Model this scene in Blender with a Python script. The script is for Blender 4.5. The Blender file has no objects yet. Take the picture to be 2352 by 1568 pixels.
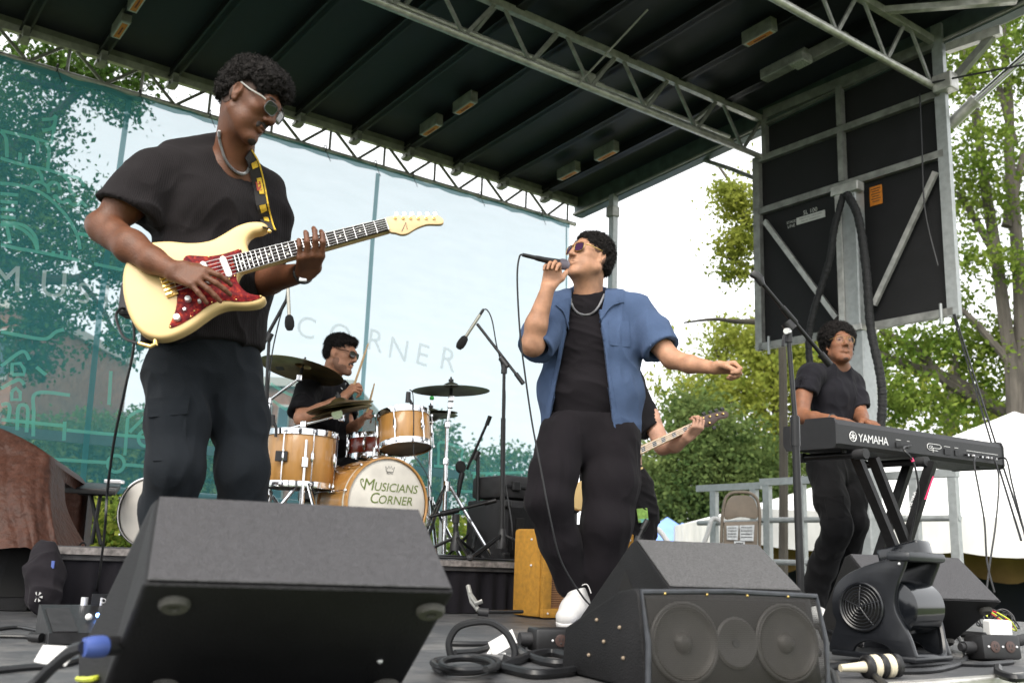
import bpy, bmesh, math, random
import numpy as np
from mathutils import Vector, Matrix
random.seed(7); rng = np.random.default_rng(7)
SC = bpy.context.scene; COL = SC.collection
# ---------------------------------------------------------------- camera
FPX = 2288.0; PIT = math.radians(12.4); ROL = math.radians(2.1); TH = math.radians(53.5); EYE = .29
Fv = np.array([0, math.cos(PIT), math.sin(PIT)]); U0 = np.array([0, -math.sin(PIT), math.cos(PIT)])
Rv = math.cos(ROL)*np.array([1., 0, 0]) + math.sin(ROL)*U0
Uv = -math.sin(ROL)*np.array([1., 0, 0]) + math.cos(ROL)*U0
CAM = np.array([0, 0, EYE])
cd = bpy.data.cameras.new('camera'); cam = bpy.data.objects.new('camera', cd); COL.objects.link(cam)
cd.lens = 35.0; cd.sensor_width = 36.0; cd.clip_start = .05; cd.clip_end = 900
cam.matrix_world = Matrix(((Rv[0], Uv[0], -Fv[0], CAM[0]), (Rv[1], Uv[1], -Fv[1], CAM[1]), (Rv[2], Uv[2], -Fv[2], CAM[2]), (0, 0, 0, 1)))
cd.dof.use_dof = True; cd.dof.focus_distance = 4.3; cd.dof.aperture_fstop = 4.0
SC.camera = cam
# ---------------------------------------------------------------- sky, sun, exposure
SUN_EL, SUN_AZ = math.radians(48), math.radians(205)      # azimuth clockwise from +Y: behind the camera, a little to its left
W = bpy.data.worlds.new('World'); SC.world = W; W.use_nodes = True
nt = W.node_tree; nt.nodes.clear()
sky = nt.nodes.new('ShaderNodeTexSky'); sky.sky_type = 'NISHITA'; sky.sun_disc = False
sky.sun_elevation = SUN_EL; sky.sun_rotation = SUN_AZ; sky.air_density = 1.0; sky.dust_density = 2.0; sky.ozone_density = 1.0
hs = nt.nodes.new('ShaderNodeHueSaturation'); hs.inputs['Saturation'].default_value = .12
bg = nt.nodes.new('ShaderNodeBackground'); bg.inputs['Strength'].default_value = .15
wo = nt.nodes.new('ShaderNodeOutputWorld')
nt.links.new(sky.outputs[0], hs.inputs['Color']); mxs = nt.nodes.new('ShaderNodeMixRGB'); mxs.inputs[0].default_value = .72; mxs.inputs[2].default_value = (3.25, 3.28, 3.32, 1)      # an even overcast veil over the whole sky
nt.links.new(hs.outputs[0], mxs.inputs[1]); nt.links.new(mxs.outputs[0], bg.inputs[0]); nt.links.new(bg.outputs[0], wo.inputs[0])
sd = bpy.data.lights.new('sun', 'SUN'); sun = bpy.data.objects.new('sun', sd); COL.objects.link(sun)
sd.energy = 1.15; sd.angle = math.radians(40); sd.color = (1, .93, .82)
sdir = Vector((math.sin(SUN_AZ)*math.cos(SUN_EL), math.cos(SUN_AZ)*math.cos(SUN_EL), math.sin(SUN_EL)))
sun.rotation_euler = sdir.to_track_quat('Z', 'Y').to_euler(); sun.location = (-4, -6, 12)
SC.view_settings.view_transform = 'Standard'; SC.view_settings.look = 'None'
SC.view_settings.exposure = 1.9; SC.view_settings.gamma = 1.0; SC.view_settings.use_curve_mapping = False
SC.render.engine = 'CYCLES'; SC.cycles.use_denoising = True; SC.cycles.max_bounces = 8; SC.cycles.transparent_max_bounces = 16
SC.cycles.sample_clamp_indirect = 6.0; SC.cycles.caustics_reflective = False; SC.cycles.caustics_refractive = False

# ---------------------------------------------------------------- placing
AX = np.array([math.sin(TH), math.cos(TH), 0]); BX = np.array([-math.cos(TH), math.sin(TH), 0]); ZX = np.array([0, 0, 1.])
def ray(px, py): return Fv + (px-1176)/FPX*Rv + (784-py)/FPX*Uv
def A(px, py, Y): d = ray(px, py); return CAM + d*(Y/d[1])
def onz(px, py, z): d = ray(px, py); return CAM + d*((z-EYE)/d[2])
def onb(px, py, B): d = ray(px, py); return CAM + d*(B/(d@BX))
def ona(px, py, a): d = ray(px, py); return CAM + d*(a/(d@AX))
def S(a, b, z): return AX*a + BX*b + ZX*z            # stage coordinates: along the width, depth, height
def un(v): v = np.asarray(v, float); return v/max(1e-9, np.linalg.norm(v))
def V3(*v): return np.array(v, float)

# ---------------------------------------------------------------- objects
def tag(o, label=None, cat=None, group=None, kind=None):
    for k, v in (('label', label), ('category', cat), ('group', group), ('kind', kind)):
        if v: o[k] = v
    return o
def thing(name, label, cat, loc, group=None):
    o = bpy.data.objects.new(name, None); COL.objects.link(o); o.location = tuple(map(float, loc)); o.empty_display_size = .1
    return tag(o, label, cat, group)
def origin(o):
    L = np.zeros(3)
    while o is not None: L = L + np.array(o.location); o = o.parent
    return L
def mesh(name, verts, faces, mat, parent=None, smooth=False, at=None):
    v = np.asarray(verts, dtype=np.float64).reshape(-1, 3)
    off = origin(parent) if parent is not None else np.zeros(3)
    loc = np.zeros(3)
    if at is not None: loc = np.asarray(at, float) - off
    me = bpy.data.meshes.new(name)
    vv = v - off - loc
    if isinstance(faces, np.ndarray):
        n, k = faces.shape
        me.vertices.add(len(vv)); me.vertices.foreach_set('co', vv.astype(np.float32).ravel())
        me.loops.add(n*k); me.loops.foreach_set('vertex_index', faces.astype(np.int32).ravel())
        me.polygons.add(n); me.polygons.foreach_set('loop_start', np.arange(0, n*k, k, dtype=np.int32))
        me.update(calc_edges=True)
    else:
        me.from_pydata(vv.tolist(), [], [tuple(map(int, f)) for f in faces])
    if smooth: me.polygons.foreach_set('use_smooth', np.ones(len(me.polygons), bool))
    if mat is not None:
        me.materials.append(mat)
    o = bpy.data.objects.new(name, me); COL.objects.link(o); o.location = tuple(loc)
    if parent is not None: o.parent = parent
    return o
def frame(d, up=(0, 0, 1)):
    d = un(d); up = np.asarray(up, float)
    if abs(d @ un(up)) > .98: up = V3(1, 0, 0) if abs(d[0]) < .9 else V3(0, 1, 0)
    x = un(np.cross(d, up)); y = np.cross(x, d); return x, y, d
def spline(P, n=8, closed=False):
    P = [np.asarray(p, float) for p in P]; N = len(P); out = []
    for i in range(N if closed else N-1):
        if closed: p0, p1, p2, p3 = P[i-1], P[i], P[(i+1) % N], P[(i+2) % N]
        else: p0, p1, p2, p3 = P[max(i-1, 0)], P[i], P[i+1], P[min(i+2, N-1)]
        for k in range(n):
            t = k/n; out.append(.5*((2*p1)+(-p0+p2)*t+(2*p0-5*p1+4*p2-p3)*t*t+(-p0+3*p1-3*p2+p3)*t**3))
    if not closed: out.append(P[-1])
    return out
class MB:
    def __init__(s): s.v = []; s.f = []; s.n = 0
    def add(s, v, f):
        v = np.asarray(v, float).reshape(-1, 3); s.v.append(v); s.f += [tuple(int(i)+s.n for i in q) for q in f]; s.n += len(v); return s
    def box(s, c, size, ax=None, bev=0):
        ax = np.eye(3) if ax is None else np.array([un(q) for q in ax]); h = np.asarray(size, float)/2
        c = np.asarray(c, float)
        if bev <= 0:
            co = np.array([[i, j, k] for i in (-1, 1) for j in (-1, 1) for k in (-1, 1)])*h
            return s.add(c + co @ ax, [(0, 1, 3, 2), (4, 6, 7, 5), (0, 4, 5, 1), (2, 3, 7, 6), (0, 2, 6, 4), (1, 5, 7, 3)])
        bm = bmesh.new(); bmesh.ops.create_cube(bm, size=1)
        for v in bm.verts: v.co = Vector((v.co.x*2*h[0], v.co.y*2*h[1], v.co.z*2*h[2]))
        bmesh.ops.bevel(bm, geom=list(bm.edges), offset=bev, segments=2, profile=.5, affect='EDGES')
        bm.verts.index_update(); co = np.array([v.co[:] for v in bm.verts]); fs = [[v.index for v in q.verts] for q in bm.faces]; bm.free()
        return s.add(c + co @ ax, fs)
    def bar(s, p, q, w, h=None, up=(0, 0, 1)):           # rectangular bar between two points
        p = np.asarray(p, float); q = np.asarray(q, float); x, y, d = frame(q-p, up)
        return s.box((p+q)/2, (w, h or w, np.linalg.norm(q-p)), (x, y, d))
    def tube(s, P, r, n=8, caps=True, closed=False):
        P = [np.asarray(p, float) for p in P]; N = len(P); R = r if hasattr(r, '__len__') else [r]*N
        vs = []; x = None
        for i, p in enumerate(P):
            if closed: d = P[(i+1) % N]-P[i-1]
            else: d = P[min(i+1, N-1)]-P[max(i-1, 0)]
            d = un(d)
            if x is None: x = frame(d)[0]
            x = un(x-d*(x@d)); y = np.cross(d, x)
            for k in range(n):
                t = 2*math.pi*k/n; vs.append(p+R[i]*(math.cos(t)*x+math.sin(t)*y))
        fs = []
        for i in range(N if closed else N-1):
            j = (i+1) % N
            for k in range(n): fs.append((i*n+k, i*n+(k+1) % n, j*n+(k+1) % n, j*n+k))
        if caps and not closed: fs += [tuple(range(n-1, -1, -1)), tuple((N-1)*n+k for k in range(n))]
        return s.add(vs, fs)
    def cyl(s, p, q, r, r2=None, n=16): return s.tube([p, q], [r, r if r2 is None else r2], n)
    def lathe(s, c, axis, prof, n=32, caps=False):         # prof: (radius, height along axis)
        x, y, d = frame(axis); c = np.asarray(c, float); vs = []
        for r, h in prof:
            for k in range(n):
                t = 2*math.pi*k/n; vs.append(c+d*h+r*(math.cos(t)*x+math.sin(t)*y))
        fs = [(i*n+k, i*n+(k+1) % n, (i+1)*n+(k+1) % n, (i+1)*n+k) for i in range(len(prof)-1) for k in range(n)]
        if caps: fs += [tuple(range(n-1, -1, -1)), tuple((len(prof)-1)*n+k for k in range(n))]
        return s.add(vs, fs)
    def torus(s, c, axis, R, r, n=32, m=8):
        x, y, d = frame(axis); c = np.asarray(c, float)
        return s.tube([c+R*(math.cos(2*math.pi*k/n)*x+math.sin(2*math.pi*k/n)*y) for k in range(n)], r, m, closed=True)
    def ball(s, c, r, n=10, m=7, sc=(1, 1, 1)):
        c = np.asarray(c, float); vs = []
        for i in range(1, m):
            ph = math.pi*i/m
            for k in range(n): t = 2*math.pi*k/n; vs.append(c+r*np.array([math.sin(ph)*math.cos(t)*sc[0], math.sin(ph)*math.sin(t)*sc[1], math.cos(ph)*sc[2]]))
        vs += [c+V3(0, 0, r*sc[2]), c-V3(0, 0, r*sc[2])]; T = (m-1)*n; fs = []
        for i in range(m-2):
            for k in range(n): fs.append((i*n+k, (i+1)*n+k, (i+1)*n+(k+1) % n, i*n+(k+1) % n))
        for k in range(n): fs += [(T, k, (k+1) % n), (T+1, (m-2)*n+(k+1) % n, (m-2)*n+k)]
        return s.add(vs, fs)
    def prism(s, pts, ext, bev=0):                         # closed outline (3-D points) pushed along ext
        P = np.asarray(pts, float); n = len(P); e = np.asarray(ext, float)
        vs = list(P)+list(P+e)
        return s.add(vs, [tuple(range(n-1, -1, -1)), tuple(range(n, 2*n))]+[(k, (k+1) % n, n+(k+1) % n, n+k) for k in range(n)])
    def slab(s, pts, nrm, t, bev=.004, steps=3):           # outline with rounded front and back edges; nrm points to the front
        P = np.asarray(pts, float); n = len(P); nrm = un(nrm); c = P.mean(0)
        T = np.roll(P, -1, 0)-np.roll(P, 1, 0); inn = np.cross(nrm, T); inn /= np.linalg.norm(inn, axis=1)[:, None]+1e-9
        area = .5*sum(np.cross(P[i]-c, P[(i+1) % n]-c) @ nrm for i in range(n))
        if area < 0: inn = -inn
        rings = []
        for k in range(steps+1):
            t0 = math.pi/2*k/steps; rings.append(P+inn*bev*(1-math.sin(t0))-nrm*bev*(1-math.cos(t0)))
        for k in range(steps+1):
            t0 = math.pi/2*k/steps; rings.append(P+inn*bev*(1-math.cos(t0))-nrm*(t-bev+bev*math.sin(t0)))
        vs = np.concatenate(rings); m = len(rings)
        fs = [(i*n+k, i*n+(k+1) % n, (i+1)*n+(k+1) % n, (i+1)*n+k) for i in range(m-1) for k in range(n)]
        x, y, _ = frame(nrm)
        from mathutils.geometry import tessellate_polygon
        for base in (0, (m-1)*n):
            tri = tessellate_polygon([[Vector(((vs[base+k]-c)@x, (vs[base+k]-c)@y, 0)) for k in range(n)]])
            fs += [tuple(base+i for i in q) for q in tri]
        return s.add(vs, fs)
    def build(s, name, mat, parent=None, smooth=False, at=None):
        v = np.concatenate(s.v)
        o = mesh(name, v, s.f, mat, parent, False, at)
        bm = bmesh.new(); bm.from_mesh(o.data); bmesh.ops.recalc_face_normals(bm, faces=bm.faces)
        if smooth:
            for f in bm.faces: f.smooth = True
            for e in bm.edges:
                if len(e.link_faces) == 2 and e.calc_face_angle(0) > .7: e.smooth = False
        bm.to_mesh(o.data); bm.free()
        return o
def copy_to(o, parent=None, delta=None):
    c = o.copy(); COL.objects.link(c); c.parent = parent if parent is not None else o.parent
    if delta is not None: c.location = tuple(np.array(c.location)+np.asarray(delta))
    return c
def text(s, o, xd, yd, size, mat, name, parent, shear=0, align='CENTER', lift=0.0, spacing=1.0):
    cu = bpy.data.curves.new(name, 'FONT'); cu.body = s; cu.size = size; cu.align_x = align; cu.shear = shear; cu.resolution_u = 3; cu.space_character = spacing
    ob = bpy.data.objects.new(name+'_t', cu); me = bpy.data.meshes.new_from_object(ob)
    v = np.array([q.co[:] for q in me.vertices]).reshape(-1, 3); fs = [list(q.vertices) for q in me.polygons]
    bpy.data.objects.remove(ob); bpy.data.curves.remove(cu); bpy.data.meshes.remove(me)
    xd = un(xd); yd = un(yd); nn = np.cross(xd, yd)
    return mesh(name, np.asarray(o)+v[:, :1]*xd+v[:, 1:2]*yd+nn*lift, fs, mat, parent)

# ---------------------------------------------------------------- materials
def M(name, col, rough=.55, metal=0., ns=0., na=.25, bump=0., bs=60., spec=.5, coat=0., trans=0., sss=0., col2=None, stretch=None, alpha=None, nd=4):
    m = bpy.data.materials.new(name); m.use_nodes = True; t = m.node_tree; p = t.nodes['Principled BSDF']
    c = tuple(col)+(1,); p.inputs['Base Color'].default_value = c; p.inputs['Roughness'].default_value = rough; p.inputs['Metallic'].default_value = metal
    p.inputs['Specular IOR Level'].default_value = spec
    if coat: p.inputs['Coat Weight'].default_value = coat; p.inputs['Coat Roughness'].default_value = .12
    if trans: p.inputs['Transmission Weight'].default_value = trans
    if sss:
        p.inputs['Subsurface Weight'].default_value = sss; p.inputs['Subsurface Radius'].default_value = (.012, .005, .003); p.inputs['Subsurface Scale'].default_value = 1
    tc = t.nodes.new('ShaderNodeTexCoord'); src = tc.outputs['Object']
    if stretch:
        mp = t.nodes.new('ShaderNodeMapping'); mp.inputs['Scale'].default_value = stretch; t.links.new(src, mp.inputs[0]); src = mp.outputs[0]
    if ns:
        n = t.nodes.new('ShaderNodeTexNoise'); n.inputs['Scale'].default_value = ns; n.inputs['Detail'].default_value = nd; t.links.new(src, n.inputs['Vector'])
        r = t.nodes.new('ShaderNodeValToRGB'); r.color_ramp.elements[0].position = .3; r.color_ramp.elements[1].position = .72
        a = np.array(col)*(1-na); b = np.array(col)*(1+na) if col2 is None else np.array(col2)
        r.color_ramp.elements[0].color = tuple(a)+(1,); r.color_ramp.elements[1].color = tuple(np.minimum(b, 1))+(1,)
        t.links.new(n.outputs['Fac'], r.inputs[0]); t.links.new(r.outputs[0], p.inputs['Base Color'])
        rr = t.nodes.new('ShaderNodeMapRange'); rr.inputs['To Min'].default_value = max(.03, rough-.1); rr.inputs['To Max'].default_value = min(1, rough+.1)
        t.links.new(n.outputs['Fac'], rr.inputs[0]); t.links.new(rr.outputs[0], p.inputs['Roughness'])
    if bump:
        n2 = t.nodes.new('ShaderNodeTexNoise'); n2.inputs['Scale'].default_value = bs; n2.inputs['Detail'].default_value = 3; t.links.new(src, n2.inputs['Vector'])
        b2 = t.nodes.new('ShaderNodeBump'); b2.inputs['Strength'].default_value = bump; b2.inputs['Distance'].default_value = .01
        t.links.new(n2.outputs['Fac'], b2.inputs['Height']); t.links.new(b2.outputs[0], p.inputs['Normal'])
    return m
def nd(m, kind, **kw):
    n = m.node_tree.nodes.new(kind)
    for k, v in kw.items():
        if hasattr(n, k): setattr(n, k, v)
        else: n.inputs[k.replace('_', ' ')].default_value = v
    return n
def lk(m, a, b): m.node_tree.links.new(a, b)
def fabric(name, col, weave=900., amt=.35, rough=.85, rib=None, dist=.003):
    m = M(name, col, rough, ns=9, na=.12, spec=.25); p = m.node_tree.nodes['Principled BSDF']
    p.inputs['Sheen Weight'].default_value = .03; p.inputs['Specular IOR Level'].default_value = .12
    tc = nd(m, 'ShaderNodeTexCoord'); w = nd(m, 'ShaderNodeTexNoise', Scale=weave/6, Detail=3.0); lk(m, tc.outputs['Object'], w.inputs['Vector'])
    h = w.outputs['Fac']
    if rib:
        wv = nd(m, 'ShaderNodeTexWave', Scale=rib, Distortion=2.2, Detail=2.0); wv.wave_type = 'BANDS'; wv.bands_direction = 'X'
        wv.inputs['Detail Scale'].default_value = 1.5
        lk(m, tc.outputs['Object'], wv.inputs['Vector']); ad = nd(m, 'ShaderNodeMath', operation='ADD'); lk(m, h, ad.inputs[0]); lk(m, wv.outputs['Fac'], ad.inputs[1]); h = ad.outputs[0]
    b = nd(m, 'ShaderNodeBump', Strength=amt, Distance=dist); lk(m, h, b.inputs['Height']); lk(m, b.outputs[0], p.inputs['Normal'])
    return m
K = {}
K['black_plastic'] = M('black_plastic', (.011, .011, .012), .42, ns=30, na=.3)
K['black_metal'] = M('black_metal', (.012, .012, .013), .38, .3, ns=40, na=.3)
K['rubber'] = M('rubber', (.022, .022, .024), .6, ns=25, na=.3)
K['chrome'] = M('chrome', (.75, .76, .78), .12, 1., ns=20, na=.1)
K['alu'] = M('alu', (.54, .53, .50), .42, .55, ns=14, na=.25, bump=.15, bs=90)
K['alu_dull'] = M('alu_dull', (.33, .33, .31), .5, .45, ns=11, na=.3, bump=.15, bs=80)
K['galv'] = M('galv', (.40, .42, .42), .5, .5, ns=22, na=.13, bump=.1, bs=50)
K['white'] = M('white', (.75, .75, .74), .6, ns=12, na=.08)
K['gold'] = M('gold', (.85, .6, .22), .22, 1.)
K['silver'] = M('silver', (.8, .8, .82), .3, .55)
K['cable'] = M('cable', (.010, .0105, .012), .45, ns=15, na=.3)
K['wedge'] = M('wedge_paint', (.010, .010, .011), .6, ns=6, na=.3, bump=.35, bs=260, spec=.25)
K['wedge_top'] = M('wedge_texture', (.044, .043, .047), .6, ns=90, na=.2, bump=.45, bs=240)
K['wedge_edge'] = M('wedge_edge', (.03, .033, .04), .45, ns=30, na=.4)
K['orange'] = M('orange_sticker', (.75, .25, .03), .5, ns=60, na=.2)
K['print_dark'] = M('print_dark', (.03, .03, .03), .6)
K['sticker_white'] = M('sticker_white', (.6, .6, .57), .6)
# ================================================================ setting
GZ = -1.15
gm = M('grass', (.07, .10, .03), .9, ns=1.3, na=.45, bump=.6, bs=30)
g = MB(); g.add([(-400, -80, GZ), (400, -80, GZ), (400, 600, GZ), (-400, 600, GZ)], [(0, 1, 2, 3)])
tag(g.build('ground', gm), kind='structure')
# ---- stage deck
dm = M('deck_paint', (.045, .047, .052), .46, ns=5, na=.35, bump=.25, bs=40, stretch=(1, 6, 1))
_t = dm.node_tree
tc_ = nd(dm, 'ShaderNodeTexCoord'); n_ = nd(dm, 'ShaderNodeTexNoise', Scale=2.2, Detail=8.0, Roughness=.75); lk(dm, tc_.outputs['Object'], n_.inputs['Vector'])
r_ = nd(dm, 'ShaderNodeValToRGB'); r_.color_ramp.elements[0].position = .46; r_.color_ramp.elements[1].position = .7
r_.color_ramp.elements[0].color = (.058, .060, .065, 1); r_.color_ramp.elements[1].color = (.17, .165, .16, 1)
lk(dm, n_.outputs['Fac'], r_.inputs[0]); lk(dm, r_.outputs[0], dm.node_tree.nodes['Principled BSDF'].inputs['Base Color'])
FRONT = 1.66; A0, A1, B1 = -4.2, 7.25, 8.6
deck = MB().box(S((A0+A1)/2, (FRONT+B1)/2, -.12), (A1-A0, B1-FRONT, .2), (AX, BX, ZX)).build('stage_deck', M('deck_core', (.02, .02, .02), .7))
tag(deck, kind='structure')
pan = None
for i in range(5):
    for j in range(6):
        c = S(A0+1.145+i*2.29, FRONT+.03+.575+j*1.153, -.0102)
        if pan is None: pan = MB().box(c, (2.284, 1.147, .02), (AX, BX, ZX), bev=.002).build('deck_panel', dm, deck, at=c); c0 = c
        else: copy_to(pan, deck, c-c0)
MB().box(S((A0+A1)/2, FRONT-.004, -.03), (A1-A0, .05, .062), (AX, BX, ZX), bev=.006).build('front_trim', K['alu'], deck)
MB().box(S((A0+A1)/2, FRONT+.06, -.68), (A1-A0, .02, .93), (AX, BX, ZX)).build('skirt', M('stage_skirt', (.01, .01, .012), .9), deck)
# ---- drum riser
RZ = .285; RB = 4.62
ra0 = onb(105, 1265, RB) @ AX; ra1 = onb(1216, 1290, RB) @ AX
ris = thing('drum_riser', 'low platform with a pleated black skirt carrying the drum kit', 'platform', S((ra0+ra1)/2, RB+1.3, 0))
MB().box(S((ra0+ra1)/2, RB+1.3, RZ-.03), (ra1-ra0, 2.6, .06), (AX, BX, ZX), bev=.004).build('platform_top', M('riser_carpet', (.07, .068, .07), .9, ns=12, na=.4, bump=.5, bs=200), ris)
vs = []; fs = []; nn_ = 520
for i in range(nn_+1):
    t = i/nn_; a_ = ra0+(ra1-ra0)*t; w = .012*math.sin(a_*62+1.3*math.sin(a_*9))+.008*math.sin(a_*31)
    for k, z in enumerate((RZ-.055, RZ-.09, .12, .004)): vs.append(S(a_, RB+.012+w*(0.15, .35, 1, 1.3)[k], z))
for i in range(nn_):
    for k in range(3): fs.append((i*4+k, i*4+4+k, i*4+5+k, i*4+1+k))
sk = fabric('skirt_cloth', (.012, .011, .014), 500)
mesh('skirt', vs, fs, sk, ris, True)
MB().box(S(ra1-.004, RB+1.3, .11), (.012, 2.58, .215), (AX, BX, ZX)).build('side_skirt', sk, ris)
MB().box(S((ra0+ra1)/2, RB-.004, RZ-.02), (ra1-ra0, .014, .03), (AX, BX, ZX)).build('edge_strip', M('riser_edge', (.22, .2, .19), .8, ns=40, na=.5), ris)

# ---- roof
def zroof(b): return 4.30+.055*(8.3-b)
def onroof(px, py, dz=0):
    d = ray(px, py); k = d[2]+.055*(d @ BX); return CAM+d*((4.30+.055*8.3+dz-EYE)/k)
RFB, RBK, JS = 3.2, 8.3, .597
roof = thing('stage_roof', 'dark folding stage roof of long panels with ribs underneath', 'roof', S(4, 6, 4.3))
rp = M('roof_panel', (.0095, .0125, .0165), .6, ns=1.5, na=.5, bump=.12, bs=15)
rj = M('roof_rib', (.004, .0055, .007), .5, ns=6, na=.3)
a_first = onb(56, 68, 8.3) @ AX
jp = None; pp = None
aj = [a_first+JS*(i-7) for i in range(17)]
sl = un(S(0, RFB, zroof(RFB))-S(0, RBK, zroof(RBK)))
nrm = np.cross(AX, sl); nrm = nrm if nrm[2] > 0 else -nrm
L = np.linalg.norm(S(0, RFB, zroof(RFB))-S(0, RBK, zroof(RBK)))
for i, a_ in enumerate(aj):
    if a_ > 6.9: continue
    mid = S(a_, (RFB+RBK)/2, (zroof(RFB)+zroof(RBK))/2)
    if jp is None:
        j0 = mid
        jp = MB().box(mid+nrm*.05, (.05, L, .10), (AX, sl, nrm)).box(mid+nrm*.006, (.085, L-.01, .012), (AX, sl, nrm)).build('rib', rj, roof, at=mid)
        pp = MB().box(mid+AX*JS/2+nrm*.115, (JS-.008, L, .026), (AX, sl, nrm)).build('roof_panel', rp, roof, at=mid)
        # a little metal bracket under the rear end
        bk = MB().box(mid-sl*(L/2-.05)-nrm*.02, (.05, .16, .14), (AX, sl, nrm), bev=.004).box(mid-sl*(L/2-.02)-nrm*.07, (.085, .09, .03), (AX, sl, nrm)).build('bracket', K['alu_dull'], roof, at=mid)
    else:
        copy_to(jp, roof, mid-j0); copy_to(pp, roof, mid-j0); copy_to(bk, roof, mid-j0)
# rear fascia, side beam
MB().box(S(1.55, 8.33, 4.385), (11.2, .06, .17), (AX, BX, ZX), bev=.006).build('rear_beam', K['alu_dull'], roof)
b0 = S(7.06, 8.36, 4.30); b1 = S(7.06, 3.1, zroof(3.1)+.02)
MB().bar(b0, b1, .10, .24).build('side_beam', M('beam_green', (.10, .13, .13), .5, .3, ns=8, na=.3), roof)
MB().bar(b0-ZX*.1-AX*.0, b1-ZX*.1, .16, .02).build('side_beam_flange', K['alu_dull'], roof)
MB().bar(S(-4, 3.16, zroof(3.16)), S(7.06, 3.16, zroof(3.16)), .16, .08).build('front_beam', K['alu_dull'], roof)
for px, py in ((277, 68), (316, 6), (990, 298), (1068, 247), (1306, 402), (1393, 357), (1745, 86), (1395, -30)):
    c = onroof(px, py, -.06)
    br = MB().box(c+nrm*.05, (.075, .30, .11), (AX, sl, nrm), bev=.004).build('label_bracket', K['alu_dull'], roof)
    MB().box(c-nrm*.0075, (.062, .27, .003), (AX, sl, nrm)).build('white_label', K['sticker_white'], br)
    MB().box(c-nrm*.0105, (.044, .235, .003), (AX, sl, nrm)).build('orange_label', K['orange'], br)
    MB().box(c-nrm*.0128, (.012, .12, .0012), (AX, sl, nrm)).build('label_print', M('label_print', (.25, .05, .02), .6), br)
# truss with zigzag web
def truss(name, label, b, zl, zu, a0, a1, bay, off, rl=.027, db=0.0, verticals=False, wm=.018):
    t = thing(name, label, 'truss', S((a0+a1)/2, b, zl), 'roof trusses')
    MB().cyl(S(a0, b, zl), S(a1, b, zl), rl, n=12).build('lower_chord', K['alu'], t, True)
    MB().bar(S(a0, b+db, zu), S(a1, b+db, zu), .05, .06).build('upper_chord', K['alu'], t)
    n = int((a1-a0)/bay); cache = {}
    for i in range(-1, n+1):
        m = a0+off+i*bay
        for nm, x0, x1 in (('l', m-bay*.42, m-.01), ('r', m+bay*.42, m+.01)):
            if min(x0, x1) < a0 or max(x0, x1) > a1: continue
            if nm not in cache:
                cache[nm] = (MB().bar(S(x0, b+db, zu-.02), S(x1, b, zl+.015), wm*1.6, wm, up=BX).build('web_bar', K['alu_dull'], t, at=S(m, b, zl)), m)
            else: copy_to(cache[nm][0], t, S(m-cache[nm][1], 0, 0))
        if verticals and a0 < m-bay*.5 < a1:
            if 'v' not in cache: cache['v'] = (MB().bar(S(m-bay*.5, b+db, zu), S(m-bay*.5, b, zl), wm, wm*1.4).build('web_post', K['alu_dull'], t, at=S(m, b, zl)), m)
            else: copy_to(cache['v'][0], t, S(m-cache['v'][1], 0, 0))
    return t
zrl = onb(1330, 518, 8.3)[2]
tr = truss('roof_truss', 'rear roof truss with slim zigzag bars that the printed scrim hangs from', 8.3, zrl, 4.31, -1.5, 6.98, .597, .3, .024, 0, True, .016)
tm = truss('roof_truss', 'middle roof truss that crosses the stage to the far corner of the black wing panel', 5.64, 4.05, 4.43, -1.5, 7.02, .62, .17)
MB().cyl(S(0, 5.86, 4.20), S(5.2, 5.86, 4.255), .026, n=12).cyl(S(5.2, 5.86, 4.255), S(6.8, 5.86, 4.27), .018, n=10).build('telescopic_tube', K['alu'], tm, True)
MB().bar(S(-1.5, 6.0, 4.30), S(7.0, 6.0, 4.30), .05, .07).build('rear_chord', K['alu'], tm)
ci = None
for i in range(12):
    p = S(.2+i*.62, 5.64, 4.43)
    if p @ AX > 6.9: break
    if ci is None: ci = MB().bar(p, S(.2, 6.0, 4.31), .03, .03).build('cross_bar', K['alu_dull'], tm, at=p); cp = p
    else: copy_to(ci, tm, p-cp)
MB().box(S(5.0, 5.86, 4.245), (.16, .10, .12), (AX, BX, ZX), bev=.01).build('clamp', K['alu'], tm)
MB().cyl(onroof(1488, 22, -.05), S(4.72, 5.62, 4.02), .008, n=8).build('hanger_rod', K['alu_dull'], tm)
tf = truss('roof_truss', 'front roof truss ending at the near edge of the black wing panel', 3.9, 4.09, 4.50, -1.5, 7.02, .62, .38, .03)
MB().bar(S(6.3, 3.9, 4.50), S(6.95, 3.2, 4.52), .05, .05).build('corner_strut', K['alu'], tf)
MB().bar(S(5.2, 3.9, 4.50), S(6.2, 3.2, 4.52), .05, .05).build('corner_strut', K['alu'], tf)
# work light under the roof
wl = thing('work_light', 'square flood light on a metal bracket under the dark roof', 'light', onroof(1815, 150, -.05))
c = onroof(1805, 150, -.10); MB().box(c, (.10, .46, .09), (AX, sl, nrm), bev=.006).build('housing', K['alu_dull'], wl)
c2 = onroof(1838, 138, -.16); MB().box(c2, (.13, .15, .07), (AX, sl, nrm), bev=.008).build('lamp_head', K['alu_dull'], wl)
MB().box(c2-nrm*.038, (.11, .13, .008), (AX, sl, nrm)).build('lens', M('lens', (.5, .5, .48), .2, ns=120, na=.5), wl)
c3 = onroof(1895, 112, -.10); MB().box(c3, (.06, .42, .10), (AX, sl, nrm), bev=.005).build('bracket', K['alu_dull'], wl)

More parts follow.
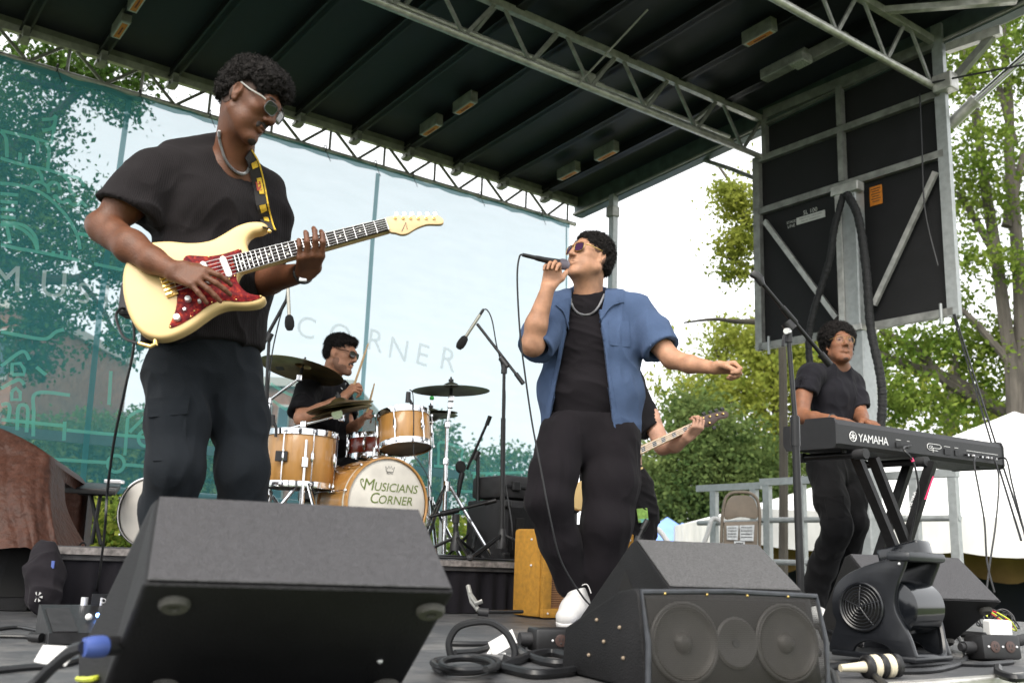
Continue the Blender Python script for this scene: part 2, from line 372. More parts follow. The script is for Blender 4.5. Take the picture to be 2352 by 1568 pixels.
# ---- black wing panel hanging at the end of the stage
wp = thing('wing_panel', 'black hanging stage wing panel framed in aluminium with diagonal braces', 'panel', S(7.0, 4.8, 2.235))
sheet = M('wing_sheet', (.006, .006, .007), .75, ns=7, na=.5, bump=.15, bs=25)
bl, br_, bc = 5.70, 3.86, (ona(1940, 430, 7.0) @ BX)
rows = [(2.23, 3.518), (3.522, 4.03), (4.034, 4.47)]
for z0, z1 in rows:
    for q0, q1 in ((br_-.02, bc-.001), (bc+.001, bl-(.11 if z0 > 4 else -.02))):
        MB().box(S(7.045, (q0+q1)/2, (z0+z1)/2), (.02, q1-q0, z1-z0), (AX, BX, ZX)).build('sheet', sheet, wp)
def abar(b_0, z_0, b_1, z_1, w=.055, t=.05, a=7.0, mat='alu_dull', nm='frame_bar', par=None):
    return MB().bar(S(a, b_0, z_0), S(a, b_1, z_1), t, w, up=AX if abs(b_0-b_1) < .01 else ZX).build(nm, K[mat], par or wp)
for z in (2.245, 3.52, 4.03): abar(bl, z, br_, z, .06)
abar(bl-.1, 4.46, br_+.03, 4.47, .09)
abar(bl, 2.215, bl, 4.06, .05, .075); abar(br_, 2.205, br_, 4.62, .05, .09, mat='galv')
abar(bl-.1, 4.06, bl-.1, 4.45, .05); abar(bc, 3.55, bc, 4.0, .06, a=6.985); abar(bc, 4.06, bc, 4.42, .06, a=6.985)
P, Q = ona(1757, 508, 6.97), ona(1922, 730, 6.97); MB().bar(P, Q, .03, .045).build('brace', K['alu'], wp)
P, Q = ona(2150, 395, 6.97), ona(2008, 700, 6.97); MB().bar(P, Q, .03, .045).build('brace', K['alu'], wp)
for px, py in ((1766, 790), (2162, 718)):
    c = ona(px, py, 6.95); MB().cyl(c+ZX*.07, c-ZX*.09, .012, n=10).build('drop_pin', K['galv'], wp)
# stickers on the panel
o = ona(2008, 447, 7.0)-AX*-.028
MB().box(o, (.004, .115, .165), (AX, BX, ZX)).build('orange_sticker', K['orange'], wp)
for k in range(6): MB().box(o-AX*.0035+ZX*(.06-.022*k), (.002, .085-.02*(k % 2), .006), (AX, BX, ZX)).build('sticker_print', K['print_dark'], wp)
o = ona(1858, 498, 7.0)+AX*.026
MB().box(o, (.004, .30, .065), (AX, BX, ZX)).build('name_plate', K['sticker_white'], wp)
text('MOBILE STAGE / SCENE MOBILE', o-AX*.0034+ZX*.008, -BX, ZX, .017, K['print_dark'], 'plate_lettering', wp)
text('SINCE 1987   STAGELINE.COM', o-AX*.0034-ZX*.018, -BX, ZX, .015, K['print_dark'], 'plate_lettering', wp)
text('SL 100', o-AX*.0034+ZX*.042, -BX, ZX, .055, K['sticker_white'], 'plate_lettering', wp)
text('STAGE', o-AX*.0034+BX*.205+ZX*.0, -BX, ZX, .034, K['sticker_white'], 'plate_lettering', wp)
text('LINE', o-AX*.0034+BX*.205-ZX*.04, -BX, ZX, .04, K['sticker_white'], 'plate_lettering', wp)
# galvanised column in front of the panel
co = thing('support_column', 'tall galvanised steel column standing in front of the wing panel', 'column', S(6.9, 4.72, -1.1))
bcol = ona(1975, 900, 6.86) @ BX
MB().box(S(6.88, bcol, .55), (.17, .19, 3.3), (AX, BX, ZX), bev=.012).build('lower_tube', K['galv'], co)
MB().box(S(6.89, bcol+.02, 2.80), (.13, .15, 1.2), (AX, BX, ZX), bev=.01).build('upper_tube', K['galv'], co)
MB().box(S(6.81, bcol+.10, 2.80), (.02, .05, 1.18), (AX, BX, ZX)).build('upper_web', K['alu'], co)
MB().box(S(6.88, bcol+.02, 2.2), (.22, .24, .05), (AX, BX, ZX), bev=.005).build('collar', K['alu'], co)
MB().box(S(6.84, bcol+.03, 3.40), (.10, .26, .08), (AX, BX, ZX), bev=.008).build('head_plate', K['alu'], co)
# cable looms hanging from the panel
loomm = M('loom_wrap', (.012, .012, .013), .7, ns=60, na=.5, bump=.9, bs=45, stretch=(1, 1, 2.2))
def loom(pts, r, label):
    P = spline(pts, 26); n = len(P); R = [r*(1+.07*math.sin(i*1.9)+.04*math.sin(i*.7)) for i in range(n)]
    o = MB().tube(P, R, 10).build('cable_loom', loomm, smooth=True); tag(o, label, 'cable', 'wrapped cable looms')
loom([ona(1938, 447, 6.72), ona(1918, 520, 6.7), ona(1905, 600, 6.7), ona(1868, 720, 6.7), ona(1858, 800, 6.7), ona(1870, 900, 6.7), ona(1880, 1000, 6.7)], .028, 'thin black wrapped cable loom hanging down behind the keyboard player')
loom([ona(1945, 445, 6.72), ona(1972, 500, 6.7), ona(1990, 620, 6.7), ona(2000, 750, 6.7), ona(2022, 860, 6.7), ona(2027, 930, 6.7), ona(2020, 1010, 6.7)], .034, 'thick black braided cable loom hanging beside the galvanised column')
# corner post, outrigger strut, short strut
ps = thing('corner_post', 'square metal roof post at the back corner beside the scrim', 'post', S(7.0, 7.68, -1.1))
MB().box(S(7.0, 7.68, 1.55), (.075, .075, 5.4), (AX, BX, ZX), bev=.004).build('shaft', K['galv'], ps)
MB().box(S(6.99, 7.68, 4.05), (.11, .11, .12), (AX, BX, ZX), bev=.01).build('head_clamp', K['alu_dull'], ps)
st = thing('roof_strut', 'telescopic silver strut slanting up outside the wing panel', 'strut', ona(2182, 288, 7.15))
P, Q, R_ = ona(2182, 288, 7.15), ona(2240, 232, 7.15), ona(2400, 88, 7.15)
MB().cyl(P, Q, .048, n=14).build('outer_tube', K['alu'], st, True); MB().cyl(Q, R_, .030, n=14).build('inner_tube', K['chrome'], st, True)
MB().cyl(Q-(Q-P)*.1, Q+(Q-P)*.05, .056, n=14).build('collar', K['alu'], st, True)
o = MB().tube([ona(1612, 366, 7.1), ona(1680, 388, 7.1), ona(1738, 411, 7.1)], .022, 10).build('roof_strut', K['alu_dull'], smooth=True)
tag(o, 'thin dark strut between the roof edge and the wing panel', 'strut')
st2 = thing('corner_bracket', 'aluminium corner gusset joining front truss and wing panel', 'bracket', ona(2190, 200, 7.0))
MB().box(ona(2172, 192, 6.98), (.12, .16, .14), (AX, BX, ZX), bev=.01).build('block', K['alu'], st2)
MB().bar(ona(2176, 112, 7.0), ona(2300, 70, 7.05), .06, .07).build('arm', K['alu'], st2)
MB().bar(ona(2196, 180, 7.05), ona(2278, 84, 7.05), .05, .06).build('arm', K['alu_dull'], st2)
def wire(pts, r, label, mat='cable', n=10, name='cable', cat='cable', grp=None, sm=True):
    o = MB().tube(spline(pts, n), r, 7).build(name, K[mat], smooth=sm); return tag(o, label, cat, grp)
wire([ona(2140, 190, 6.9), ona(2250, 168, 7.0), ona(2400, 140, 7.2)], .008, 'pair of black guy wires tied to the front truss end', name='guy_wire', cat='wire')
wire([ona(2113, 215, 6.9), ona(2118, 330, 6.9), ona(2125, 480, 6.9), ona(2155, 610, 6.9)], .006, 'slack black line hanging over the wing panel from the truss end', name='hanging_line', cat='rope')
for i, (x0, x1) in enumerate(((2190, 2346), (2194, 2360))):
    wire([ona(x0, 722, 6.9), ona((x0+x1)/2, 985, 6.0), ona(x1, 1240, 5.2)], .006, ('black guy rope running down from the near panel corner', 'second guy rope twisted close beside the first, from the near panel corner')[i], name='guy_rope', cat='rope')

# ---- guard rails
def rail_section(label, b_0, b_1, zt, zm, zb, posts, a=7.08, brace=False):
    r = thing('guard_rail', label, 'railing', S(a, (b_0+b_1)/2, 0), 'stage guard rails')
    MB().bar(S(a, b_0, zt), S(a, b_1, zt), .06, .06).build('top_rail', K['galv'], r)
    for z in (zm, zb): MB().cyl(S(a, b_0, z), S(a, b_1, z), .024, n=12).build('cross_rail', K['galv'], r, True)
    for b in posts: MB().box(S(a, b, (zt-.6)/2), (.05, .07, zt+.55), (AX, BX, ZX), bev=.004).build('post', K['galv'], r)
    return r
pb = lambda px: ona(px, 1150, 7.08) @ BX
rail_section('galvanised guard rail behind the keyboard at the end of the stage', pb(1750), pb(2204), 1.045, .715, .36, [pb(q) for q in (1763, 1842, 2102, 2192)])
rail_section('galvanised guard rail section behind the folding chair', pb(1597), pb(1745), 1.02, .70, .36, [pb(q) for q in (1634, 1726)], a=7.12)
# rails behind the scrim
def brail(label, a0, a1, b, zt, zm, zb, posts):
    r = thing('guard_rail', label, 'railing', S((a0+a1)/2, b, 0), 'stage guard rails')
    MB().bar(S(a0, b, zt), S(a1, b, zt), .07, .08).build('top_rail', M('rail_beige', (.34, .31, .28), .6, ns=9, na=.2), r)
    for z in (zm, zb): MB().cyl(S(a0, b, z), S(a1, b, z), .024, n=12).build('cross_rail', K['galv'], r, True)
    for a_ in posts: MB().box(S(a_, b, (zt-.6)/2), (.06, .05, zt+.55), (AX, BX, ZX)).build('post', K['galv'], r)
zr1 = onb(200, 1027, 8.55)[2]
brail('beige guard rail across the back of the stage behind the scrim', -1.5, 5.7, 8.55, 1.13, .74, .26, [0.2, 1.5, 2.9, 4.3, 5.55])

# ---- printed scrim
scm = bpy.data.materials.new('scrim_mesh'); scm.use_nodes = True; t = scm.node_tree; t.nodes.clear()
def scrim_mat(m, col, tcol, cover, tl=.45):
    t = m.node_tree; t.nodes.clear()
    o = t.nodes.new('ShaderNodeOutputMaterial'); mx = t.nodes.new('ShaderNodeMixShader'); tp = t.nodes.new('ShaderNodeBsdfTransparent'); df = t.nodes.new('ShaderNodeBsdfDiffuse'); tr_ = t.nodes.new('ShaderNodeBsdfTranslucent'); m2 = t.nodes.new('ShaderNodeMixShader')
    tp.inputs[0].default_value = (*tcol, 1); df.inputs[0].default_value = (*col, 1); tr_.inputs[0].default_value = (*col, 1); m2.inputs[0].default_value = tl
    tc = t.nodes.new('ShaderNodeTexCoord'); n = t.nodes.new('ShaderNodeTexNoise'); n.inputs['Scale'].default_value = 2.5; n.inputs['Detail'].default_value = 6
    mp = t.nodes.new('ShaderNodeMapping'); mp.inputs['Scale'].default_value = (1, 1, 4); t.links.new(tc.outputs['Object'], mp.inputs[0]); t.links.new(mp.outputs[0], n.inputs['Vector'])
    mr = t.nodes.new('ShaderNodeMapRange'); mr.inputs['To Min'].default_value = cover-.05; mr.inputs['To Max'].default_value = cover+.05
    t.links.new(n.outputs['Fac'], mr.inputs[0]); t.links.new(mr.outputs[0], mx.inputs[0])
    t.links.new(df.outputs[0], m2.inputs[1]); t.links.new(tr_.outputs[0], m2.inputs[2]); t.links.new(tp.outputs[0], mx.inputs[1]); t.links.new(m2.outputs[0], mx.inputs[2]); t.links.new(mx.outputs[0], o.inputs[0])
    return m
scrim_mat(scm, (.10, .40, .45), (.66, .69, .71), .36)
def newm(n): m = bpy.data.materials.new(n); m.use_nodes = True; return m
seamm = scrim_mat(newm('scrim_seam'), (.10, .34, .36), (.55, .65, .68), .6)
linem = scrim_mat(newm('scrim_print'), (.26, .74, .60), (.85, 1, .95), .5)
letm = scrim_mat(newm('scrim_letters'), (.90, .92, .90), (1, 1, 1), .46, .6)
SB = 8.26
sa0, sa1 = -1.3, onb(1302, 700, SB) @ AX
z_top = zrl-.03; zb0 = onb(300, 1138, SB)[2]; zb1 = onb(1144, 1188, SB)[2]
def scrim_b(a_, z): return SB+.02*math.sin(a_*2.1)*math.sin(z*1.1)+.006*math.sin(a_*9+z*2)
vs = []; fs = []; NA, NZ = 90, 40
for i in range(NA+1):
    a_ = sa0+(sa1-sa0)*i/NA
    for k in range(NZ+1):
        zb = zb0+(zb1-zb0)*(a_-1)/(5)
        z = zb+(z_top+.012*math.sin(a_*11)-zb)*k/NZ; vs.append(S(a_, scrim_b(a_, z), z))
for i in range(NA):
    for k in range(NZ): q = i*(NZ+1)+k; fs.append((q, q+NZ+1, q+NZ+2, q+1))
scr = thing('backdrop_scrim', 'see-through teal printed mesh scrim hanging across the back of the stage', 'backdrop', S((sa0+sa1)/2, SB, 0))
mesh('mesh_cloth', vs, fs, scm, scr, True)
def pl(pts, n=6):         # picture of a point on the cloth
    return [onb(x, y, SB-.035) for x, y in pts]
def ribbon(mb, P, w):
    P = [np.asarray(p) for p in P]; vs = []
    for i, p in enumerate(P):
        d = un(P[min(i+1, len(P)-1)]-P[max(i-1, 0)]); s_ = np.cross(d, BX)*w/2; vs += [p-s_, p+s_]
    mb.add(vs, [(2*i, 2*i+1, 2*i+3, 2*i+2) for i in range(len(P)-1)])
for k, q in enumerate([[(297, 222), (255, 520), (228, 720), (203, 960), (185, 1150)], [(868, 398), (855, 560), (842, 760), (832, 900), (818, 1130)], [(1301, 522), (1301, 700), (1300, 900)]]):
    mb = MB(); ribbon(mb, [onb(x, y, SB-.028) for x, y in q], .045 if k < 2 else .02); mb.build('seam', seamm, scr)
mb = MB(); ribbon(mb, [S(sa0+(sa1-sa0)*i/60, SB-.02, z_top-.035+.012*math.sin(i*2.3)) for i in range(61)], .045); mb.build('top_hem', seamm, scr)
c1 = lambda L: [(x*.36, y*.36) for x, y in L]
c3 = lambda L: [(x*.48, 470+y*.48) for x, y in L]
cd_ = lambda L: [(564.5+x*.264, 752.6+y*.264) for x, y in L]
cm = lambda L: [(988+x*.24, 940.8+y*.24) for x, y in L]
def circ(x, y, r, n=18): return [(x+r*math.cos(2*math.pi*k/n), y+r*math.sin(2*math.pi*k/n)) for k in range(n+1)]
ART = [c1(q) for q in ([(0, 1170), (110, 1180), (250, 1225), (340, 1290), (430, 1390), (490, 1500), (508, 1590)], [(0, 1435), (80, 1440), (150, 1470), (210, 1530), (235, 1590)], [(0, 1235), (115, 1245)], [(0, 1285), (110, 1295)], [(0, 1335), (95, 1340)], [(0, 1385), (95, 1390)],
    [(0, 1010), (130, 1050), (220, 1070), (300, 1085), (420, 1120), (500, 1140), (535, 1190)], [(0, 835), (110, 860), (230, 890), (325, 915), (340, 830), (355, 740)], [(355, 740), (330, 760), (265, 765)], [(345, 800), (320, 825), (265, 835)], [(0, 840), (35, 890), (40, 1005)],
    [(200, 870), (235, 920), (235, 980)], [(280, 915), (308, 960), (300, 1080)], [(225, 1075), (258, 1120), (265, 1165)], [(185, 1205), (215, 1168), (260, 1168), (300, 1200), (305, 1235)], [(300, 1190), (330, 1168), (368, 1180), (378, 1215)], [(400, 1125), (435, 1165), (442, 1215), (475, 1255)],
    [(340, 1270), (350, 1252), (370, 1285), (400, 1295), (428, 1280), (450, 1305), (490, 1310), (515, 1292), (545, 1325)], [(490, 1495), (560, 1510), (660, 1532)], [(120, 1030), (123, 980)], [(160, 1050), (165, 1000)])]
ART += [c3(q) for q in ([(370, 140), (500, 165)], [(175, 220), (160, 150), (100, 100), (0, 90)], [(0, 195), (90, 215), (210, 235), (375, 272)], [(250, 225), (248, 252)], [(290, 225), (288, 258)], [(328, 225), (326, 262)], [(25, 100), (45, 190)], [(0, 610), (100, 630), (210, 645), (260, 612), (300, 600)],
    [(0, 775), (100, 705), (135, 745)], [(0, 880), (80, 840), (110, 862)], [(50, 897), (70, 880), (90, 900), (90, 935), (50, 935), (50, 897)], [(50, 815), (52, 765), (90, 762), (110, 790), (108, 815), (50, 815)], [(0, 960), (30, 955), (40, 980), (30, 1040)], [(75, 1080), (80, 980), (100, 960), (125, 980), (120, 1090)], [(0, 1030), (100, 1040), (300, 1060)], [(302, 1040), (298, 1130)], [(310, 1080), (500, 1098), (700, 1115)], [(602, 1020), (588, 1200)], [(602, 1020), (650, 990), (700, 985)], [(610, 1090), (690, 1010)],
    circ(690, 1120, 38), [(250, 1220), (500, 1235)], circ(545, 1240, 40), [(590, 1245), (715, 1255)], [(165, 780), (210, 818)], [(440, 290), (575, 318)], [(150, 1110), (152, 1000), (165, 905), (325, 915)], [(520, 800), (510, 960)])]
ART += [cd_(q) for q in ([(190, 490), (300, 560), (420, 610)], [(210, 640), (300, 700), (410, 748)], [(900, 905), (960, 925)])]
ART += [cm(q) for q in (circ(410, 640, 28), circ(530, 645, 30), circ(635, 655, 28), [(360, 605), (520, 610), (860, 600)], [(80, 770), (340, 785), (640, 800)], [(0, 540), (130, 548), (258, 560), (265, 440), (260, 375), (60, 315), (45, 420), (40, 540)])]
for i, q in enumerate(ART):
    P = pl(q) if len(q) in (2, 6) or len(q) > 15 else spline(pl(q), 6)
    P = [p-BX*.0012*i for p in P]
    mb = MB(); ribbon(mb, P, .026); mb.build('printed_line', linem, scr)
def letter(ch, px, py, hpx, rot=0):
    o = onb(px, py, SB-.10); D = o[1]; size = hpx*D/FPX/.72
    xd = un(AX*math.cos(rot)+ZX*math.sin(rot)); yd = un(-AX*math.sin(rot)+ZX*math.cos(rot))
    text(ch, o, xd, yd, size, letm, 'letter', scr)
for ch, px, py, h, rt in (('M', 12, 668, 66, .1), ('U', 121, 682, 66, .06), ('S', 190, 696, 52, .05), ('I', 242, 705, 56, .03), ('C', 289, 765, 22, 0), ('S', 597, 756, 52, -.04), ('C', 700, 776, 54, -.06), ('O', 778, 792, 54, -.08), ('R', 858, 806, 54, -.1), ('N', 912, 826, 54, -.1), ('E', 966, 838, 54, -.12), ('R', 1025, 850, 56, -.12)):
    letter(ch, px, py, h, rt)
for i, px in enumerate((130, 320, 480, 745, 860, 945, 1100, 1240)):   # ties
    p = onb(px, 118+.3008*px, 8.27); q = MB(); q.torus(p-BX*.01, AX, .034, .005, 14, 5)
    q.tube([p-BX*.04-ZX*.03, p-BX*.05-ZX*.08+AX*.02, p-BX*.05-ZX*.13+AX*.05], .003, 5); q.build('tie', K['cable'], scr)
# ================================================================ trees, tents, houses beyond the stage
def leafmat(name, c, c2, tr=.35):
    m = bpy.data.materials.new(name); m.use_nodes = True; t = m.node_tree; t.nodes.clear()
    o = t.nodes.new('ShaderNodeOutputMaterial'); df = t.nodes.new('ShaderNodeBsdfDiffuse'); tl = t.nodes.new('ShaderNodeBsdfTranslucent'); mx = t.nodes.new('ShaderNodeMixShader'); mx.inputs[0].default_value = tr
    tc = t.nodes.new('ShaderNodeTexCoord'); n = t.nodes.new('ShaderNodeTexNoise'); n.inputs['Scale'].default_value = .9; n.inputs['Detail'].default_value = 5; n.inputs['Roughness'].default_value = .8
    r = t.nodes.new('ShaderNodeValToRGB'); r.color_ramp.elements[0].position = .36; r.color_ramp.elements[1].position = .66
    r.color_ramp.elements[0].color = (*c, 1); r.color_ramp.elements[1].color = (*c2, 1)
    t.links.new(tc.outputs['Object'], n.inputs['Vector']); t.links.new(n.outputs['Fac'], r.inputs[0])
    t.links.new(r.outputs[0], df.inputs[0]); t.links.new(r.outputs[0], tl.inputs[0]); t.links.new(df.outputs[0], mx.inputs[1]); t.links.new(tl.outputs[0], mx.inputs[2]); t.links.new(mx.outputs[0], o.inputs[0])
    return m
LM = {'dark': leafmat('leaf_dark', (.035, .075, .018), (.09, .15, .03)), 'mid': leafmat('leaf_mid', (.075, .135, .022), (.22, .28, .055), .45),
      'yellow': leafmat('leaf_yellow', (.15, .20, .035), (.38, .40, .08), .55), 'blue': leafmat('leaf_blue', (.06, .11, .035), (.19, .24, .08), .45)}
BARK = M('bark', (.085, .075, .062), .9, ns=5, na=.45, bump=1.0, bs=14, stretch=(1, 1, .3)); BARKD = M('bark_dark', (.07, .055, .045), .9, ns=5, na=.4, bump=1., bs=14)
def leaves(blobs, n, size, seed, clump=.34, shell=.55):
    """n leaf-sized folded faces in clumps spread through the ellipsoids of blobs [(centre, radii, weight)]"""
    g = np.random.default_rng(seed); w = np.array([b[2] for b in blobs], float); w /= w.sum(); per = 26; nc = max(1, n//per)
    pick = g.choice(len(blobs), nc, p=w); C = np.array([blobs[i][0] for i in pick]); R = np.array([blobs[i][1] for i in pick])
    d = g.normal(size=(nc, 3)); d /= np.linalg.norm(d, axis=1)[:, None]; rad = (shell+(1-shell)*g.random((nc, 1)))**.7
    cc = C+d*R*rad*(1+.16*g.normal(size=(nc, 1)))
    cs = clump*(.5+g.random((nc, 1)))
    P = (cc[:, None, :]+g.normal(size=(nc, per, 3))*cs[:, None, :]*np.array([1, 1, .62])*.6).reshape(-1, 3); N = len(P)
    u = g.normal(size=(N, 3)); u[:, 2] -= .35; u /= np.linalg.norm(u, axis=1)[:, None]
    v = np.cross(u, g.normal(size=(N, 3))); v /= np.linalg.norm(v, axis=1)[:, None]; nn = np.cross(u, v)
    s = size*(.55+.9*g.random((N, 1)))
    a = P; b = P+u*s*.5+v*s*.3+nn*s*.10; c = P+u*s; e = P+u*s*.5-v*s*.3+nn*s*.10
    V = np.stack([a, b, c, e], 1).reshape(-1, 3); i = np.arange(N)*4
    F = np.concatenate([np.stack([i, i+1, i+2], 1), np.stack([i, i+2, i+3], 1)])
    return V, F
def tree(label, base, limbs, blobs, n, size, mat, seed, bark=BARK, clump=.34, shell=.55, grp='trees beyond the stage', name='tree'):
    t = thing(name, label, 'tree', base, grp); size = size*BSC; clump = clump*BSC
    mb = MB()
    for pts, r0, r1 in limbs:
        P = spline(pts, 5); k = len(P); mb.tube(P, [(r0+(r1-r0)*i/(k-1))*BSC for i in range(k)], 8)
    if limbs: mb.build('trunk', bark, t, True)
    V, F = leaves(blobs, n, size, seed, clump, shell); mesh('crown', V, F, mat, t)
    return t
def bl(px, py, Y, rx, ry, rz, w=1.): return (A(px, py, Y), (rx*BSC, ry*BSC, rz*BSC), w)
BSC = 1.
def gnd(p): return np.array([p[0], p[1], GZ])
# tall tree by the right edge with pale trunks
D = 19.5; BSC = 1.5
b_ = gnd(A(2330, 1300, D))
tree('tall tree with two pale bare trunks beside the white tent', b_,
     [([b_, A(2328, 900, D), A(2312, 760, D), A(2285, 560, D), A(2262, 420, D), A(2240, 250, D), A(2200, 60, D)], .11, .05),
      ([A(2332, 1000, D), A(2346, 780, D), A(2336, 560, D), A(2320, 380, D), A(2318, 230, D), A(2300, 40, D)], .11, .05),
      ([A(2330, 330, D), A(2296, 200, D), A(2262, 120, D)], .06, .03), ([A(2312, 520, D), A(2352, 360, D), A(2400, 240, D)], .07, .04), ([A(2290, 590, D), A(2220, 470, D), A(2190, 440, D)], .06, .03), ([A(2318, 830, D), A(2240, 740, D), A(2196, 700, D)], .06, .03)],
     [bl(2215, 150, D-1, .45, .6, .7, .8), bl(2250, 330, D-1, .5, .8, .6, .8), bl(2330, 130, D, .6, 1, .8, .9), bl(2230, 450, D, .45, .7, .5, .6), bl(2330, 420, D+1, .5, .8, .6, .5), bl(2215, 590, D-.5, .3, .6, .3, .25), bl(2330, 600, D-.5, .4, .6, .35, .3), bl(2280, -60, D, 1.2, 1, .8, 1.2), bl(2450, 260, D, .6, 1, 1.6, .8)], 13000, .075, LM['mid'], 3, clump=.30, shell=.2)
# spreading tree behind the keyboard
D = 20.5; BSC = 1.2
b_ = gnd(A(2520, 1300, D))
tree('spreading tree with long low limbs behind the keyboard player', b_,
     [([b_, A(2480, 1050, D), A(2300, 940, D), A(2180, 870, D), A(2060, 830, D), A(1990, 800, D)], .20, .05), ([A(2290, 935, D), A(2180, 880, D), A(2100, 800, D), A(2020, 760, D)], .13, .05), ([A(2200, 880, D), A(2195, 800, D), A(2200, 740, D)], .06, .02)],
     [bl(2060, 790, D, 1.1, 1, .45, 1), bl(2220, 800, D, 1.2, 1, .5, 1), bl(2130, 930, D, 1.5, 1, .45, 1), bl(2330, 780, D, 1.0, 1, .7, .8), bl(2040, 900, D, .8, 1, .5, .7), bl(2290, 900, D+1, 1.2, 1, .4, .7), bl(2170, 700, D, .6, .8, .25, .3), bl(2080, 1010, D+2, 1.8, 1, .6, .8)], 9500, .10, LM['mid'], 5, clump=.36, shell=.1)
D = 27.; BSC = 1.04
tree('pale green tree far behind the spreading tree', gnd(A(2180, 1300, D)), [([gnd(A(2180, 1300, D)), A(2180, 1000, D), A(2190, 820, D)], .25, .08)],
     [bl(2120, 960, D, 3.0, 2, 1.6, 1), bl(2260, 900, D, 2.6, 2, 1.7, 1)], 3600, .16, LM['yellow'], 15, clump=.6, shell=.3)
# thin tree between the roof and the wing panel
D = 10.8; BSC = .77
b_ = gnd(A(1790, 1300, D))
tree('thin yellowing tree showing between the roof edge and the wing panel', b_,
     [([b_, A(1800, 1000, D), A(1790, 700, D), A(1748, 560, D), A(1712, 505, D), A(1690, 440, D), A(1650, 380, D)], .07, .02), ([A(1790, 760, D), A(1740, 740, D), A(1690, 738, D), A(1640, 733, D), A(1570, 741, D)], .06, .012), ([A(1745, 620, D), A(1700, 605, D), A(1650, 580, D)], .04, .012)],
     [bl(1692, 470, D, .24, .4, .33, .7), bl(1668, 440, D, .2, .3, .2, .35), bl(1690, 565, D, .28, .4, .2, .6), bl(1680, 625, D, .25, .4, .14, .4), bl(1725, 520, D, .2, .4, .3, .5), bl(1790, 480, D, .5, .6, .9, .6)], 5000, .07, LM['yellow'], 8, clump=.2, shell=.1)
# big leafy trees behind the bass player
D = 31.; BSC = 1.48
b_ = gnd(A(1790, 1300, D))
tree('broad yellow-green tree rising behind the singer and the guard rail', b_, [([b_, A(1800, 1150, D), A(1790, 950, D), A(1770, 800, D)], .28, .1), ([A(1792, 1000, D), A(1700, 880, D), A(1640, 800, D)], .14, .04)],
     [bl(1720, 840, D, 1.9, 1.6, 1.0, 1.3), bl(1830, 870, D, 1.7, 1.6, 1.2, 1.2), bl(1640, 910, D-1, 1.2, 1.4, .8, .9), bl(1770, 1010, D-1, 1.9, 1.5, 1.1, 1.3), bl(1880, 800, D, 1.2, 1.4, 1.0, .9), bl(1900, 1000, D, 1.2, 1.2, 1.2, .9), bl(1700, 770, D, .8, 1, .35, .5)], 20000, .11, LM['yellow'], 11, clump=.32, shell=.1)
D = 27.; BSC = 1.59
b_ = gnd(A(1620, 1300, D))
tree('dense dark green bush-like tree above the blue canopies', b_, [([b_, A(1610, 1150, D), A(1600, 1050, D)], .2, .08)],
     [bl(1560, 1080, D, .95, .9, .75, 1.2), bl(1640, 1020, D, .8, .8, .6, 1), bl(1570, 1170, D, 1.1, .9, .6, 1), bl(1680, 1130, D, .8, .9, .8, 1), bl(1500, 1140, D, .6, .8, .6, .6), bl(1590, 950, D, .45, .6, .3, .4), bl(1780, 1110, D+1, .9, .8, .7, .8)], 30000, .085, LM['blue'], 12, clump=.33, shell=.3)
# oak seen through the scrim
D = 16.; BSC = 1.
b_ = gnd(A(-120, 1300, D))
tree('large oak behind the scrim with branches reaching over the guitarist', b_,
     [([b_, A(-110, 900, D), A(-60, 600, D), A(0, 300, D)], .5, .2), ([A(-50, 560, D), A(60, 630, D), A(170, 640, D), A(240, 600, D)], .16, .03), ([A(-20, 380, D), A(90, 300, D), A(150, 240, D), A(210, 190, D)], .14, .04), ([A(30, 175, D), A(90, 190, D), A(180, 205, D), A(280, 150, D)], .09, .02), ([A(180, 640, D), A(240, 720, D), A(270, 800, D)], .05, .02)],
     [bl(40, 260, D, 1.0, 1.2, 1.2, 1.5), bl(60, 420, D, 1.1, 1.2, .9, 1.5), bl(20, 600, D, 1.1, 1.2, 1.0, 1.4), bl(130, 520, D, .6, .8, .8, .9), bl(90, 740, D, .7, .9, .55, .8), bl(60, 830, D, .45, .6, .2, .3), bl(220, 190, D, .7, .8, .28, .6), bl(290, 240, D, .3, .6, .3, .35), bl(150, 150, D, .9, .8, .3, .6), bl(320, 170, D, .35, .5, .2, .3), bl(255, 600, D, .35, .6, .35, .5), bl(285, 760, D, .28, .5, .55, .45), bl(200, 690, D, .3, .5, .3, .3), bl(-120, 300, D, 1.2, 1.2, 3.0, 1.5)], 23000, .095, LM['dark'], 21, BARKD, clump=.3, shell=.15)
# far wood line behind the scrim; haze is put into its paler leaf colour
for i, (px, py, Dd, rx, rz, n) in enumerate(((110, 1020, 34, 2.0, 1.1, 3500), (240, 1010, 36, 2.1, 1.1, 3500), (380, 1010, 38, 2.4, 1.3, 3500), (480, 1040, 36, 1.8, 1.0, 2500), (1000, 1010, 34, .7, .8, 900), (1085, 1075, 32, 1.0, .5, 900), (1170, 1060, 34, 1.1, .6, 900))):
    bz = gnd(A(px, 1280, Dd)); tree(('round dark tree behind the scrim, nearest the brown brick block', 'round dark tree behind the scrim, in front of the tan brick building', 'broad dark tree behind the scrim, by the far end of the tan brick building', 'low dark tree behind the scrim showing beside the guitarist\'s trousers', 'narrow tree behind the scrim, just beside the hi-hat', 'low bush-like tree behind the scrim, above the flat boom stand', 'pale tree behind the scrim, between the tall boom stand and the singer')[i], bz, [([bz, A(px, 1120, Dd), A(px, py, Dd)], .22, .08)],
         [(A(px, py, Dd), (rx, rx, rz), 1), (A(px+20, py+60, Dd), (rx*1.1, rx, rz), .9), (A(px-15, py+120, Dd), (rx, rx, rz), .8)], n*3, .16, LM['blue'], 40+i, BARKD, .45, .3, 'trees behind the scrim')
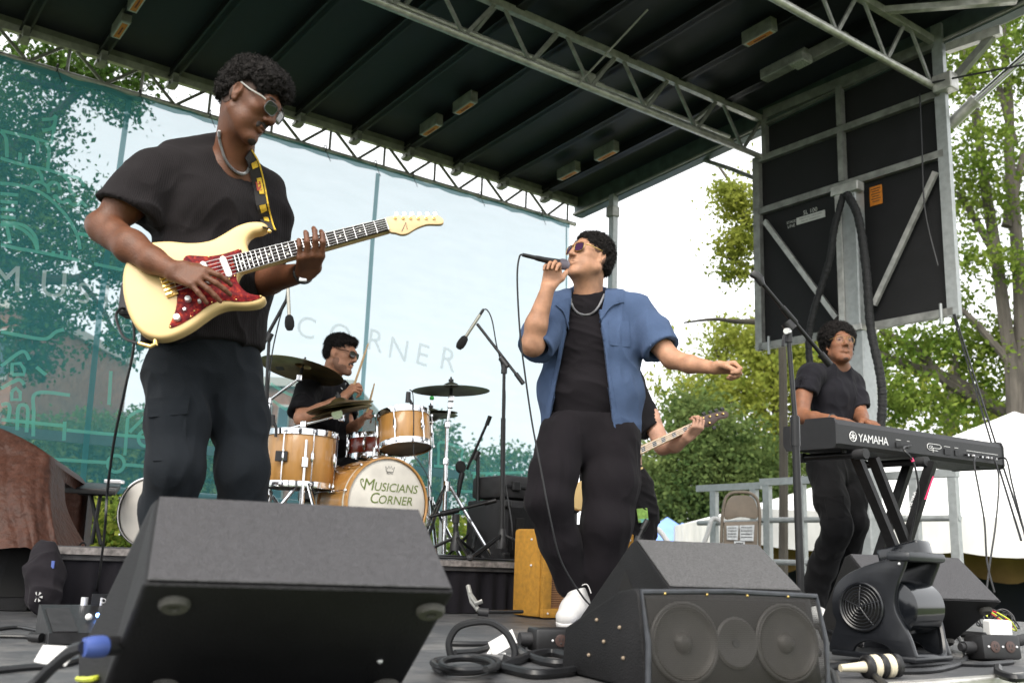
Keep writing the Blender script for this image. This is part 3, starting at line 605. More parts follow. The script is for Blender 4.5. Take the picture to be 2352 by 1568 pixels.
# shrubs under the back rail
for i, (px, py, Dd, rx, rz, n) in enumerate(((175, 1220, 11, .55, .42, 2600), (262, 1215, 11.3, .5, .45, 2600), (330, 1230, 11.5, .45, .4, 1800), (1040, 1250, 13, .5, .35, 1500), (1110, 1245, 13.3, .5, .38, 1700), (560, 1240, 12, .6, .4, 1200))):
    c = A(px, py, Dd); t = thing('shrub', ('yellow-green shrub under the back rail, right beside the tarpaulin', 'mid-green shrub under the back rail behind the folding X stand', 'yellow-green shrub under the back rail behind the spare white drum', 'mid-green shrub under the scrim behind the crash cymbal stand', 'yellow-green shrub under the scrim behind the short microphone stand', 'mid-green shrub under the scrim behind the floor tom')[i], 'shrub', gnd(c), 'shrubs along the back of the stage')
    lo = c[2]-GZ
    MB().tube([gnd(c), gnd(c)+ZX*lo*.5, c], [.05, .04, .02], 6).build('stem', BARKD, t)
    V, F = leaves([(c, (rx, rx, rz), 1), (c-ZX*.5, (rx*1.1, rx, rz), 1), (c-ZX*.95, (rx, rx, rz), .6)], n, .085, 60+i, .2, .35); mesh('crown', V, F, LM['yellow' if i in (0, 2, 4) else 'mid'], t)
# ---- brick buildings behind the scrim
brick = M('brick', (.30, .14, .10), .85, ns=3, na=.25, bump=.3, bs=30); brick2 = M('brick_tan', (.36, .27, .22), .85, ns=3, na=.2)
winm = M('window_glass', (.05, .07, .09), .15, ns=2, na=.3); trim = M('stone_trim', (.5, .47, .43), .8)
def block(label, px0, px1, pytop, Dd, mat, cols, rowsn, depth=12, fh=3.4):
    p0 = A(px0, pytop, Dd); p1 = A(px1, pytop, Dd); x0, x1, zt = p0[0], p1[0], p0[2]
    t = thing('brick_building', label, 'building', ((x0+x1)/2, Dd, GZ), 'buildings behind the stage')
    MB().box(((x0+x1)/2, Dd+depth/2, (zt+GZ)/2), (x1-x0, depth, zt-GZ)).build('wall', mat, t)
    MB().box(((x0+x1)/2, Dd+depth/2, zt+.2), (x1-x0+.5, depth+.5, .4)).build('cornice', trim, t)
    w0 = None; cw = (x1-x0)/cols
    for r in range(rowsn):
        for c in range(cols):
            ctr = V3(x0+cw*(c+.5), Dd-.06, zt-1.9-r*fh)
            if ctr[2] < GZ+1: continue
            if w0 is None:
                w0 = MB().box(ctr, (cw*.62, .14, 2.1)).build('window_frame', trim, t, at=ctr)
                g0 = MB().box(ctr-V3(0, .09, 0), (cw*.54, .06, 1.85)).build('pane', winm, w0)
            else:
                q = copy_to(w0, t, ctr-k0); g_ = copy_to(g0, q)
            if r == 0 and c == 0: k0 = ctr
block('red brick block with rows of windows behind the drummer', 596, 800, 886, 46, brick, 5, 3)
block('brown brick block at the left end of the scrim', -260, 52, 700, 40, brick, 5, 5)
block('low tan brick building behind the round trees', 230, 470, 962, 52, brick2, 6, 3)
block('grey-tan block seen behind the hi-hat through the scrim', 955, 1010, 1000, 55, brick2, 2, 3)
# ---- white frame tent
tm_ = M('tent_vinyl', (.80, .80, .79), .55, ns=2.5, na=.05, bump=.35, bs=6); tv = M('tent_valance', (.66, .65, .63), .6, ns=4, na=.10, bump=.8, bs=5, stretch=(1, 1, .5))
tent = thing('frame_tent', 'large white peaked tent beyond the guard rail', 'tent', (7.3, 15, GZ))
x0, y0, ze = A(1745, 1168, 12)[0], 12., A(1745, 1168, 12)[2]; x1, y1 = x0+9.4, 18.; ap = A(2330, 945, 15)
n1 = 40; vs = []; fs = []
per = [(x0+(x1-x0)*i/n1, y0) for i in range(n1)]+[(x1, y0+(y1-y0)*i/n1) for i in range(n1)]+[(x1-(x1-x0)*i/n1, y1) for i in range(n1)]+[(x0, y1-(y1-y0)*i/n1) for i in range(n1)]
m_ = len(per); RR = 10
for k in range(RR+1):
    t = k/RR
    for i, (x, y) in enumerate(per):
        p = V3(x, y, ze)*(1-t)+ap*t; sag = -.13*math.sin(math.pi*t); vs.append(p+ZX*sag)
for k in range(RR):
    for i in range(m_): fs.append((k*m_+i, k*m_+(i+1) % m_, (k+1)*m_+(i+1) % m_, (k+1)*m_+i))
mesh('tent_roof', vs, fs, tm_, tent, True)
vs = []; fs = []
for i, (x, y) in enumerate(per):
    w = .03*math.sin(i*1.7)+.02*math.sin(i*.6); sc_ = .42+.05*abs(math.sin(i*math.pi/5))
    out = un(V3(x-(x0+x1)/2, y-(y0+y1)/2, 0))
    for k, z in enumerate((0, .5, 1)): vs.append(V3(x, y, ze-sc_*z)+out*(.02+w*z))
for i in range(m_):
    for k in range(2): fs.append((i*3+k, ((i+1) % m_)*3+k, ((i+1) % m_)*3+k+1, i*3+k+1))
mesh('valance', vs, fs, tv, tent, True)
for x, y in ((x0+.1, y0+.1), (x0+4.7, y0+.1), (x1-.1, y0+.1), (x0+.1, y1-.1), (x1-.1, y1-.1)): MB().cyl((x, y, GZ), (x, y, ze), .035, n=10).build('pole', K['galv'], tent, True)
tanm = M('tan_canvas', (.34, .20, .08), .8, ns=2, na=.3, bump=.6, bs=4); blum = M('blue_crate', (.02, .035, .12), .6, ns=3, na=.4)
td = thing('tan_canvas_wall', 'tan canvas wall hanging in scallops inside the white tent', 'canvas', (7, 14.5, GZ))
vs = []; fs = []
for i in range(61):
    x = x0+.15+(x1-x0-.3)*i/60; bot = ze-.62-.16*abs(math.sin(i*.42)); y_ = 14.5+.12*math.sin(i*.9)
    vs += [V3(x, y_, ze-.1), V3(x, y_+.06, (ze-.1+bot)/2), V3(x, y_, bot)]
for i in range(60):
    for k in range(2): fs.append((i*3+k, i*3+3+k, i*3+4+k, i*3+1+k))
mesh('canvas', vs, fs, tanm, td, True)
dk = M('dark_backdrop', (.012, .016, .03), .8, ns=1.5, na=.5)
bw = thing('tent_back_wall', 'dark blue back wall inside the white tent', 'tent wall', (7, 17.5, GZ)); MB().box(((x0+x1)/2, 17.6, GZ+1.0), (x1-x0-.3, .08, 2.0)).build('wall', dk, bw)
for i, (px, Dd, w, h) in enumerate(((2255, 13.2, .8, .75), (2300, 12.6, .6, .55), (2345, 13.0, .9, .9), (2210, 13.8, .7, .6))):
    c = A(px, 1300, Dd); o = MB().box((c[0], Dd, GZ+h/2), (w, .6, h), bev=.03).build('storage_crate', blum)
    tag(o, ('tall dark blue crate under the tent, next to the smallest one', 'smallest dark blue crate under the white tent', 'largest dark blue crate under the white tent', 'dark blue crate under the tent closest to the guard rail')[i], 'crate', 'crates under the tent')
# ---- blue canopies
blm = M('blue_canopy', (.17, .30, .72), .6, ns=3, na=.12, bump=.3, bs=6)
for i, (px, py, Dd, lab) in enumerate(((1533, 1187, 20.5, 'blue pop-up canopy with its peak clear of the other'), (1568, 1200, 24, 'farther blue pop-up canopy half hidden by the nearer one'))):
    a_ = A(px, py, Dd); c = thing('pop_up_canopy', lab, 'canopy', (a_[0], a_[1], GZ), 'blue pop-up canopies'); h = 1.5
    ez = a_[2]-.95; cs = [V3(a_[0]-h+.1, a_[1]-h-.4, ez), V3(a_[0]+h, a_[1]-h+.3, ez), V3(a_[0]+h, a_[1]+h, ez), V3(a_[0]-h, a_[1]+h, ez)]
    vs = [a_]; 
    for k in range(4):
        p, q = cs[k], cs[(k+1) % 4]; vs += [p, (p+q)/2-ZX*.0]
    inner = [a_*.5+v*.5-ZX*.06 for v in vs[1:]]; vs += inner; m8 = 8
    fs = [(0, 9+k, 9+(k+1) % 8) for k in range(8)]+[(9+k, 1+k, 1+(k+1) % 8, 9+(k+1) % 8) for k in range(8)]
    lowr = [v-ZX*.25 for v in vs[1:9]]; vs += lowr; fs += [(1+k, 17+k, 17+(k+1) % 8, 1+(k+1) % 8) for k in range(8)]
    mesh('canopy_top', vs, fs, blm, c)
    for k in range(4): MB().cyl(cs[k], (cs[k][0], cs[k][1], GZ), .025, n=8).build('leg', K['white'], c)
# ---- folding chair folded against the rail
ch = thing('folding_chair', 'tan metal folding chair folded upright with paper labels under its seat', 'chair', A(1700, 1420, 8.6))
cm_ = M('chair_paint', (.20, .16, .12), .5, .1, ns=12, na=.15)
Dc = 8.62
def cpt(x, y, o=0): return A(x, y, Dc-o)
fr = spline([cpt(1655, 1440), cpt(1657, 1250), cpt(1662, 1165), cpt(1674, 1136), cpt(1702, 1130), cpt(1730, 1136), cpt(1744, 1165), cpt(1745, 1250), cpt(1744, 1440)], 8)
MB().tube(fr, .014, 9).build('frame', cm_, ch, True)
MB().slab(spline([cpt(1666, 1192), cpt(1667, 1160), cpt(1680, 1140), cpt(1702, 1137), cpt(1725, 1140), cpt(1738, 1160), cpt(1739, 1190), cpt(1702, 1187)], 5, True), cpt(1702, 1160, .1)-cpt(1702, 1160), .018, .004).build('backrest', cm_, ch, True)
MB().slab([cpt(1664, 1198, .03), cpt(1742, 1196, .03), cpt(1740, 1262, .05), cpt(1662, 1264, .05)], V3(0, -1, 0), .03, .008).build('seat', cm_, ch, True)
pap = M('paper', (.55, .57, .58), .8, ns=40, na=.2)
for k, (xa, ya, xb, yb) in enumerate(((1669, 1207, 1697, 1240), (1699, 1206, 1733, 1242), (1686, 1242, 1712, 1256))):
    q = MB(); q.add([cpt(xa, ya, .055), cpt(xb, ya-1, .055), cpt(xb-2, yb, .068), cpt(xa+1, yb-1, .068)], [(0, 1, 2, 3)]); q.build('paper_label', pap, ch)
    for j in range(4): 
        y_ = ya+4+j*(yb-ya-6)/4; q = MB(); q.add([cpt(xa+3, y_, .07), cpt(xb-5, y_, .07), cpt(xb-5, y_+1.4, .07), cpt(xa+3, y_+1.4, .07)], [(0, 1, 2, 3)]); q.build('label_print', K['print_dark'], ch)
for s_ in ((1672, 1300, 1668, 1430), (1736, 1300, 1738, 1430)): MB().cyl(cpt(s_[0], s_[1]-60, -.04), cpt(s_[2], s_[3], -.06), .012, n=8).build('rear_leg', cm_, ch)
# white step rails near the blue canopies
for i, (pa, pb_, Dd) in enumerate((((1510, 1215), (1570, 1290), 8.0), ((1640, 1190), (1612, 1260), 9.2))):
    P, Q = A(*pa, Dd), A(*pb_, Dd); hr = thing('stair_rail', ('slanting white tube handrail beside the bass player', 'bent white tube handrail beside the folding chair')[i], 'handrail', (Q[0], Q[1], 0), 'stair handrails')
    MB().tube(spline([A(pa[0]+(40 if i else -30), pa[1]+(25 if i else -2), Dd), P, (P+Q)/2, Q, Q+(Q-P)*.6, ], 6), .022, 9).build('rail_tube', K['white'], hr, True)
    MB().cyl(Q, (Q[0], Q[1], -.2), .02, n=8).build('post', K['white'], hr)
# ================================================================ bodies: smooth blended volumes turned into one continuous skin
def hash3(i, j, k, s):
    h = (i*374761393+j*668265263+k*2147483647+s*974711) & 0xffffffff
    h = ((h ^ (h >> 13))*1274126177) & 0xffffffff
    return ((h ^ (h >> 16)) & 0xffff)/32767.5-1
def noise(P, seed=0):
    P = np.asarray(P); i = np.floor(P).astype(np.int64); f = P-i; f = f*f*(3-2*f); r = 0
    for a in (0, 1):
        for b in (0, 1):
            for c in (0, 1):
                w = (f[:, 0] if a else 1-f[:, 0])*(f[:, 1] if b else 1-f[:, 1])*(f[:, 2] if c else 1-f[:, 2])
                r = r+w*hash3(i[:, 0]+a, i[:, 1]+b, i[:, 2]+c, seed)
    return r
class Vox:
    def __init__(s, lo, hi, h):
        s.lo = np.asarray(lo, float); s.h = h; s.n = np.ceil((np.asarray(hi)-s.lo)/h).astype(int)+1; s.d = np.full(s.n, 1., np.float32)
    def like(s):
        q = Vox(s.lo, s.lo+.1, s.h); q.n = s.n.copy(); q.d = np.full(s.n, 1., np.float32); return q
    def blk(s, lo, hi, m):
        i = np.maximum(np.floor((np.asarray(lo)-m-s.lo)/s.h).astype(int), 0); j = np.minimum(np.ceil((np.asarray(hi)+m-s.lo)/s.h).astype(int)+1, s.n)
        if np.any(j <= i): return None
        sl = tuple(slice(a, b) for a, b in zip(i, j)); g = []
        for k in range(3):
            sh = [1, 1, 1]; sh[k] = -1; g.append((s.lo[k]+s.h*np.arange(i[k], j[k])).astype(np.float32).reshape(sh))
        return sl, g
    def comb(s, sl, d, k, op):
        c = s.d[sl]
        if op == 'u':
            if k > 0: hh = np.clip(.5+.5*(c-d)/k, 0, 1); s.d[sl] = c+(d-c)*hh-k*hh*(1-hh)
            else: s.d[sl] = np.minimum(c, d)
        elif op == 's':
            if k > 0: hh = np.clip(.5-.5*(c+d)/k, 0, 1); s.d[sl] = c+(-d-c)*hh+k*hh*(1-hh)
            else: s.d[sl] = np.maximum(c, -d)
    def cone(s, p, q, ra, rb=None, k=.02, op='u', ax=None, w=1.):
        p = np.asarray(p, float); q = np.asarray(q, float); rb = ra if rb is None else rb; m = max(ra, rb)*max(1, w)+k+3*s.h
        B = s.blk(np.minimum(p, q), np.maximum(p, q), m)
        if B is None: return s
        sl, g = B; ba = q-p; L2 = max(ba@ba, 1e-9); e = [g[i]-np.float32(p[i]) for i in range(3)]
        t = np.clip((e[0]*ba[0]+e[1]*ba[1]+e[2]*ba[2])/L2, 0, 1).astype(np.float32)
        e = [e[i]-t*np.float32(ba[i]) for i in range(3)]; q2 = e[0]**2+e[1]**2+e[2]**2
        if ax is not None:
            ax = un(ax); c = e[0]*ax[0]+e[1]*ax[1]+e[2]*ax[2]; q2 = q2-c*c*(1-1/(w*w))
        s.comb(sl, np.sqrt(np.maximum(q2, 0))-(ra+(rb-ra)*t), k, op); return s
    def chain(s, P, R, k=.02, op='u', ax=None, w=1.):
        for i in range(len(P)-1): s.cone(P[i], P[i+1], R[i], R[i+1], k, op, ax, w)
        return s
    def ell(s, c, r, R=None, k=.02, op='u'):
        c = np.asarray(c, float); r = np.asarray(r, float); m = max(r)+k+3*s.h; B = s.blk(c, c, m)
        if B is None: return s
        sl, g = B; R = np.eye(3) if R is None else R; e = [g[i]-np.float32(c[i]) for i in range(3)]
        l = [e[0]*R[0, i]+e[1]*R[1, i]+e[2]*R[2, i] for i in range(3)]     # R columns are the local axes
        k0 = np.sqrt((l[0]/r[0])**2+(l[1]/r[1])**2+(l[2]/r[2])**2); k1 = np.sqrt((l[0]/r[0]**2)**2+(l[1]/r[1]**2)**2+(l[2]/r[2]**2)**2)+1e-6
        s.comb(sl, k0*(k0-1)/k1, k, op); return s
    def cut(s, p, n, k=0):                                   # remove what lies on the side n points to
        n = un(n); g = []
        for i in range(3):
            sh = [1, 1, 1]; sh[i] = -1; g.append((s.lo[i]+s.h*np.arange(s.n[i])-p[i]).astype(np.float32).reshape(sh)*np.float32(n[i]))
        s.d = np.maximum(s.d, g[0]+g[1]+g[2]); return s
    def surf(s):
        d = s.d; neg = d < 0
        c = neg[:-1, :-1, :-1].astype(np.int8)
        for a, b, e in ((1, 0, 0), (0, 1, 0), (0, 0, 1), (1, 1, 0), (1, 0, 1), (0, 1, 1), (1, 1, 1)):
            c += neg[a:d.shape[0]-1+a, b:d.shape[1]-1+b, e:d.shape[2]-1+e]
        act = (c > 0) & (c < 8); I = np.argwhere(act); N = len(I)
        idx = np.full(act.shape, -1, np.int32); idx[act] = np.arange(N)
        off = np.array([[a, b, e] for a in (0, 1) for b in (0, 1) for e in (0, 1)])
        val = np.stack([d[I[:, 0]+o[0], I[:, 1]+o[1], I[:, 2]+o[2]] for o in off], 1).astype(np.float64)
        acc = np.zeros((N, 3)); cnt = np.zeros(N)
        for a in range(8):
            for b in range(a+1, 8):
                if np.abs(off[a]-off[b]).sum() != 1: continue
                va, vb = val[:, a], val[:, b]; m = (va < 0) != (vb < 0); t = va[m]/(va[m]-vb[m])
                acc[m] += off[a]+t[:, None]*(off[b]-off[a]); cnt[m] += 1
        V = s.lo+(I+acc/cnt[:, None])*s.h; F = []
        for ax in range(3):
            sl0 = [slice(1, -1)]*3; sl1 = [slice(1, -1)]*3; sl0[ax] = slice(0, -1); sl1[ax] = slice(1, None)
            n0, n1 = neg[tuple(sl0)], neg[tuple(sl1)]; J = np.argwhere(n0 != n1)
            if not len(J): continue
            flip = n0[J[:, 0], J[:, 1], J[:, 2]]
            o = np.array([1, 1, 1]); o[ax] = 0; J = J+o; u, v = [(1, 2), (2, 0), (0, 1)][ax]
            eu = np.eye(3, dtype=int)[u]; ev = np.eye(3, dtype=int)[v]
            q = [idx[tuple((J+k).T)] for k in (-eu-ev, -ev, 0*eu, -eu)]
            Q = np.stack(q, 1); Q[~flip] = Q[~flip][:, ::-1]; F.append(Q)
        F = np.concatenate(F); F = F[(F >= 0).all(1)]
        return V, F
def vnorm(V, F):
    n = np.cross(V[F[:, 2]]-V[F[:, 0]], V[F[:, 3]]-V[F[:, 1]]); N = np.zeros_like(V)
    for k in range(4): np.add.at(N, F[:, k], n)
    return N/(np.linalg.norm(N, axis=1)[:, None]+1e-12)
def relax(V, F, n=2, a=.5):
    for _ in range(n):
        s = np.zeros_like(V); c = np.zeros(len(V))
        for k in range(4):
            np.add.at(s, F[:, k], V[F[:, (k+1) % 4]]+V[F[:, k-1]]); np.add.at(c, F[:, k], 2)
        V = V+a*(s/np.maximum(c, 1)[:, None]-V)
    return V
def skinmesh(name, vx, mat, parent, folds=None, sm=1):
    V, F = vx.surf(); V = relax(V, F, sm)
    if folds is not None: V = V+vnorm(V, F)*folds(V)[:, None]
    return mesh(name, V, F, mat, parent, True)
def rotm(f, up):                                             # head frame: columns right, forward, up
    f = un(f); r = un(np.cross(f, up)); return np.stack([r, f, np.cross(r, f)], 1)
def hand(v, w, dr, nm, th, curl, tdirs, sc=1., spread=.08, arm=None, k=.010, splay=None):
    """w wrist, dr wrist to knuckles, nm where the palm faces, th to the thumb side; curl: 4 x 3 bend angles"""
    w = np.asarray(w, float); dr = un(dr); nm = un(nm-dr*(nm@dr)); th = un(th-dr*(th@dr)-nm*(th@nm))
    tip = []
    K4 = [(.030, .088), (.010, .091), (-.011, .086), (-.030, .077)]
    LN = [(.043, .026, .021), (.047, .030, .022), (.043, .028, .021), (.034, .021, .018)]
    for i, (so, kd) in enumerate(K4):
        kn = w+sc*(dr*kd+th*so); v.cone(w+sc*th*so*.62+dr*.005, kn, .0145*sc, .0115*sc, k*1.4)
        d = un(dr+th*spread*(1.2-.8*i)*.6)
        if splay is not None: d = un(dr+th*splay[i])
        p = kn; a = 0; r = (.0098 if i < 3 else .0086)*sc
        for j in range(3):
            a += curl[i][j]; q = p+sc*LN[i][j]*(d*math.cos(a)+nm*math.sin(a)); v.cone(p, q, r, r*.9, .004); p = q; r *= .9
        tip.append(p)
    p = w+sc*(dr*.022+th*.024); v.cone(w, p, .016*sc, .017*sc, .012); r = .0155*sc
    for j, (td, ln) in enumerate(zip(tdirs, (.042, .032, .026))):
        d = un(dr*td[0]+th*td[1]+nm*td[2]); q = p+sc*ln*d; v.cone(p, q, r, r*.84, .006); p = q; r *= .82
    tip.append(p); return tip
def head(v, c, R, sc=1., jaw=1., nose=1., k=.012, fat=1.):
    c = np.asarray(c, float); T = lambda x, y, z: c+R@(np.array([x, y, z])*sc)
    e = lambda p, r, kk=k, op='u': v.ell(T(*p), np.array(r)*sc, R, kk, op)
    n = lambda p, q, ra, rb, kk=.006, op='u': v.cone(T(*p), T(*q), ra*sc, rb*sc, kk, op)
    e((0, -.014, .042), (.074, .094, .090)); e((0, .030, -.038), (.058*fat, .064, .082)); e((0, .012, .012), (.068, .083, .075))
    for s_ in (-1, 1):
        n((s_*.052*fat, -.002, -.052), (s_*.016, .074, -.100*jaw), .020*fat, .016, .025); e((s_*.040, .056, -.012), (.022*fat, .022, .020), .02)
        e((s_*.036*fat, .045, -.055), (.022*fat, .026, .028), .02)
    e((0, .082, -.097*jaw), (.021, .017, .019), .015)
    n((-.034, .080, .036), (0, .087, .034), .012, .012, .014); n((.034, .080, .036), (0, .087, .034), .012, .012, .014)
    for s_ in (-1, 1): e((s_*.031, .101, .014), (.017, .018, .012), .012, 's'); e((s_*.031, .078, .013), (.0135, .0135, .0125), .003)
    n((0, .089, .026), (0, .106, -.014), .0085*nose, .0115*nose, .008); e((0, .107, -.020), (.0125*nose, .013, .0105), .006)
    for s_ in (-1, 1): e((s_*.0135*nose, .097, -.024), (.0085, .011, .0085), .005)
    for s_ in (-1, 1): e((s_*.007, .104, -.031), (.0035, .005, .004), .002, 's')
    for pts, r in (([(-.023, .084, -.055), (-.008, .094, -.051), (.008, .094, -.051), (.023, .084, -.055)], .0062), ([(-.021, .084, -.058), (0, .094, -.063), (.021, .084, -.058)], .0078)):
        for a, b in zip(pts, pts[1:]): n(a, b, r, r, .004)
    n((-.022, .097, -.0565), (.022, .097, -.0565), .0020, .0020, .002, 's')
    for s_ in (-1, 1):
        e((s_*.074, -.012, .004), (.010, .020, .032), .006); e((s_*.083, -.008, .008), (.007, .011, .017), .003, 's'); e((s_*.074, -.002, -.024), (.007, .009, .010), .004)
    return T
def hairmesh(name, parts, clumps, lo, hi, h, mat, parent, cutters=(), seed=1, r=(.008, .013), amp=.004):
    """parts: ellipsoids (c, r, R); clumps of curls scattered over their surface"""
    v = Vox(lo, hi, h); g = np.random.default_rng(seed)
    for c, rr, R in parts: v.ell(c, rr, R, .015)
    for c, rr, R in cutters: v.ell(c, rr, R, .006, 's')
    base = v.d.copy(); V, F = v.surf()
    for i in g.choice(len(V), min(clumps, len(V)), False):
        rad = g.uniform(*r); v.ell(V[i]+g.normal(size=3)*.002, (rad,)*3, None, .003)
    V, F = v.surf(); V = V+vnorm(V, F)*(amp*noise(V*120, seed)+amp*.7*noise(V*260, seed+1))[:, None]
    o = mesh(name, V, F, mat, parent, True)
    N = vnorm(V, F); k = 9000; pick = g.choice(len(V), k); p = V[pick]; n = N[pick]; q = np.cross(n, g.normal(size=(k, 3))); q /= np.linalg.norm(q, axis=1)[:, None]+1e-9
    L = g.uniform(.004, .011, (k, 1)); w = np.cross(n, q)*.0007; b1_ = p+n*L*.5+q*L*.2; b2_ = p+n*L*.85+q*L*.75; b3_ = p+n*L*.55+q*L*1.15
    P = np.stack([p-w, p+w, b1_-w, b1_+w, b2_-w, b2_+w, b3_], 1).reshape(-1, 3); i = np.arange(k)*7
    T = np.concatenate([np.stack([i+a, i+b, i+c], 1) for a, b, c in ((0, 1, 3), (0, 3, 2), (2, 3, 5), (2, 5, 4), (4, 5, 6))])
    mesh('curls', P, T, mat, o); return o
def patch(vx, name, regions, off, mat, parent, lo, hi, amp=.0015, minus=()):
    """a thin layer over a body surface, limited to the ellipsoids in regions (stubble, moustache, brows)"""
    B = vx.blk(lo, hi, 0); sl, _ = B
    q = Vox(lo, hi, vx.h); q.lo = vx.lo+np.array([s_.start for s_ in sl])*vx.h; q.d = np.full([s_.stop-s_.start for s_ in sl], 1., np.float32); q.n = np.array(q.d.shape)
    for c, r, R in regions: q.ell(c, r, R, .004)
    for c, r, R in minus: q.ell(c, r, R, .003, 's')
    q.d = np.maximum(q.d, vx.d[sl]-off)
    V, F = q.surf()
    if len(V) == 0: return None
    V = V+vnorm(V, F)*(amp*noise(V*300, 3))[:, None]
    return mesh(name, V, F, mat, parent, True)
def folds(amp, sx=(9, 9, 3), seed=0, fine=.3):
    sx = np.array(sx)*1.25; amp = amp*1.5
    def f(V):
        V = V+.05*np.stack([noise(V*4, seed+9), noise(V*4+3, seed+10), noise(V*4+6, seed+11)], 1)+V[:, :1]*np.array([0, 0, .45]); n = noise(V*sx, seed); n2 = noise(V*sx*2.3+7, seed+5); return amp*((1-2*np.abs(n))**2*np.sign(1-2*np.abs(n))+fine*(.6-np.abs(n2)*1.4))*.8
    return f
def skin(name, c, rough=.42):
    m = M(name, c, rough+.12, ns=22, na=.24, bump=.22, bs=220, spec=.38, sss=.08, nd=7); return m
def chain_necklace(pts, r, parent, mat='silver', name='necklace'):
    P = spline(pts, 14); mb = MB()
    for i in range(0, len(P)-1):
        R = [r*(1.0 if k % 2 else .62) for k in range(5)]; q = [P[i]+(P[i+1]-P[i])*t for t in (0, .25, .5, .75, 1)]; mb.tube(q, R, 6)
    return mb.build(name, K[mat], parent, True)
HAIR = M('black_hair', (.0095, .0075, .007), .65, ns=150, na=.5, bump=.5, bs=300, spec=.2)
STUB = M('stubble', (.020, .013, .011), .75, ns=200, na=.5)
LENS = M('dark_lens', (.012, .010, .014), .08, spec=.8, coat=.5)
# ================================================================ people
def project(X, Y, Z):
    v = [X-CAM[0], Y-CAM[1], Z-CAM[2]]; dot = lambda q: v[0]*q[0]+v[1]*q[1]+v[2]*q[2]
    w = dot(Fv); return 1176+FPX*dot(Rv)/w, 784-FPX*dot(Uv)/w
def inpoly(px, py, poly):
    r = np.zeros(np.broadcast(px, py).shape, bool); n = len(poly)
    for i in range(n):
        (xa, ya), (xb, yb) = poly[i], poly[(i+1) % n]
        if ya == yb: continue
        r ^= ((ya > py) != (yb > py)) & (px < (xb-xa)*(py-ya)/(yb-ya)+xa)
    return r
def hit(px, py, vs, y0, y1, off=.0):
    d = ray(px, py); ys = np.arange(y0, y1, .002); P = CAM+d*(ys/d[1])[:, None]; miss = len(ys)-1; best = miss
    for v in vs:
        I = np.rint((P-v.lo)/v.h).astype(int); ok = ((I >= 0) & (I < v.n)).all(1); val = np.ones(len(ys)); J = I[ok]; val[ok] = v.d[J[:, 0], J[:, 1], J[:, 2]]
        w = np.nonzero(val < off)[0]
        if len(w): best = min(best, w[0])
    return P[best]
def hits(L, vs, y0, y1, off):
    out = [hit(x, y, vs, y0, y1, off) for x, y in L]; return [p for p in out if p[1] < y1-.01]
def applique(name, quad, vs, y0, y1, off, mat, parent, n=8, th=.004):
    """a patch of cloth lying on a garment: quad of four picture corners laid on the surface"""
    q = [np.array(p, float) for p in quad]; P = []
    for i in range(n+1):
        for j in range(n+1):
            u, t = i/n, j/n; p = (q[0]*(1-u)+q[1]*u)*(1-t)+(q[3]*(1-u)+q[2]*u)*t; h = hit(p[0], p[1], vs, y0, y1, off); P.append(h)
    P = np.array(P).reshape(n+1, n+1, 3)
    for _ in range(3): P[1:-1, 1:-1] = (P[:-2, 1:-1]+P[2:, 1:-1]+P[1:-1, :-2]+P[1:-1, 2:])/4
    P = P.reshape(-1, 3); back = P+np.array([0, th*2, 0]); N = len(P); k = n+1; fs = []
    for i in range(n):
        for j in range(n):
            a = i*k+j; fs += [(a, a+k, a+k+1, a+1), (N+a, N+a+1, N+a+k+1, N+a+k)]
    for i in range(n):
        for e in ((i, i+1), (n*k+i+1, n*k+i), ((i+1)*k, i*k), (i*k+n, (i+1)*k+n)): fs.append((e[0], e[1], N+e[1], N+e[0]))
    mb = MB(); mb.add(np.concatenate([P, back]), fs); return mb.build(name, mat, parent, True)
def glasses(T, parent, frame_m, lens_m, w=.052, h=.040, tr=.0022, yw=.103, z0=.014, tt=.0028, name='sunglasses', tipm=None, sq=2.6):
    g = MB(); rims = []
    for s_ in (-1, 1):
        pts = []
        for k in range(24):
            t = 2*math.pi*k/24; x = abs(math.cos(t))**(2/sq)*math.copysign(1, math.cos(t))*w/2; z = abs(math.sin(t))**(2/sq)*math.copysign(1, math.sin(t))*h/2
            xx = s_*.033+x; pts.append(T(xx, yw-.16*abs(xx)**1.0*.9-abs(xx)**2*1.5, z0+z*(1 if z > 0 else 1.08)))
        rims.append(pts); g.tube(pts, tr, 6, closed=True)
    g.tube([T(-.009, yw-.002, z0+.006), T(0, yw+.002, z0+.009), T(.009, yw-.002, z0+.006)], tr, 6)
    tg_ = [MB(), MB()]
    for s_ in (-1, 1): tg_[s_ > 0].tube([T(s_*.060, yw-.022, z0+.010), T(s_*.069, yw-.034, z0+.012), T(s_*.077, .03, z0+.012), T(s_*.080, -.012, z0+.018)], tt, 6)
    fr = g.build(name, frame_m, parent, True)
    for q in tg_: q.build('temple_arm', tipm or frame_m, fr, True)
    for pts in rims: MB().slab(pts, pts[0]-T(0, 0, z0), .0015, .0004, 1).build('lens', lens_m, fr)
    return fr
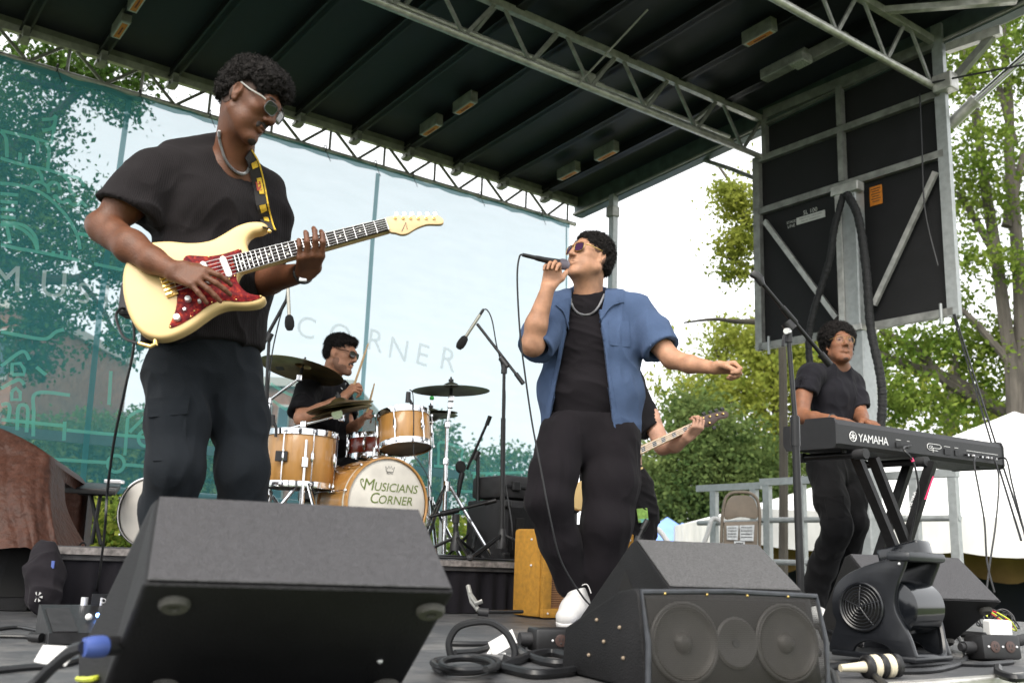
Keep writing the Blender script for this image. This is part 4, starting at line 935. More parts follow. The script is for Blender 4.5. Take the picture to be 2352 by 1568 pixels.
# ---------------------------------------------------------------- the guitarist
sk1 = skin('deep_brown_skin', (.115, .043, .020), .40)
sh1 = fabric('black_crinkle_cloth', (.0125, .0105, .0115), 700, .4, .85, rib=58, dist=.0022); pn1 = fabric('slate_cargo_cloth', (.0105, .013, .0165), 900, .3)
g_ = thing('person', 'guitarist in a loose black crinkled tee, slate cargo trousers and clear-framed sunglasses', 'person', (A(440, 1000, 3.25)[0], 3.25, 0))
hv = .0038
lo, hi = V3(*A(175, 60, 3.3)) , V3(*A(790, 60, 3.3)); lo = V3(lo[0]-.02, 2.68, -.0); hi = V3(hi[0]+.16, 3.72, 1.98)
b1 = Vox(V3(lo[0], 2.68, .35), hi, hv)
HR = rotm((.83, -.20, -.50), (0, .05, 1)); HC = A(573, 237, 3.08)
T1 = head(b1, HC, HR, 1.03, nose=1.12)
nb = A(528, 400, 3.22)
b1.cone(T1(0, -.03, -.02), nb, .058, .066, .03); b1.cone(T1(0, -.005, -.045), A(540, 385, 3.19), .045, .055, .03)
rs, ls = A(348, 398, 3.08), A(606, 440, 3.40); sh = un(ls-rs)
b1.cone(nb, rs, .06, .058, .04); b1.cone(nb, ls, .06, .055, .04); b1.chain([A(505, 430, 3.24), A(488, 600, 3.26), A(470, 800, 3.28)], [.105, .10, .105], .05, ax=sh, w=1.45)
el, wr = A(238, 522, 3.00), A(398, 622, 2.865)
b1.chain([rs, A(288, 468, 3.03), el], [.060, .058, .047], .03); b1.chain([el, A(300, 566, 2.935), A(350, 598, 2.895), wr], [.046, .050, .039, .029], .02)
b1.cone(A(224, 515, 3.02), A(262, 540, 2.98), .040, .044, .02)
dr1 = un(A(452, 634, 2.85)-A(398, 620, 2.865))
hand(b1, wr, dr1, V3(.0, .92, -.38), V3(.25, .1, .95), [(.25, .5, .35), (.30, .35, .25), (.28, .30, .2), (.25, .28, .2)], [(.55, .55, .55), (.85, .25, .45), (.95, -.05, .3)], 1.02, splay=(.05, -.10, -.30, -.48))
PN = A(742, 574, 2.985); el2, wr2 = A(575, 662, 3.32), PN+V3(-.055, .040, -.062)
b1.chain([ls, A(606, 560, 3.42), el2], [.055, .052, .046], .03); b1.chain([el2, A(620, 642, 3.22), wr2], [.048, .047, .029], .02)
hand(b1, wr2, un(V3(.30, -.88, .30)), V3(-.25, .36, .88), V3(.95, .28, 0), [(.60, .85, .7), (.64, .85, .7), (.70, .9, .7), (.78, .95, .7)], [(.1, .35, .95), (.3, .15, .95), (.45, 0, .9)], 1.06, splay=(.02, -.04, -.10, -.16))
hipL, hipR = A(402, 862, 3.20), A(535, 862, 3.34)
for p_, q_, r_, e_ in ((hipL, A(402, 1075, 3.14), A(376, 1290, 3.26), 1), (hipR, A(556, 1075, 3.28), A(552, 1290, 3.40), 2)): b1.chain([p_, q_, r_], [.08, .055, .045], .03)
bo = skinmesh('body', b1, sk1, g_, sm=1)
# shirt
v = Vox(V3(lo[0], 2.75, .78), V3(hi[0], 3.75, 1.72), .0055)
v.chain([A(505, 415, 3.25), A(496, 485, 3.235), A(484, 640, 3.24), A(470, 800, 3.27)], [.105, .132, .132, .138], .06, ax=sh, w=1.55)
v.cone(A(520, 385, 3.22), rs, .060, .078, .05); v.cone(A(545, 388, 3.24), ls, .052, .070, .05); v.cone(ls, A(614, 500, 3.38), .072, .085, .04); v.cone(A(614, 500, 3.38), A(612, 590, 3.40), .082, .070, .04)
s2 = v.like(); s2.chain([A(364, 400, 3.09), A(320, 442, 3.05), A(282, 500, 3.02)], [.074, .088, .104], .03, ax=un(V3(1, .1, .25)), w=1.05)
hem = A(288, 484, 3.03); hn = un(V3(-.30, -.12, -.95)); s2.cut(hem, hn); s2.cone(A(300, 455, 3.04), A(268, 530, 3.0), .070, .090, .0, 's')
hh = np.clip(.5+.5*(v.d-s2.d)/.035, 0, 1); v.d = v.d+(s2.d-v.d)*hh-.035*hh*(1-hh)
v.cut(A(470, 795, 3.25), un(V3(.12, .0, -1))); v.cone(A(512, 322, 3.26), A(395, 356, 3.14), .030, .05, .04); v.ell(A(546, 338, 3.17), (.056, .080, .055), None, .01, 's')
f1 = folds(.011, (7, 7, 4.5), 3, .5)
def f1b(V): return f1(V)*np.clip((1.62-V[:, 2])/.12, .15, 1)*np.clip((V[:, 0]-hem[0])/.10, .25, 1)
shirt1 = skinmesh('shirt', v, sh1, g_, f1b, 2); vsh1 = v
# trousers
v = Vox(V3(lo[0], 2.85, .0), V3(hi[0], 3.75, 1.02), .006)
v.chain([A(470, 790, 3.27), A(468, 850, 3.28)], [.118, .120], .04, ax=sh, w=1.45)
v.chain([A(405, 850, 3.21), A(405, 960, 3.17), A(400, 1075, 3.13), A(384, 1180, 3.20), A(378, 1300, 3.26), A(376, 1420, 3.28)], [.098, .092, .080, .078, .076, .08], .04)
v.chain([A(535, 850, 3.34), A(548, 960, 3.30), A(556, 1075, 3.27), A(556, 1180, 3.34), A(554, 1300, 3.40), A(552, 1420, 3.42)], [.098, .090, .078, .078, .076, .08], .04)
f2 = folds(.008, (7, 7, 4), 8, .7)
tr1 = skinmesh('trousers', v, pn1, g_, f2, 2)
applique('cargo_pocket', [(342, 948), (428, 945), (424, 1055), (350, 1058)], [v], 2.9, 3.5, .006, pn1, tr1); applique('pocket_flap', [(338, 915), (434, 908), (430, 950), (338, 958)], [v], 2.9, 3.5, .012, pn1, tr1)
mb = MB()
for pts in ([(345, 830), (372, 815), (395, 800)], [(498, 830), (500, 900), (487, 960)], [(560, 900), (575, 1000), (578, 1140)]): mb.tube([hit(x, y, [v], 2.9, 3.7, .0) for x, y in pts], .0025, 5)
mb.build('seam', pn1, tr1)
shoe = M('dark_shoe', (.02, .02, .022), .5)
for nm, a_, y_ in (('shoe', 376, 3.25), ('shoe', 552, 3.39)):
    p = A(a_, 1400, y_); p[2] = .05; q = Vox(p-V3(.15, .3, .06), p+V3(.25, .2, .12), .006); q.ell(p+V3(.06, -.10, 0), (.06, .13, .05), None, .03); q.cone(p, p+V3(0, 0, .06), .05, .05, .03); q.cut(V3(0, 0, .002), V3(0, 0, -1)); skinmesh(nm, q, shoe, g_)
# hair, face
E1 = lambda l, r, s=1.03: (T1(*l), np.array(r)*s, HR)
hairmesh('hair', [E1((0, -.020, .064), (.085, .104, .080)), E1((0, -.060, .020), (.078, .058, .070)), E1((0, .038, .090), (.066, .056, .044))], 1500, HC-.20, HC+.20, .0036, HAIR, g_, [E1((0, .105, -.010), (.090, .075, .088)), E1((.075, .02, -.02), (.045, .060, .075)), E1((-.075, .02, -.02), (.045, .060, .075)), E1((0, -.02, -.10), (.12, .10, .085))], 5, (.006, .0092), .0045)
patch(b1, 'moustache', [E1((0, .103, -.040), (.030, .016, .0085)), E1((.024, .092, -.050), (.006, .012, .012)), E1((-.024, .092, -.050), (.006, .012, .012))], .0022, STUB, g_, HC-.16, HC+.16)
patch(b1, 'goatee', [E1((0, .088, -.106), (.022, .020, .012)), E1((0, .098, -.077), (.006, .012, .005))], .0012, STUB, g_, HC-.18, HC+.16)
patch(b1, 'hair_fade', [E1((.075, .022, .045), (.02, .035, .028)), E1((.07, -.055, -.02), (.03, .045, .04)), E1((0, -.085, -.03), (.06, .04, .05))], .0012, M('hair_fade', (.045, .02, .012), .7, ns=200, na=.5), g_, HC-.16, HC+.16, .0006)
patch(b1, 'eyebrow', [E1((.034, .090, .040), (.019, .014, .0045)), E1((-.034, .090, .040), (.019, .014, .0045))], .002, STUB, g_, HC-.16, HC+.16)
clear = M('clear_frame', (.34, .33, .31), .2, coat=.3)
glasses(T1, g_, M('smoke_frame', (.07, .07, .07), .25, coat=.3), M('green_lens', (.010, .018, .012), .06, spec=.8), .050, .038, .0020, .110, .012, .0030, sq=3.0, tipm=clear)
chain_necklace(hits(((503, 300), (503, 315), (507, 335), (515, 361), (524, 377), (535, 389), (545, 396), (555, 399), (564, 397), (571, 388), (577, 370)), [b1, vsh1], 2.85, 3.45, .007), .0056, g_)
dw = un(wr2-el2); MB().torus(wr2-dw*.020, dw, .031, .006, 24, 8).build('wristband', K['black_plastic'], g_, True)
MB().box(wr2-dw*.020+V3(.006, -.024, -.024), (.024, .010, .022), bev=.003).build('watch_face', K['silver'], g_)
# ---------------------------------------------------------------- the singer
sk2 = skin('light_brown_skin', (.40, .210, .128), .42); bt = fabric('black_tee_cloth', (.0095, .008, .010), 900, .25); bshirt = fabric('blue_gauze', (.060, .092, .170), 420, .5, .85, rib=62, dist=.0025); bp = fabric('black_denim', (.0090, .0075, .0095), 1000, .3)
p_ = thing('person', 'singer in an open blue short-sleeved shirt over a black tee, holding a microphone up', 'person', (A(1350, 1000, 4.65)[0], 4.65, 0))
lo = A(1165, 500, 4.7); hi = A(1735, 500, 4.7)
b2 = Vox(V3(lo[0], 4.15, 0), V3(hi[0], 4.98, 1.92), .0046)
H2 = rotm((-.75, -.60, .25), (.0, .05, 1)); C2 = A(1353, 598, 4.63); T2 = head(b2, C2, H2, 1.07, fat=1.14, nose=1.05)
nb = A(1350, 690, 4.69); b2.cone(T2(0, -.025, -.03), nb, .062, .068, .03); b2.cone(T2(0, .03, -.07), A(1345, 678, 4.65), .042, .05, .03)
rs, ls = A(1270, 716, 4.66), A(1458, 716, 4.68)
b2.cone(nb, rs, .04, .05, .03).cone(nb, ls, .04, .05, .03); b2.chain([A(1358, 730, 4.70), A(1350, 860, 4.70), A(1345, 1000, 4.70)], [.095, .10, .10], .05, ax=V3(1, 0, 0), w=1.4)
el, wr = A(1224, 792, 4.45), A(1259, 660, 4.385)
b2.chain([rs, el], [.06, .052], .03); b2.chain([el, A(1232, 745, 4.42), wr], [.053, .050, .031], .02)
mt, mg = A(1230, 592, 4.345), A(1290, 606, 4.40)
hand(b2, wr, un(A(1272, 612, 4.40)-A(1259, 658, 4.385)), V3(-.15, -.95, .25), V3(.95, -.1, .15), [(1.25, 1.15, .7), (1.2, 1.2, .7), (1.2, 1.2, .7), (1.15, 1.2, .7)], [(.75, .55, -.1), (.95, .25, -.2), (.9, .1, -.3)], 1.03)
el2, wr2 = A(1543, 824, 4.56), A(1641, 845, 4.40)
b2.chain([ls, A(1500, 772, 4.62), el2], [.060, .056, .046], .03); b2.chain([el2, A(1585, 836, 4.49), wr2], [.046, .041, .028], .02)
hand(b2, wr2, un(V3(.96, -.28, .02)), V3(-.1, -.45, -.88), V3(.0, -.75, .6), [(.9, 1.4, .8), (1.1, 1.45, .8), (1.2, 1.45, .8), (1.2, 1.4, .8)], [(.75, .25, .5), (.85, -.05, .5), (.85, -.25, .35)], 1.03)
b2.chain([A(1285, 1010, 4.64), A(1262, 1140, 4.52), A(1314, 1345, 4.70)], [.09, .065, .042], .03); b2.chain([A(1410, 1010, 4.70), A(1395, 1180, 4.62), A(1372, 1395, 4.78)], [.09, .065, .042], .03)
skinmesh('body', b2, sk2, p_)
# black tee
vt = Vox(V3(lo[0], 4.3, .78), V3(hi[0], 5.0, 1.62), .006)
vt.chain([A(1358, 722, 4.69), A(1358, 790, 4.675), A(1350, 900, 4.67), A(1345, 985, 4.68)], [.098, .102, .104, .100], .06, ax=V3(1, .1, 0), w=1.55)
vt.cone(A(1350, 690, 4.69), rs, .05, .05, .05).cone(A(1350, 690, 4.69), ls, .05, .05, .05); vt.cone(A(1348, 705, 4.67), A(1350, 668, 4.67), .080, .072, .02)
vt.cut(A(1345, 985, 4.66), V3(0, 0, -1)); vt.cut(A(1345, 672, 4.67), un(V3(-.12, -.35, 1)))
ft = folds(.006, (4, 4, 11), 4, .5)
skinmesh('tee', vt, bt, p_, ft, 2)
# open blue shirt
v = Vox(V3(lo[0], 4.25, .74), V3(hi[0], 5.05, 1.66), .0055)
v.chain([A(1360, 720, 4.70), A(1362, 790, 4.69), A(1357, 900, 4.69), A(1357, 1010, 4.70)], [.132, .142, .146, .150], .06, ax=V3(1, .06, 0), w=1.58)
v.cone(A(1352, 684, 4.70), rs, .058, .080, .05).cone(A(1354, 684, 4.70), ls, .058, .080, .05); v.cone(A(1350, 690, 4.70), A(1352, 664, 4.71), .092, .084, .02)
for P, R, hc, hn, inner in (([rs, A(1240, 775, 4.53), A(1222, 815, 4.44)], [.082, .085, .086], A(1226, 796, 4.47), un(V3(-.35, -.55, -.75)), (A(1238, 780, 4.5), A(1215, 825, 4.4), .060, .066)), ([ls, A(1498, 768, 4.63), A(1535, 828, 4.57)], [.085, .090, .094], A(1519, 806, 4.60), un(A(1535, 825, 4.56)-A(1490, 760, 4.64)), (A(1500, 780, 4.62), A(1545, 835, 4.55), .066, .074))):
    s2 = v.like(); s2.chain(P, R, .03); s2.cut(hc, hn); s2.cone(*inner, 0, 's')
    hh = np.clip(.5+.5*(v.d-s2.d)/.035, 0, 1); v.d = v.d+(s2.d-v.d)*hh-.035*hh*(1-hh)
v.cut(A(1350, 992, 4.6), un(V3(.04, 0, -1))); v.cut(A(1352, 660, 4.71), un(V3(-.03, -.40, .92)))
gx = [(v.lo[k]+v.h*np.arange(v.n[k])-CAM[k]).astype(np.float32).reshape([-1 if i == k else 1 for i in range(3)]) for k in range(3)]
def halfspace(pa, pb_, inside):                              # a vertical cut along the line of a shirt front
    n = un(np.cross(ray(*pa), ray(*pb_))); n = n if n@ray(*inside) < 0 else -n; return gx[0]*n[0]+gx[1]*n[1]+gx[2]*n[2]
dop = np.maximum(np.maximum(halfspace((1313, 690), (1258, 985), (1345, 850)), halfspace((1376, 700), (1411, 985), (1345, 850))), gx[1]-4.70)
dop = np.minimum(dop, np.maximum(np.maximum(halfspace((1313, 640), (1313, 700), (1345, 660)), halfspace((1392, 640), (1386, 720), (1345, 660))), np.maximum(gx[1]-4.70, halfspace((1250, 712), (1450, 712), (1345, 660)))))
v.d = np.maximum(v.d, -dop)
fb = folds(.006, (7, 7, 3), 14, .5)
sb = skinmesh('open_shirt', v, bshirt, p_, fb, 2)
applique('chest_pocket', [(1398, 735), (1446, 738), (1448, 797), (1400, 792)], [v], 4.3, 4.8, .005, bshirt, sb)
applique('lapel', [(1392, 668), (1434, 694), (1404, 700), (1376, 742)], [v, vt], 4.3, 4.85, .010, bshirt, sb); applique('lapel', [(1306, 682), (1276, 700), (1296, 716), (1307, 760)], [v, vt], 4.3, 4.85, .010, bshirt, sb)
applique('placket', [(1374, 752), (1386, 752), (1424, 985), (1411, 985)], [v], 4.3, 4.8, .004, bshirt, sb, 10); applique('placket', [(1291, 760), (1305, 760), (1262, 975), (1246, 975)], [v], 4.3, 4.8, .004, bshirt, sb, 10)
# trousers
v = Vox(V3(lo[0], 4.3, 0), V3(hi[0], 5.05, .98), .0065)
v.chain([A(1348, 968, 4.68), A(1350, 1020, 4.69)], [.118, .12], .04, ax=V3(1, 0, 0), w=1.4)
v.chain([A(1294, 1000, 4.65), A(1270, 1090, 4.58), A(1260, 1150, 4.55), A(1286, 1245, 4.61), A(1312, 1335, 4.69)], [.116, .106, .098, .084, .072], .04)
v.chain([A(1408, 1000, 4.70), A(1403, 1110, 4.66), A(1394, 1200, 4.64), A(1383, 1300, 4.71), A(1374, 1405, 4.78)], [.132, .124, .110, .098, .088], .04)
f2 = folds(.005, (8, 8, 3.2), 18, .7); skinmesh('trousers', v, bp, p_, f2, 2)
# sneakers
wsh = M('white_leather', (.55, .54, .53), .5, ns=30, na=.06, bump=.1, bs=150)
def sneaker(heel, toe, par, up=.0):
    heel = np.asarray(heel); toe = np.asarray(toe); d = un(toe-heel); L = np.linalg.norm(toe-heel); s_ = un(np.cross(d, ZX)); n = np.cross(s_, d)
    q = Vox(np.minimum(heel, toe)-.10, np.maximum(heel, toe)+np.array([.10, .10, .18]), .0045)
    q.chain([heel+n*.05, heel+d*L*.5+n*.052, toe-d*.045+n*.040], [.044, .047, .045], .03, ax=s_, w=1.12); q.chain([heel+d*.03+n*.05, heel+d*.035+n*.12], [.042, .040], .03); q.chain([heel+d*.07+n*.10, heel+d*.16+n*.055], [.036, .03], .03)
    q.cut(heel+n*.016, -n); o = skinmesh('shoe', q, wsh, par)
    q = Vox(np.minimum(heel, toe)-.10, np.maximum(heel, toe)+.12, .0045); q.chain([heel+n*.018, heel+d*L*.5+n*.018, toe-d*.042+n*.018], [.043, .044, .045], .02, ax=s_, w=1.12); q.cut(heel, -n); q.cut(heel+n*.026, n); skinmesh('sole', q, wsh, o)
    mb = MB()
    for i in range(5):
        c = heel+d*(.085+.022*i)+n*(.125-.014*i); mb.tube([c-s_*.030-n*.012, c+n*.004, c+s_*.030-n*.012], .0032, 5)
    mb.tube(spline([heel+d*.08+n*.13, heel+d*.06+n*.15+s_*.05, heel+d*.05+n*.12+s_*.08, heel+d*.09+n*.125+s_*.02], 6), .0026, 5); mb.tube(spline([heel+d*.08+n*.13, heel+d*.06+n*.15-s_*.05, heel+d*.06+n*.11-s_*.07], 6), .0026, 5)
    mb.build('laces', wsh, o)
toe = A(1296, 1420, 4.52); toe[2] = .004; heel = A(1338, 1385, 4.74); heel[2] = .07; sneaker(heel, toe, p_)
toe = A(1330, 1420, 4.60); toe[2] = .004; heel = A(1376, 1410, 4.82); heel[2] = .004; sneaker(heel, toe, p_)
E2 = lambda l, r, s=1.07: (T2(*l), np.array(r)*s, H2)
hairmesh('hair', [E2((0, -.022, .060), (.080, .096, .080)), E2((0, -.055, .010), (.075, .055, .072))], 1100, C2-.19, C2+.19, .004, HAIR, p_, [E2((0, .108, .012), (.085, .078, .090)), E2((.078, .03, -.02), (.04, .055, .072)), E2((-.078, .03, -.02), (.04, .055, .072)), E2((0, -.02, -.10), (.12, .12, .075))], 6, (.007, .0105), .004)
patch(b2, 'hair_fade', [E2((-.07, -.04, -.02), (.03, .035, .03)), E2((-.072, .02, .04), (.02, .025, .03))], .0012, M('hair_fade_soft', (.14, .07, .045), .7, ns=200, na=.5), p_, C2-.17, C2+.17, .0006)
patch(b2, 'moustache', [E2((0, .100, -.041), (.024, .014, .005))], .0012, M('thin_moustache', (.11, .05, .03), .7), p_, C2-.17, C2+.17)
purple = M('purple_lens', (.050, .022, .055), .10, spec=.8, coat=.4)
glasses(T2, p_, K['gold'], purple, .050, .042, .0018, .106, .012, .0026)
chain_necklace([hit(x, y, [b2, vt], 4.3, 4.85, .003) for x, y in ((1311, 680), (1314, 700), (1321, 712), (1331, 720), (1343, 723), (1356, 721), (1367, 714), (1376, 702), (1384, 686), (1388, 676))], .006, p_)
# ---------------------------------------------------------------- the keyboard player
sk3 = skin('brown_skin', (.20, .085, .045), .42); tee3 = fabric('charcoal_tee', (.0115, .011, .0145), 900, .25); pn3 = fabric('black_cargo', (.008, .008, .009), 900, .3)
q_ = thing('person', 'keyboard player in a charcoal tee and black cargo trousers, with gold-rimmed glasses', 'person', (A(1915, 1000, 5.9)[0], 5.9, 0))
lo = A(1790, 700, 5.9); hi = A(2030, 700, 5.9)
b3 = Vox(V3(lo[0], 5.2, 0), V3(hi[0], 6.3, 1.85), .005)
H3 = rotm((.04, -.98, .10), (.0, .05, 1)); C3 = A(1928, 795, 5.87); T3 = head(b3, C3, H3, 1.0, nose=1.0)
nb = A(1928, 850, 5.93); b3.cone(T3(0, -.03, -.03), nb, .052, .060, .03)
rs, ls = A(1862, 862, 5.78), A(1960, 882, 6.02); sh = un(ls-rs)
b3.cone(nb, rs, .05, .05, .04).cone(nb, ls, .05, .05, .04); b3.chain([A(1915, 890, 5.92), A(1915, 1040, 5.92)], [.09, .09], .04, ax=sh, w=1.4)
el, wr = A(1842, 956, 5.66), A(1912, 963, 5.46)
b3.chain([rs, A(1845, 910, 5.72), el], [.05, .048, .042], .02); b3.chain([el, A(1872, 962, 5.57), wr], [.042, .040, .027], .02)
hand(b3, wr, un(V3(.75, -.6, -.12)), V3(0, 0, -1), V3(.5, .7, 0), [(.3, .5, .3)]*4, [(.7, .6, .2), (.9, .3, .2), (1, 0, .2)], .98)
el2, wr2 = A(1978, 958, 5.86), A(1984, 968, 5.62); b3.chain([ls, el2], [.05, .042], .02); b3.chain([el2, wr2], [.042, .028], .02); hand(b3, wr2, un(V3(.2, -.95, -.2)), V3(0, 0, -1), V3(-.9, -.2, 0), [(.3, .5, .3)]*4, [(.7, .6, .2), (.9, .3, .2), (1, 0, .2)], .98)
b3.chain([A(1895, 1060, 5.85), A(1925, 1205, 5.68), A(1866, 1370, 6.0)], [.07, .05, .036], .03); b3.chain([A(1940, 1060, 5.98), A(1958, 1200, 5.88), A(1928, 1375, 6.1)], [.07, .05, .036], .03)
skinmesh('body', b3, sk3, q_)
v = Vox(V3(lo[0], 5.4, .85), V3(hi[0], 6.3, 1.65), .006)
v.chain([A(1918, 872, 5.93), A(1915, 910, 5.91), A(1913, 1055, 5.92)], [.095, .108, .105], .05, ax=sh, w=1.42); v.cone(A(1925, 850, 5.93), rs, .048, .062, .04).cone(A(1932, 852, 5.94), ls, .048, .060, .04)
for P, R, hc, hn, inn in (([rs, A(1845, 915, 5.72)], [.064, .072], A(1848, 900, 5.73), un(V3(-.25, -.15, -.95)), (A(1850, 885, 5.74), A(1842, 925, 5.7), .048, .056)), ([ls, A(1978, 950, 5.90)], [.062, .068], A(1974, 936, 5.92), un(V3(.2, -.1, -.95)), (A(1972, 925, 5.93), A(1980, 960, 5.88), .046, .052))):
    s2 = v.like(); s2.chain(P, R, .03); s2.cut(hc, hn); s2.cone(*inn, 0, 's'); hh = np.clip(.5+.5*(v.d-s2.d)/.03, 0, 1); v.d = v.d+(s2.d-v.d)*hh-.03*hh*(1-hh)
v.ell(A(1930, 838, 5.88), (.062, .06, .052), None, .01, 's'); v.cut(A(1913, 1055, 5.9), V3(0, 0, -1))
skinmesh('tee', v, tee3, q_, folds(.008, (10, 10, 4), 24, .5), 2)
v = Vox(V3(lo[0], 5.3, 0), V3(hi[0], 6.35, .95), .0065)
v.chain([A(1912, 1045, 5.92), A(1914, 1085, 5.92)], [.105, .11], .04, ax=sh, w=1.35); v.chain([A(1893, 1075, 5.86), A(1910, 1150, 5.76), A(1924, 1210, 5.68), A(1890, 1300, 5.85), A(1866, 1380, 5.98), A(1860, 1410, 6.0)], [.098, .09, .078, .074, .07, .072], .04)
v.chain([A(1942, 1075, 5.99), A(1955, 1150, 5.92), A(1960, 1205, 5.86), A(1940, 1300, 6.0), A(1928, 1400, 6.1)], [.095, .086, .076, .072, .068], .04); tr3 = skinmesh('trousers', v, pn3, q_, folds(.006, (8, 8, 5), 28, .7), 2)
applique('cargo_pocket', [(1893, 1140), (1938, 1138), (1940, 1186), (1902, 1190)], [v], 5.4, 6.2, .006, pn3, tr3)
for a_, y_ in ((1858, 5.98), (1926, 6.08)):
    p = A(a_, 1400, y_); p[2] = .05; q = Vox(p-V3(.15, .3, .06), p+V3(.25, .2, .12), .006); q.ell(p+V3(.02, -.10, 0), (.05, .13, .05), None, .03); q.cone(p, p+V3(0, 0, .06), .045, .045, .03); q.cut(V3(0, 0, .002), V3(0, 0, -1)); skinmesh('shoe', q, K['white'], q_)
E3 = lambda l, r, s=1.0: (T3(*l), np.array(r)*s, H3)
hairmesh('hair', [E3((0, -.030, .060), (.102, .108, .100)), E3((0, -.06, .0), (.095, .065, .08))], 900, C3-.19, C3+.19, .0042, HAIR, q_, [E3((0, .105, -.005), (.074, .085, .085)), E3((0, .06, -.06), (.10, .10, .075)), E3((0, -.02, -.11), (.12, .12, .075))], 7, (.007, .010), .004)
patch(b3, 'moustache', [E3((0, .100, -.040), (.028, .014, .006)), E3((.022, .094, -.043), (.010, .012, .006)), E3((-.022, .094, -.043), (.010, .012, .006))], .0014, M('soft_stubble', (.055, .026, .016), .75), q_, C3-.16, C3+.16)
patch(b3, 'goatee', [E3((0, .088, -.106), (.020, .016, .010))], .0008, bpy.data.materials['soft_stubble'], q_, C3-.18, C3+.16)
patch(b3, 'eyebrow', [E3((.034, .090, .040), (.019, .014, .004)), E3((-.034, .090, .040), (.019, .014, .004))], .002, STUB, q_, C3-.16, C3+.16)
glass = bpy.data.materials.new('clear_lens'); glass.use_nodes = True; t = glass.node_tree; mxg = t.nodes.new('ShaderNodeMixShader'); mxg.inputs[0].default_value = .015; tpq = t.nodes.new('ShaderNodeBsdfTransparent'); glq = t.nodes.new('ShaderNodeBsdfGlossy'); glq.inputs['Roughness'].default_value = .05; t.links.new(tpq.outputs[0], mxg.inputs[1]); t.links.new(glq.outputs[0], mxg.inputs[2]); t.links.new(mxg.outputs[0], t.nodes['Material Output'].inputs[0])
glasses(T3, q_, M('gold_wire', (.36, .22, .07), .35, .3), glass, .048, .042, .0010, .108, .010, .0013, name='glasses')
for s_ in (-1, 1): MB().ball(T3(s_*.031, .088, .013), .0075, sc=(1, .6, .9)).build('iris', M('iris', (.03, .015, .01), .2), q_)
MB().torus(wr, un(wr-el), .029, .004, 20, 6).build('bracelet', K['black_plastic'], q_)
# ---------------------------------------------------------------- the drummer
sk4 = skin('olive_skin', (.36, .175, .105), .42); tee4 = fabric('black_tee_drummer', (.0085, .008, .0095), 900, .25)
r_ = thing('person', 'drummer seated behind the kit in a black tee and dark sunglasses, holding two sticks', 'person', (A(745, 1100, 6.45)[0], 6.45, RZ))
lo = A(640, 740, 6.5); hi = A(880, 740, 6.5); b4 = Vox(V3(lo[0], 5.8, .35), V3(hi[0], 6.95, 1.72), .005)
H4 = rotm((.93, -.30, -.17), (.05, .0, 1)); C4 = A(782, 816, 6.38); T4 = head(b4, C4, H4, 1.04, fat=1.06, nose=1.1)
nb = A(758, 882, 6.44); b4.cone(T4(0, -.03, -.03), nb, .058, .068, .03)
rs, ls = A(706, 900, 6.22), A(782, 900, 6.68); sh = un(ls-rs)
b4.cone(nb, rs, .06, .055, .04).cone(nb, ls, .06, .055, .04); b4.chain([A(745, 920, 6.46), A(745, 1090, 6.5)], [.11, .12], .04, ax=sh, w=1.3)
el, wr = A(694, 960, 6.02), A(788, 914, 6.06)
b4.chain([rs, el], [.055, .048], .02); b4.chain([el, A(735, 944, 6.03), wr], [.050, .046, .030], .02)
hand(b4, wr, un(V3(.62, -.1, .70)), V3(.55, .6, -.35), V3(.3, .2, .8), [(.7, 1.0, .6), (.9, 1.2, .7), (1.1, 1.2, .7), (1.2, 1.2, .7)], [(.7, .2, .6), (.8, 0, .6), (.9, 0, .4)], 1.03)
el2, wr2 = A(800, 990, 6.52), A(826, 970, 6.32); b4.chain([ls, el2], [.055, .046], .02); b4.chain([el2, wr2], [.046, .030], .02)
hand(b4, wr2, un(V3(.55, -.5, .55)), V3(.6, .3, -.5), V3(-.4, .2, .8), [(1.0, 1.3, .8)]*4, [(.7, .2, .6), (.8, 0, .6), (.9, 0, .4)], 1.05)
b4.chain([A(735, 1095, 6.4), A(800, 1085, 6.1), A(812, 1195, 6.0)], [.08, .06, .045], .03); b4.chain([A(765, 1095, 6.6), A(850, 1085, 6.45), A(852, 1195, 6.4)], [.08, .06, .045], .03)
skinmesh('body', b4, sk4, r_)
v = Vox(V3(lo[0], 5.85, .78), V3(hi[0], 6.95, 1.55), .006)
v.chain([A(748, 905, 6.45), A(742, 960, 6.45), A(742, 1070, 6.5)], [.125, .145, .155], .05, ax=sh, w=1.25); v.cone(A(757, 885, 6.44), rs, .055, .07, .04).cone(A(760, 885, 6.46), ls, .055, .07, .04)
for P, R, hc, hn, inn in (([rs, A(692, 965, 6.05)], [.080, .092], A(692, 950, 6.08), un(V3(-.1, -.5, -.85)), (A(697, 940, 6.1), A(690, 985, 6.0), .062, .074)), ([ls, A(800, 980, 6.55)], [.074, .082], A(797, 960, 6.58), un(V3(.4, -.3, -.85)), (A(797, 955, 6.58), A(803, 1000, 6.5), .054, .064))):
    s2 = v.like(); s2.chain(P, R, .03); s2.cut(hc, hn); s2.cone(*inn, 0, 's'); hh = np.clip(.5+.5*(v.d-s2.d)/.03, 0, 1); v.d = v.d+(s2.d-v.d)*hh-.03*hh*(1-hh)
v.ell(A(764, 868, 6.40), (.065, .06, .052), None, .01, 's'); v.cut(A(740, 1075, 6.5), V3(0, 0, -1))
skinmesh('tee', v, tee4, r_, folds(.010, (8, 8, 5), 34, .5), 2); v4 = v
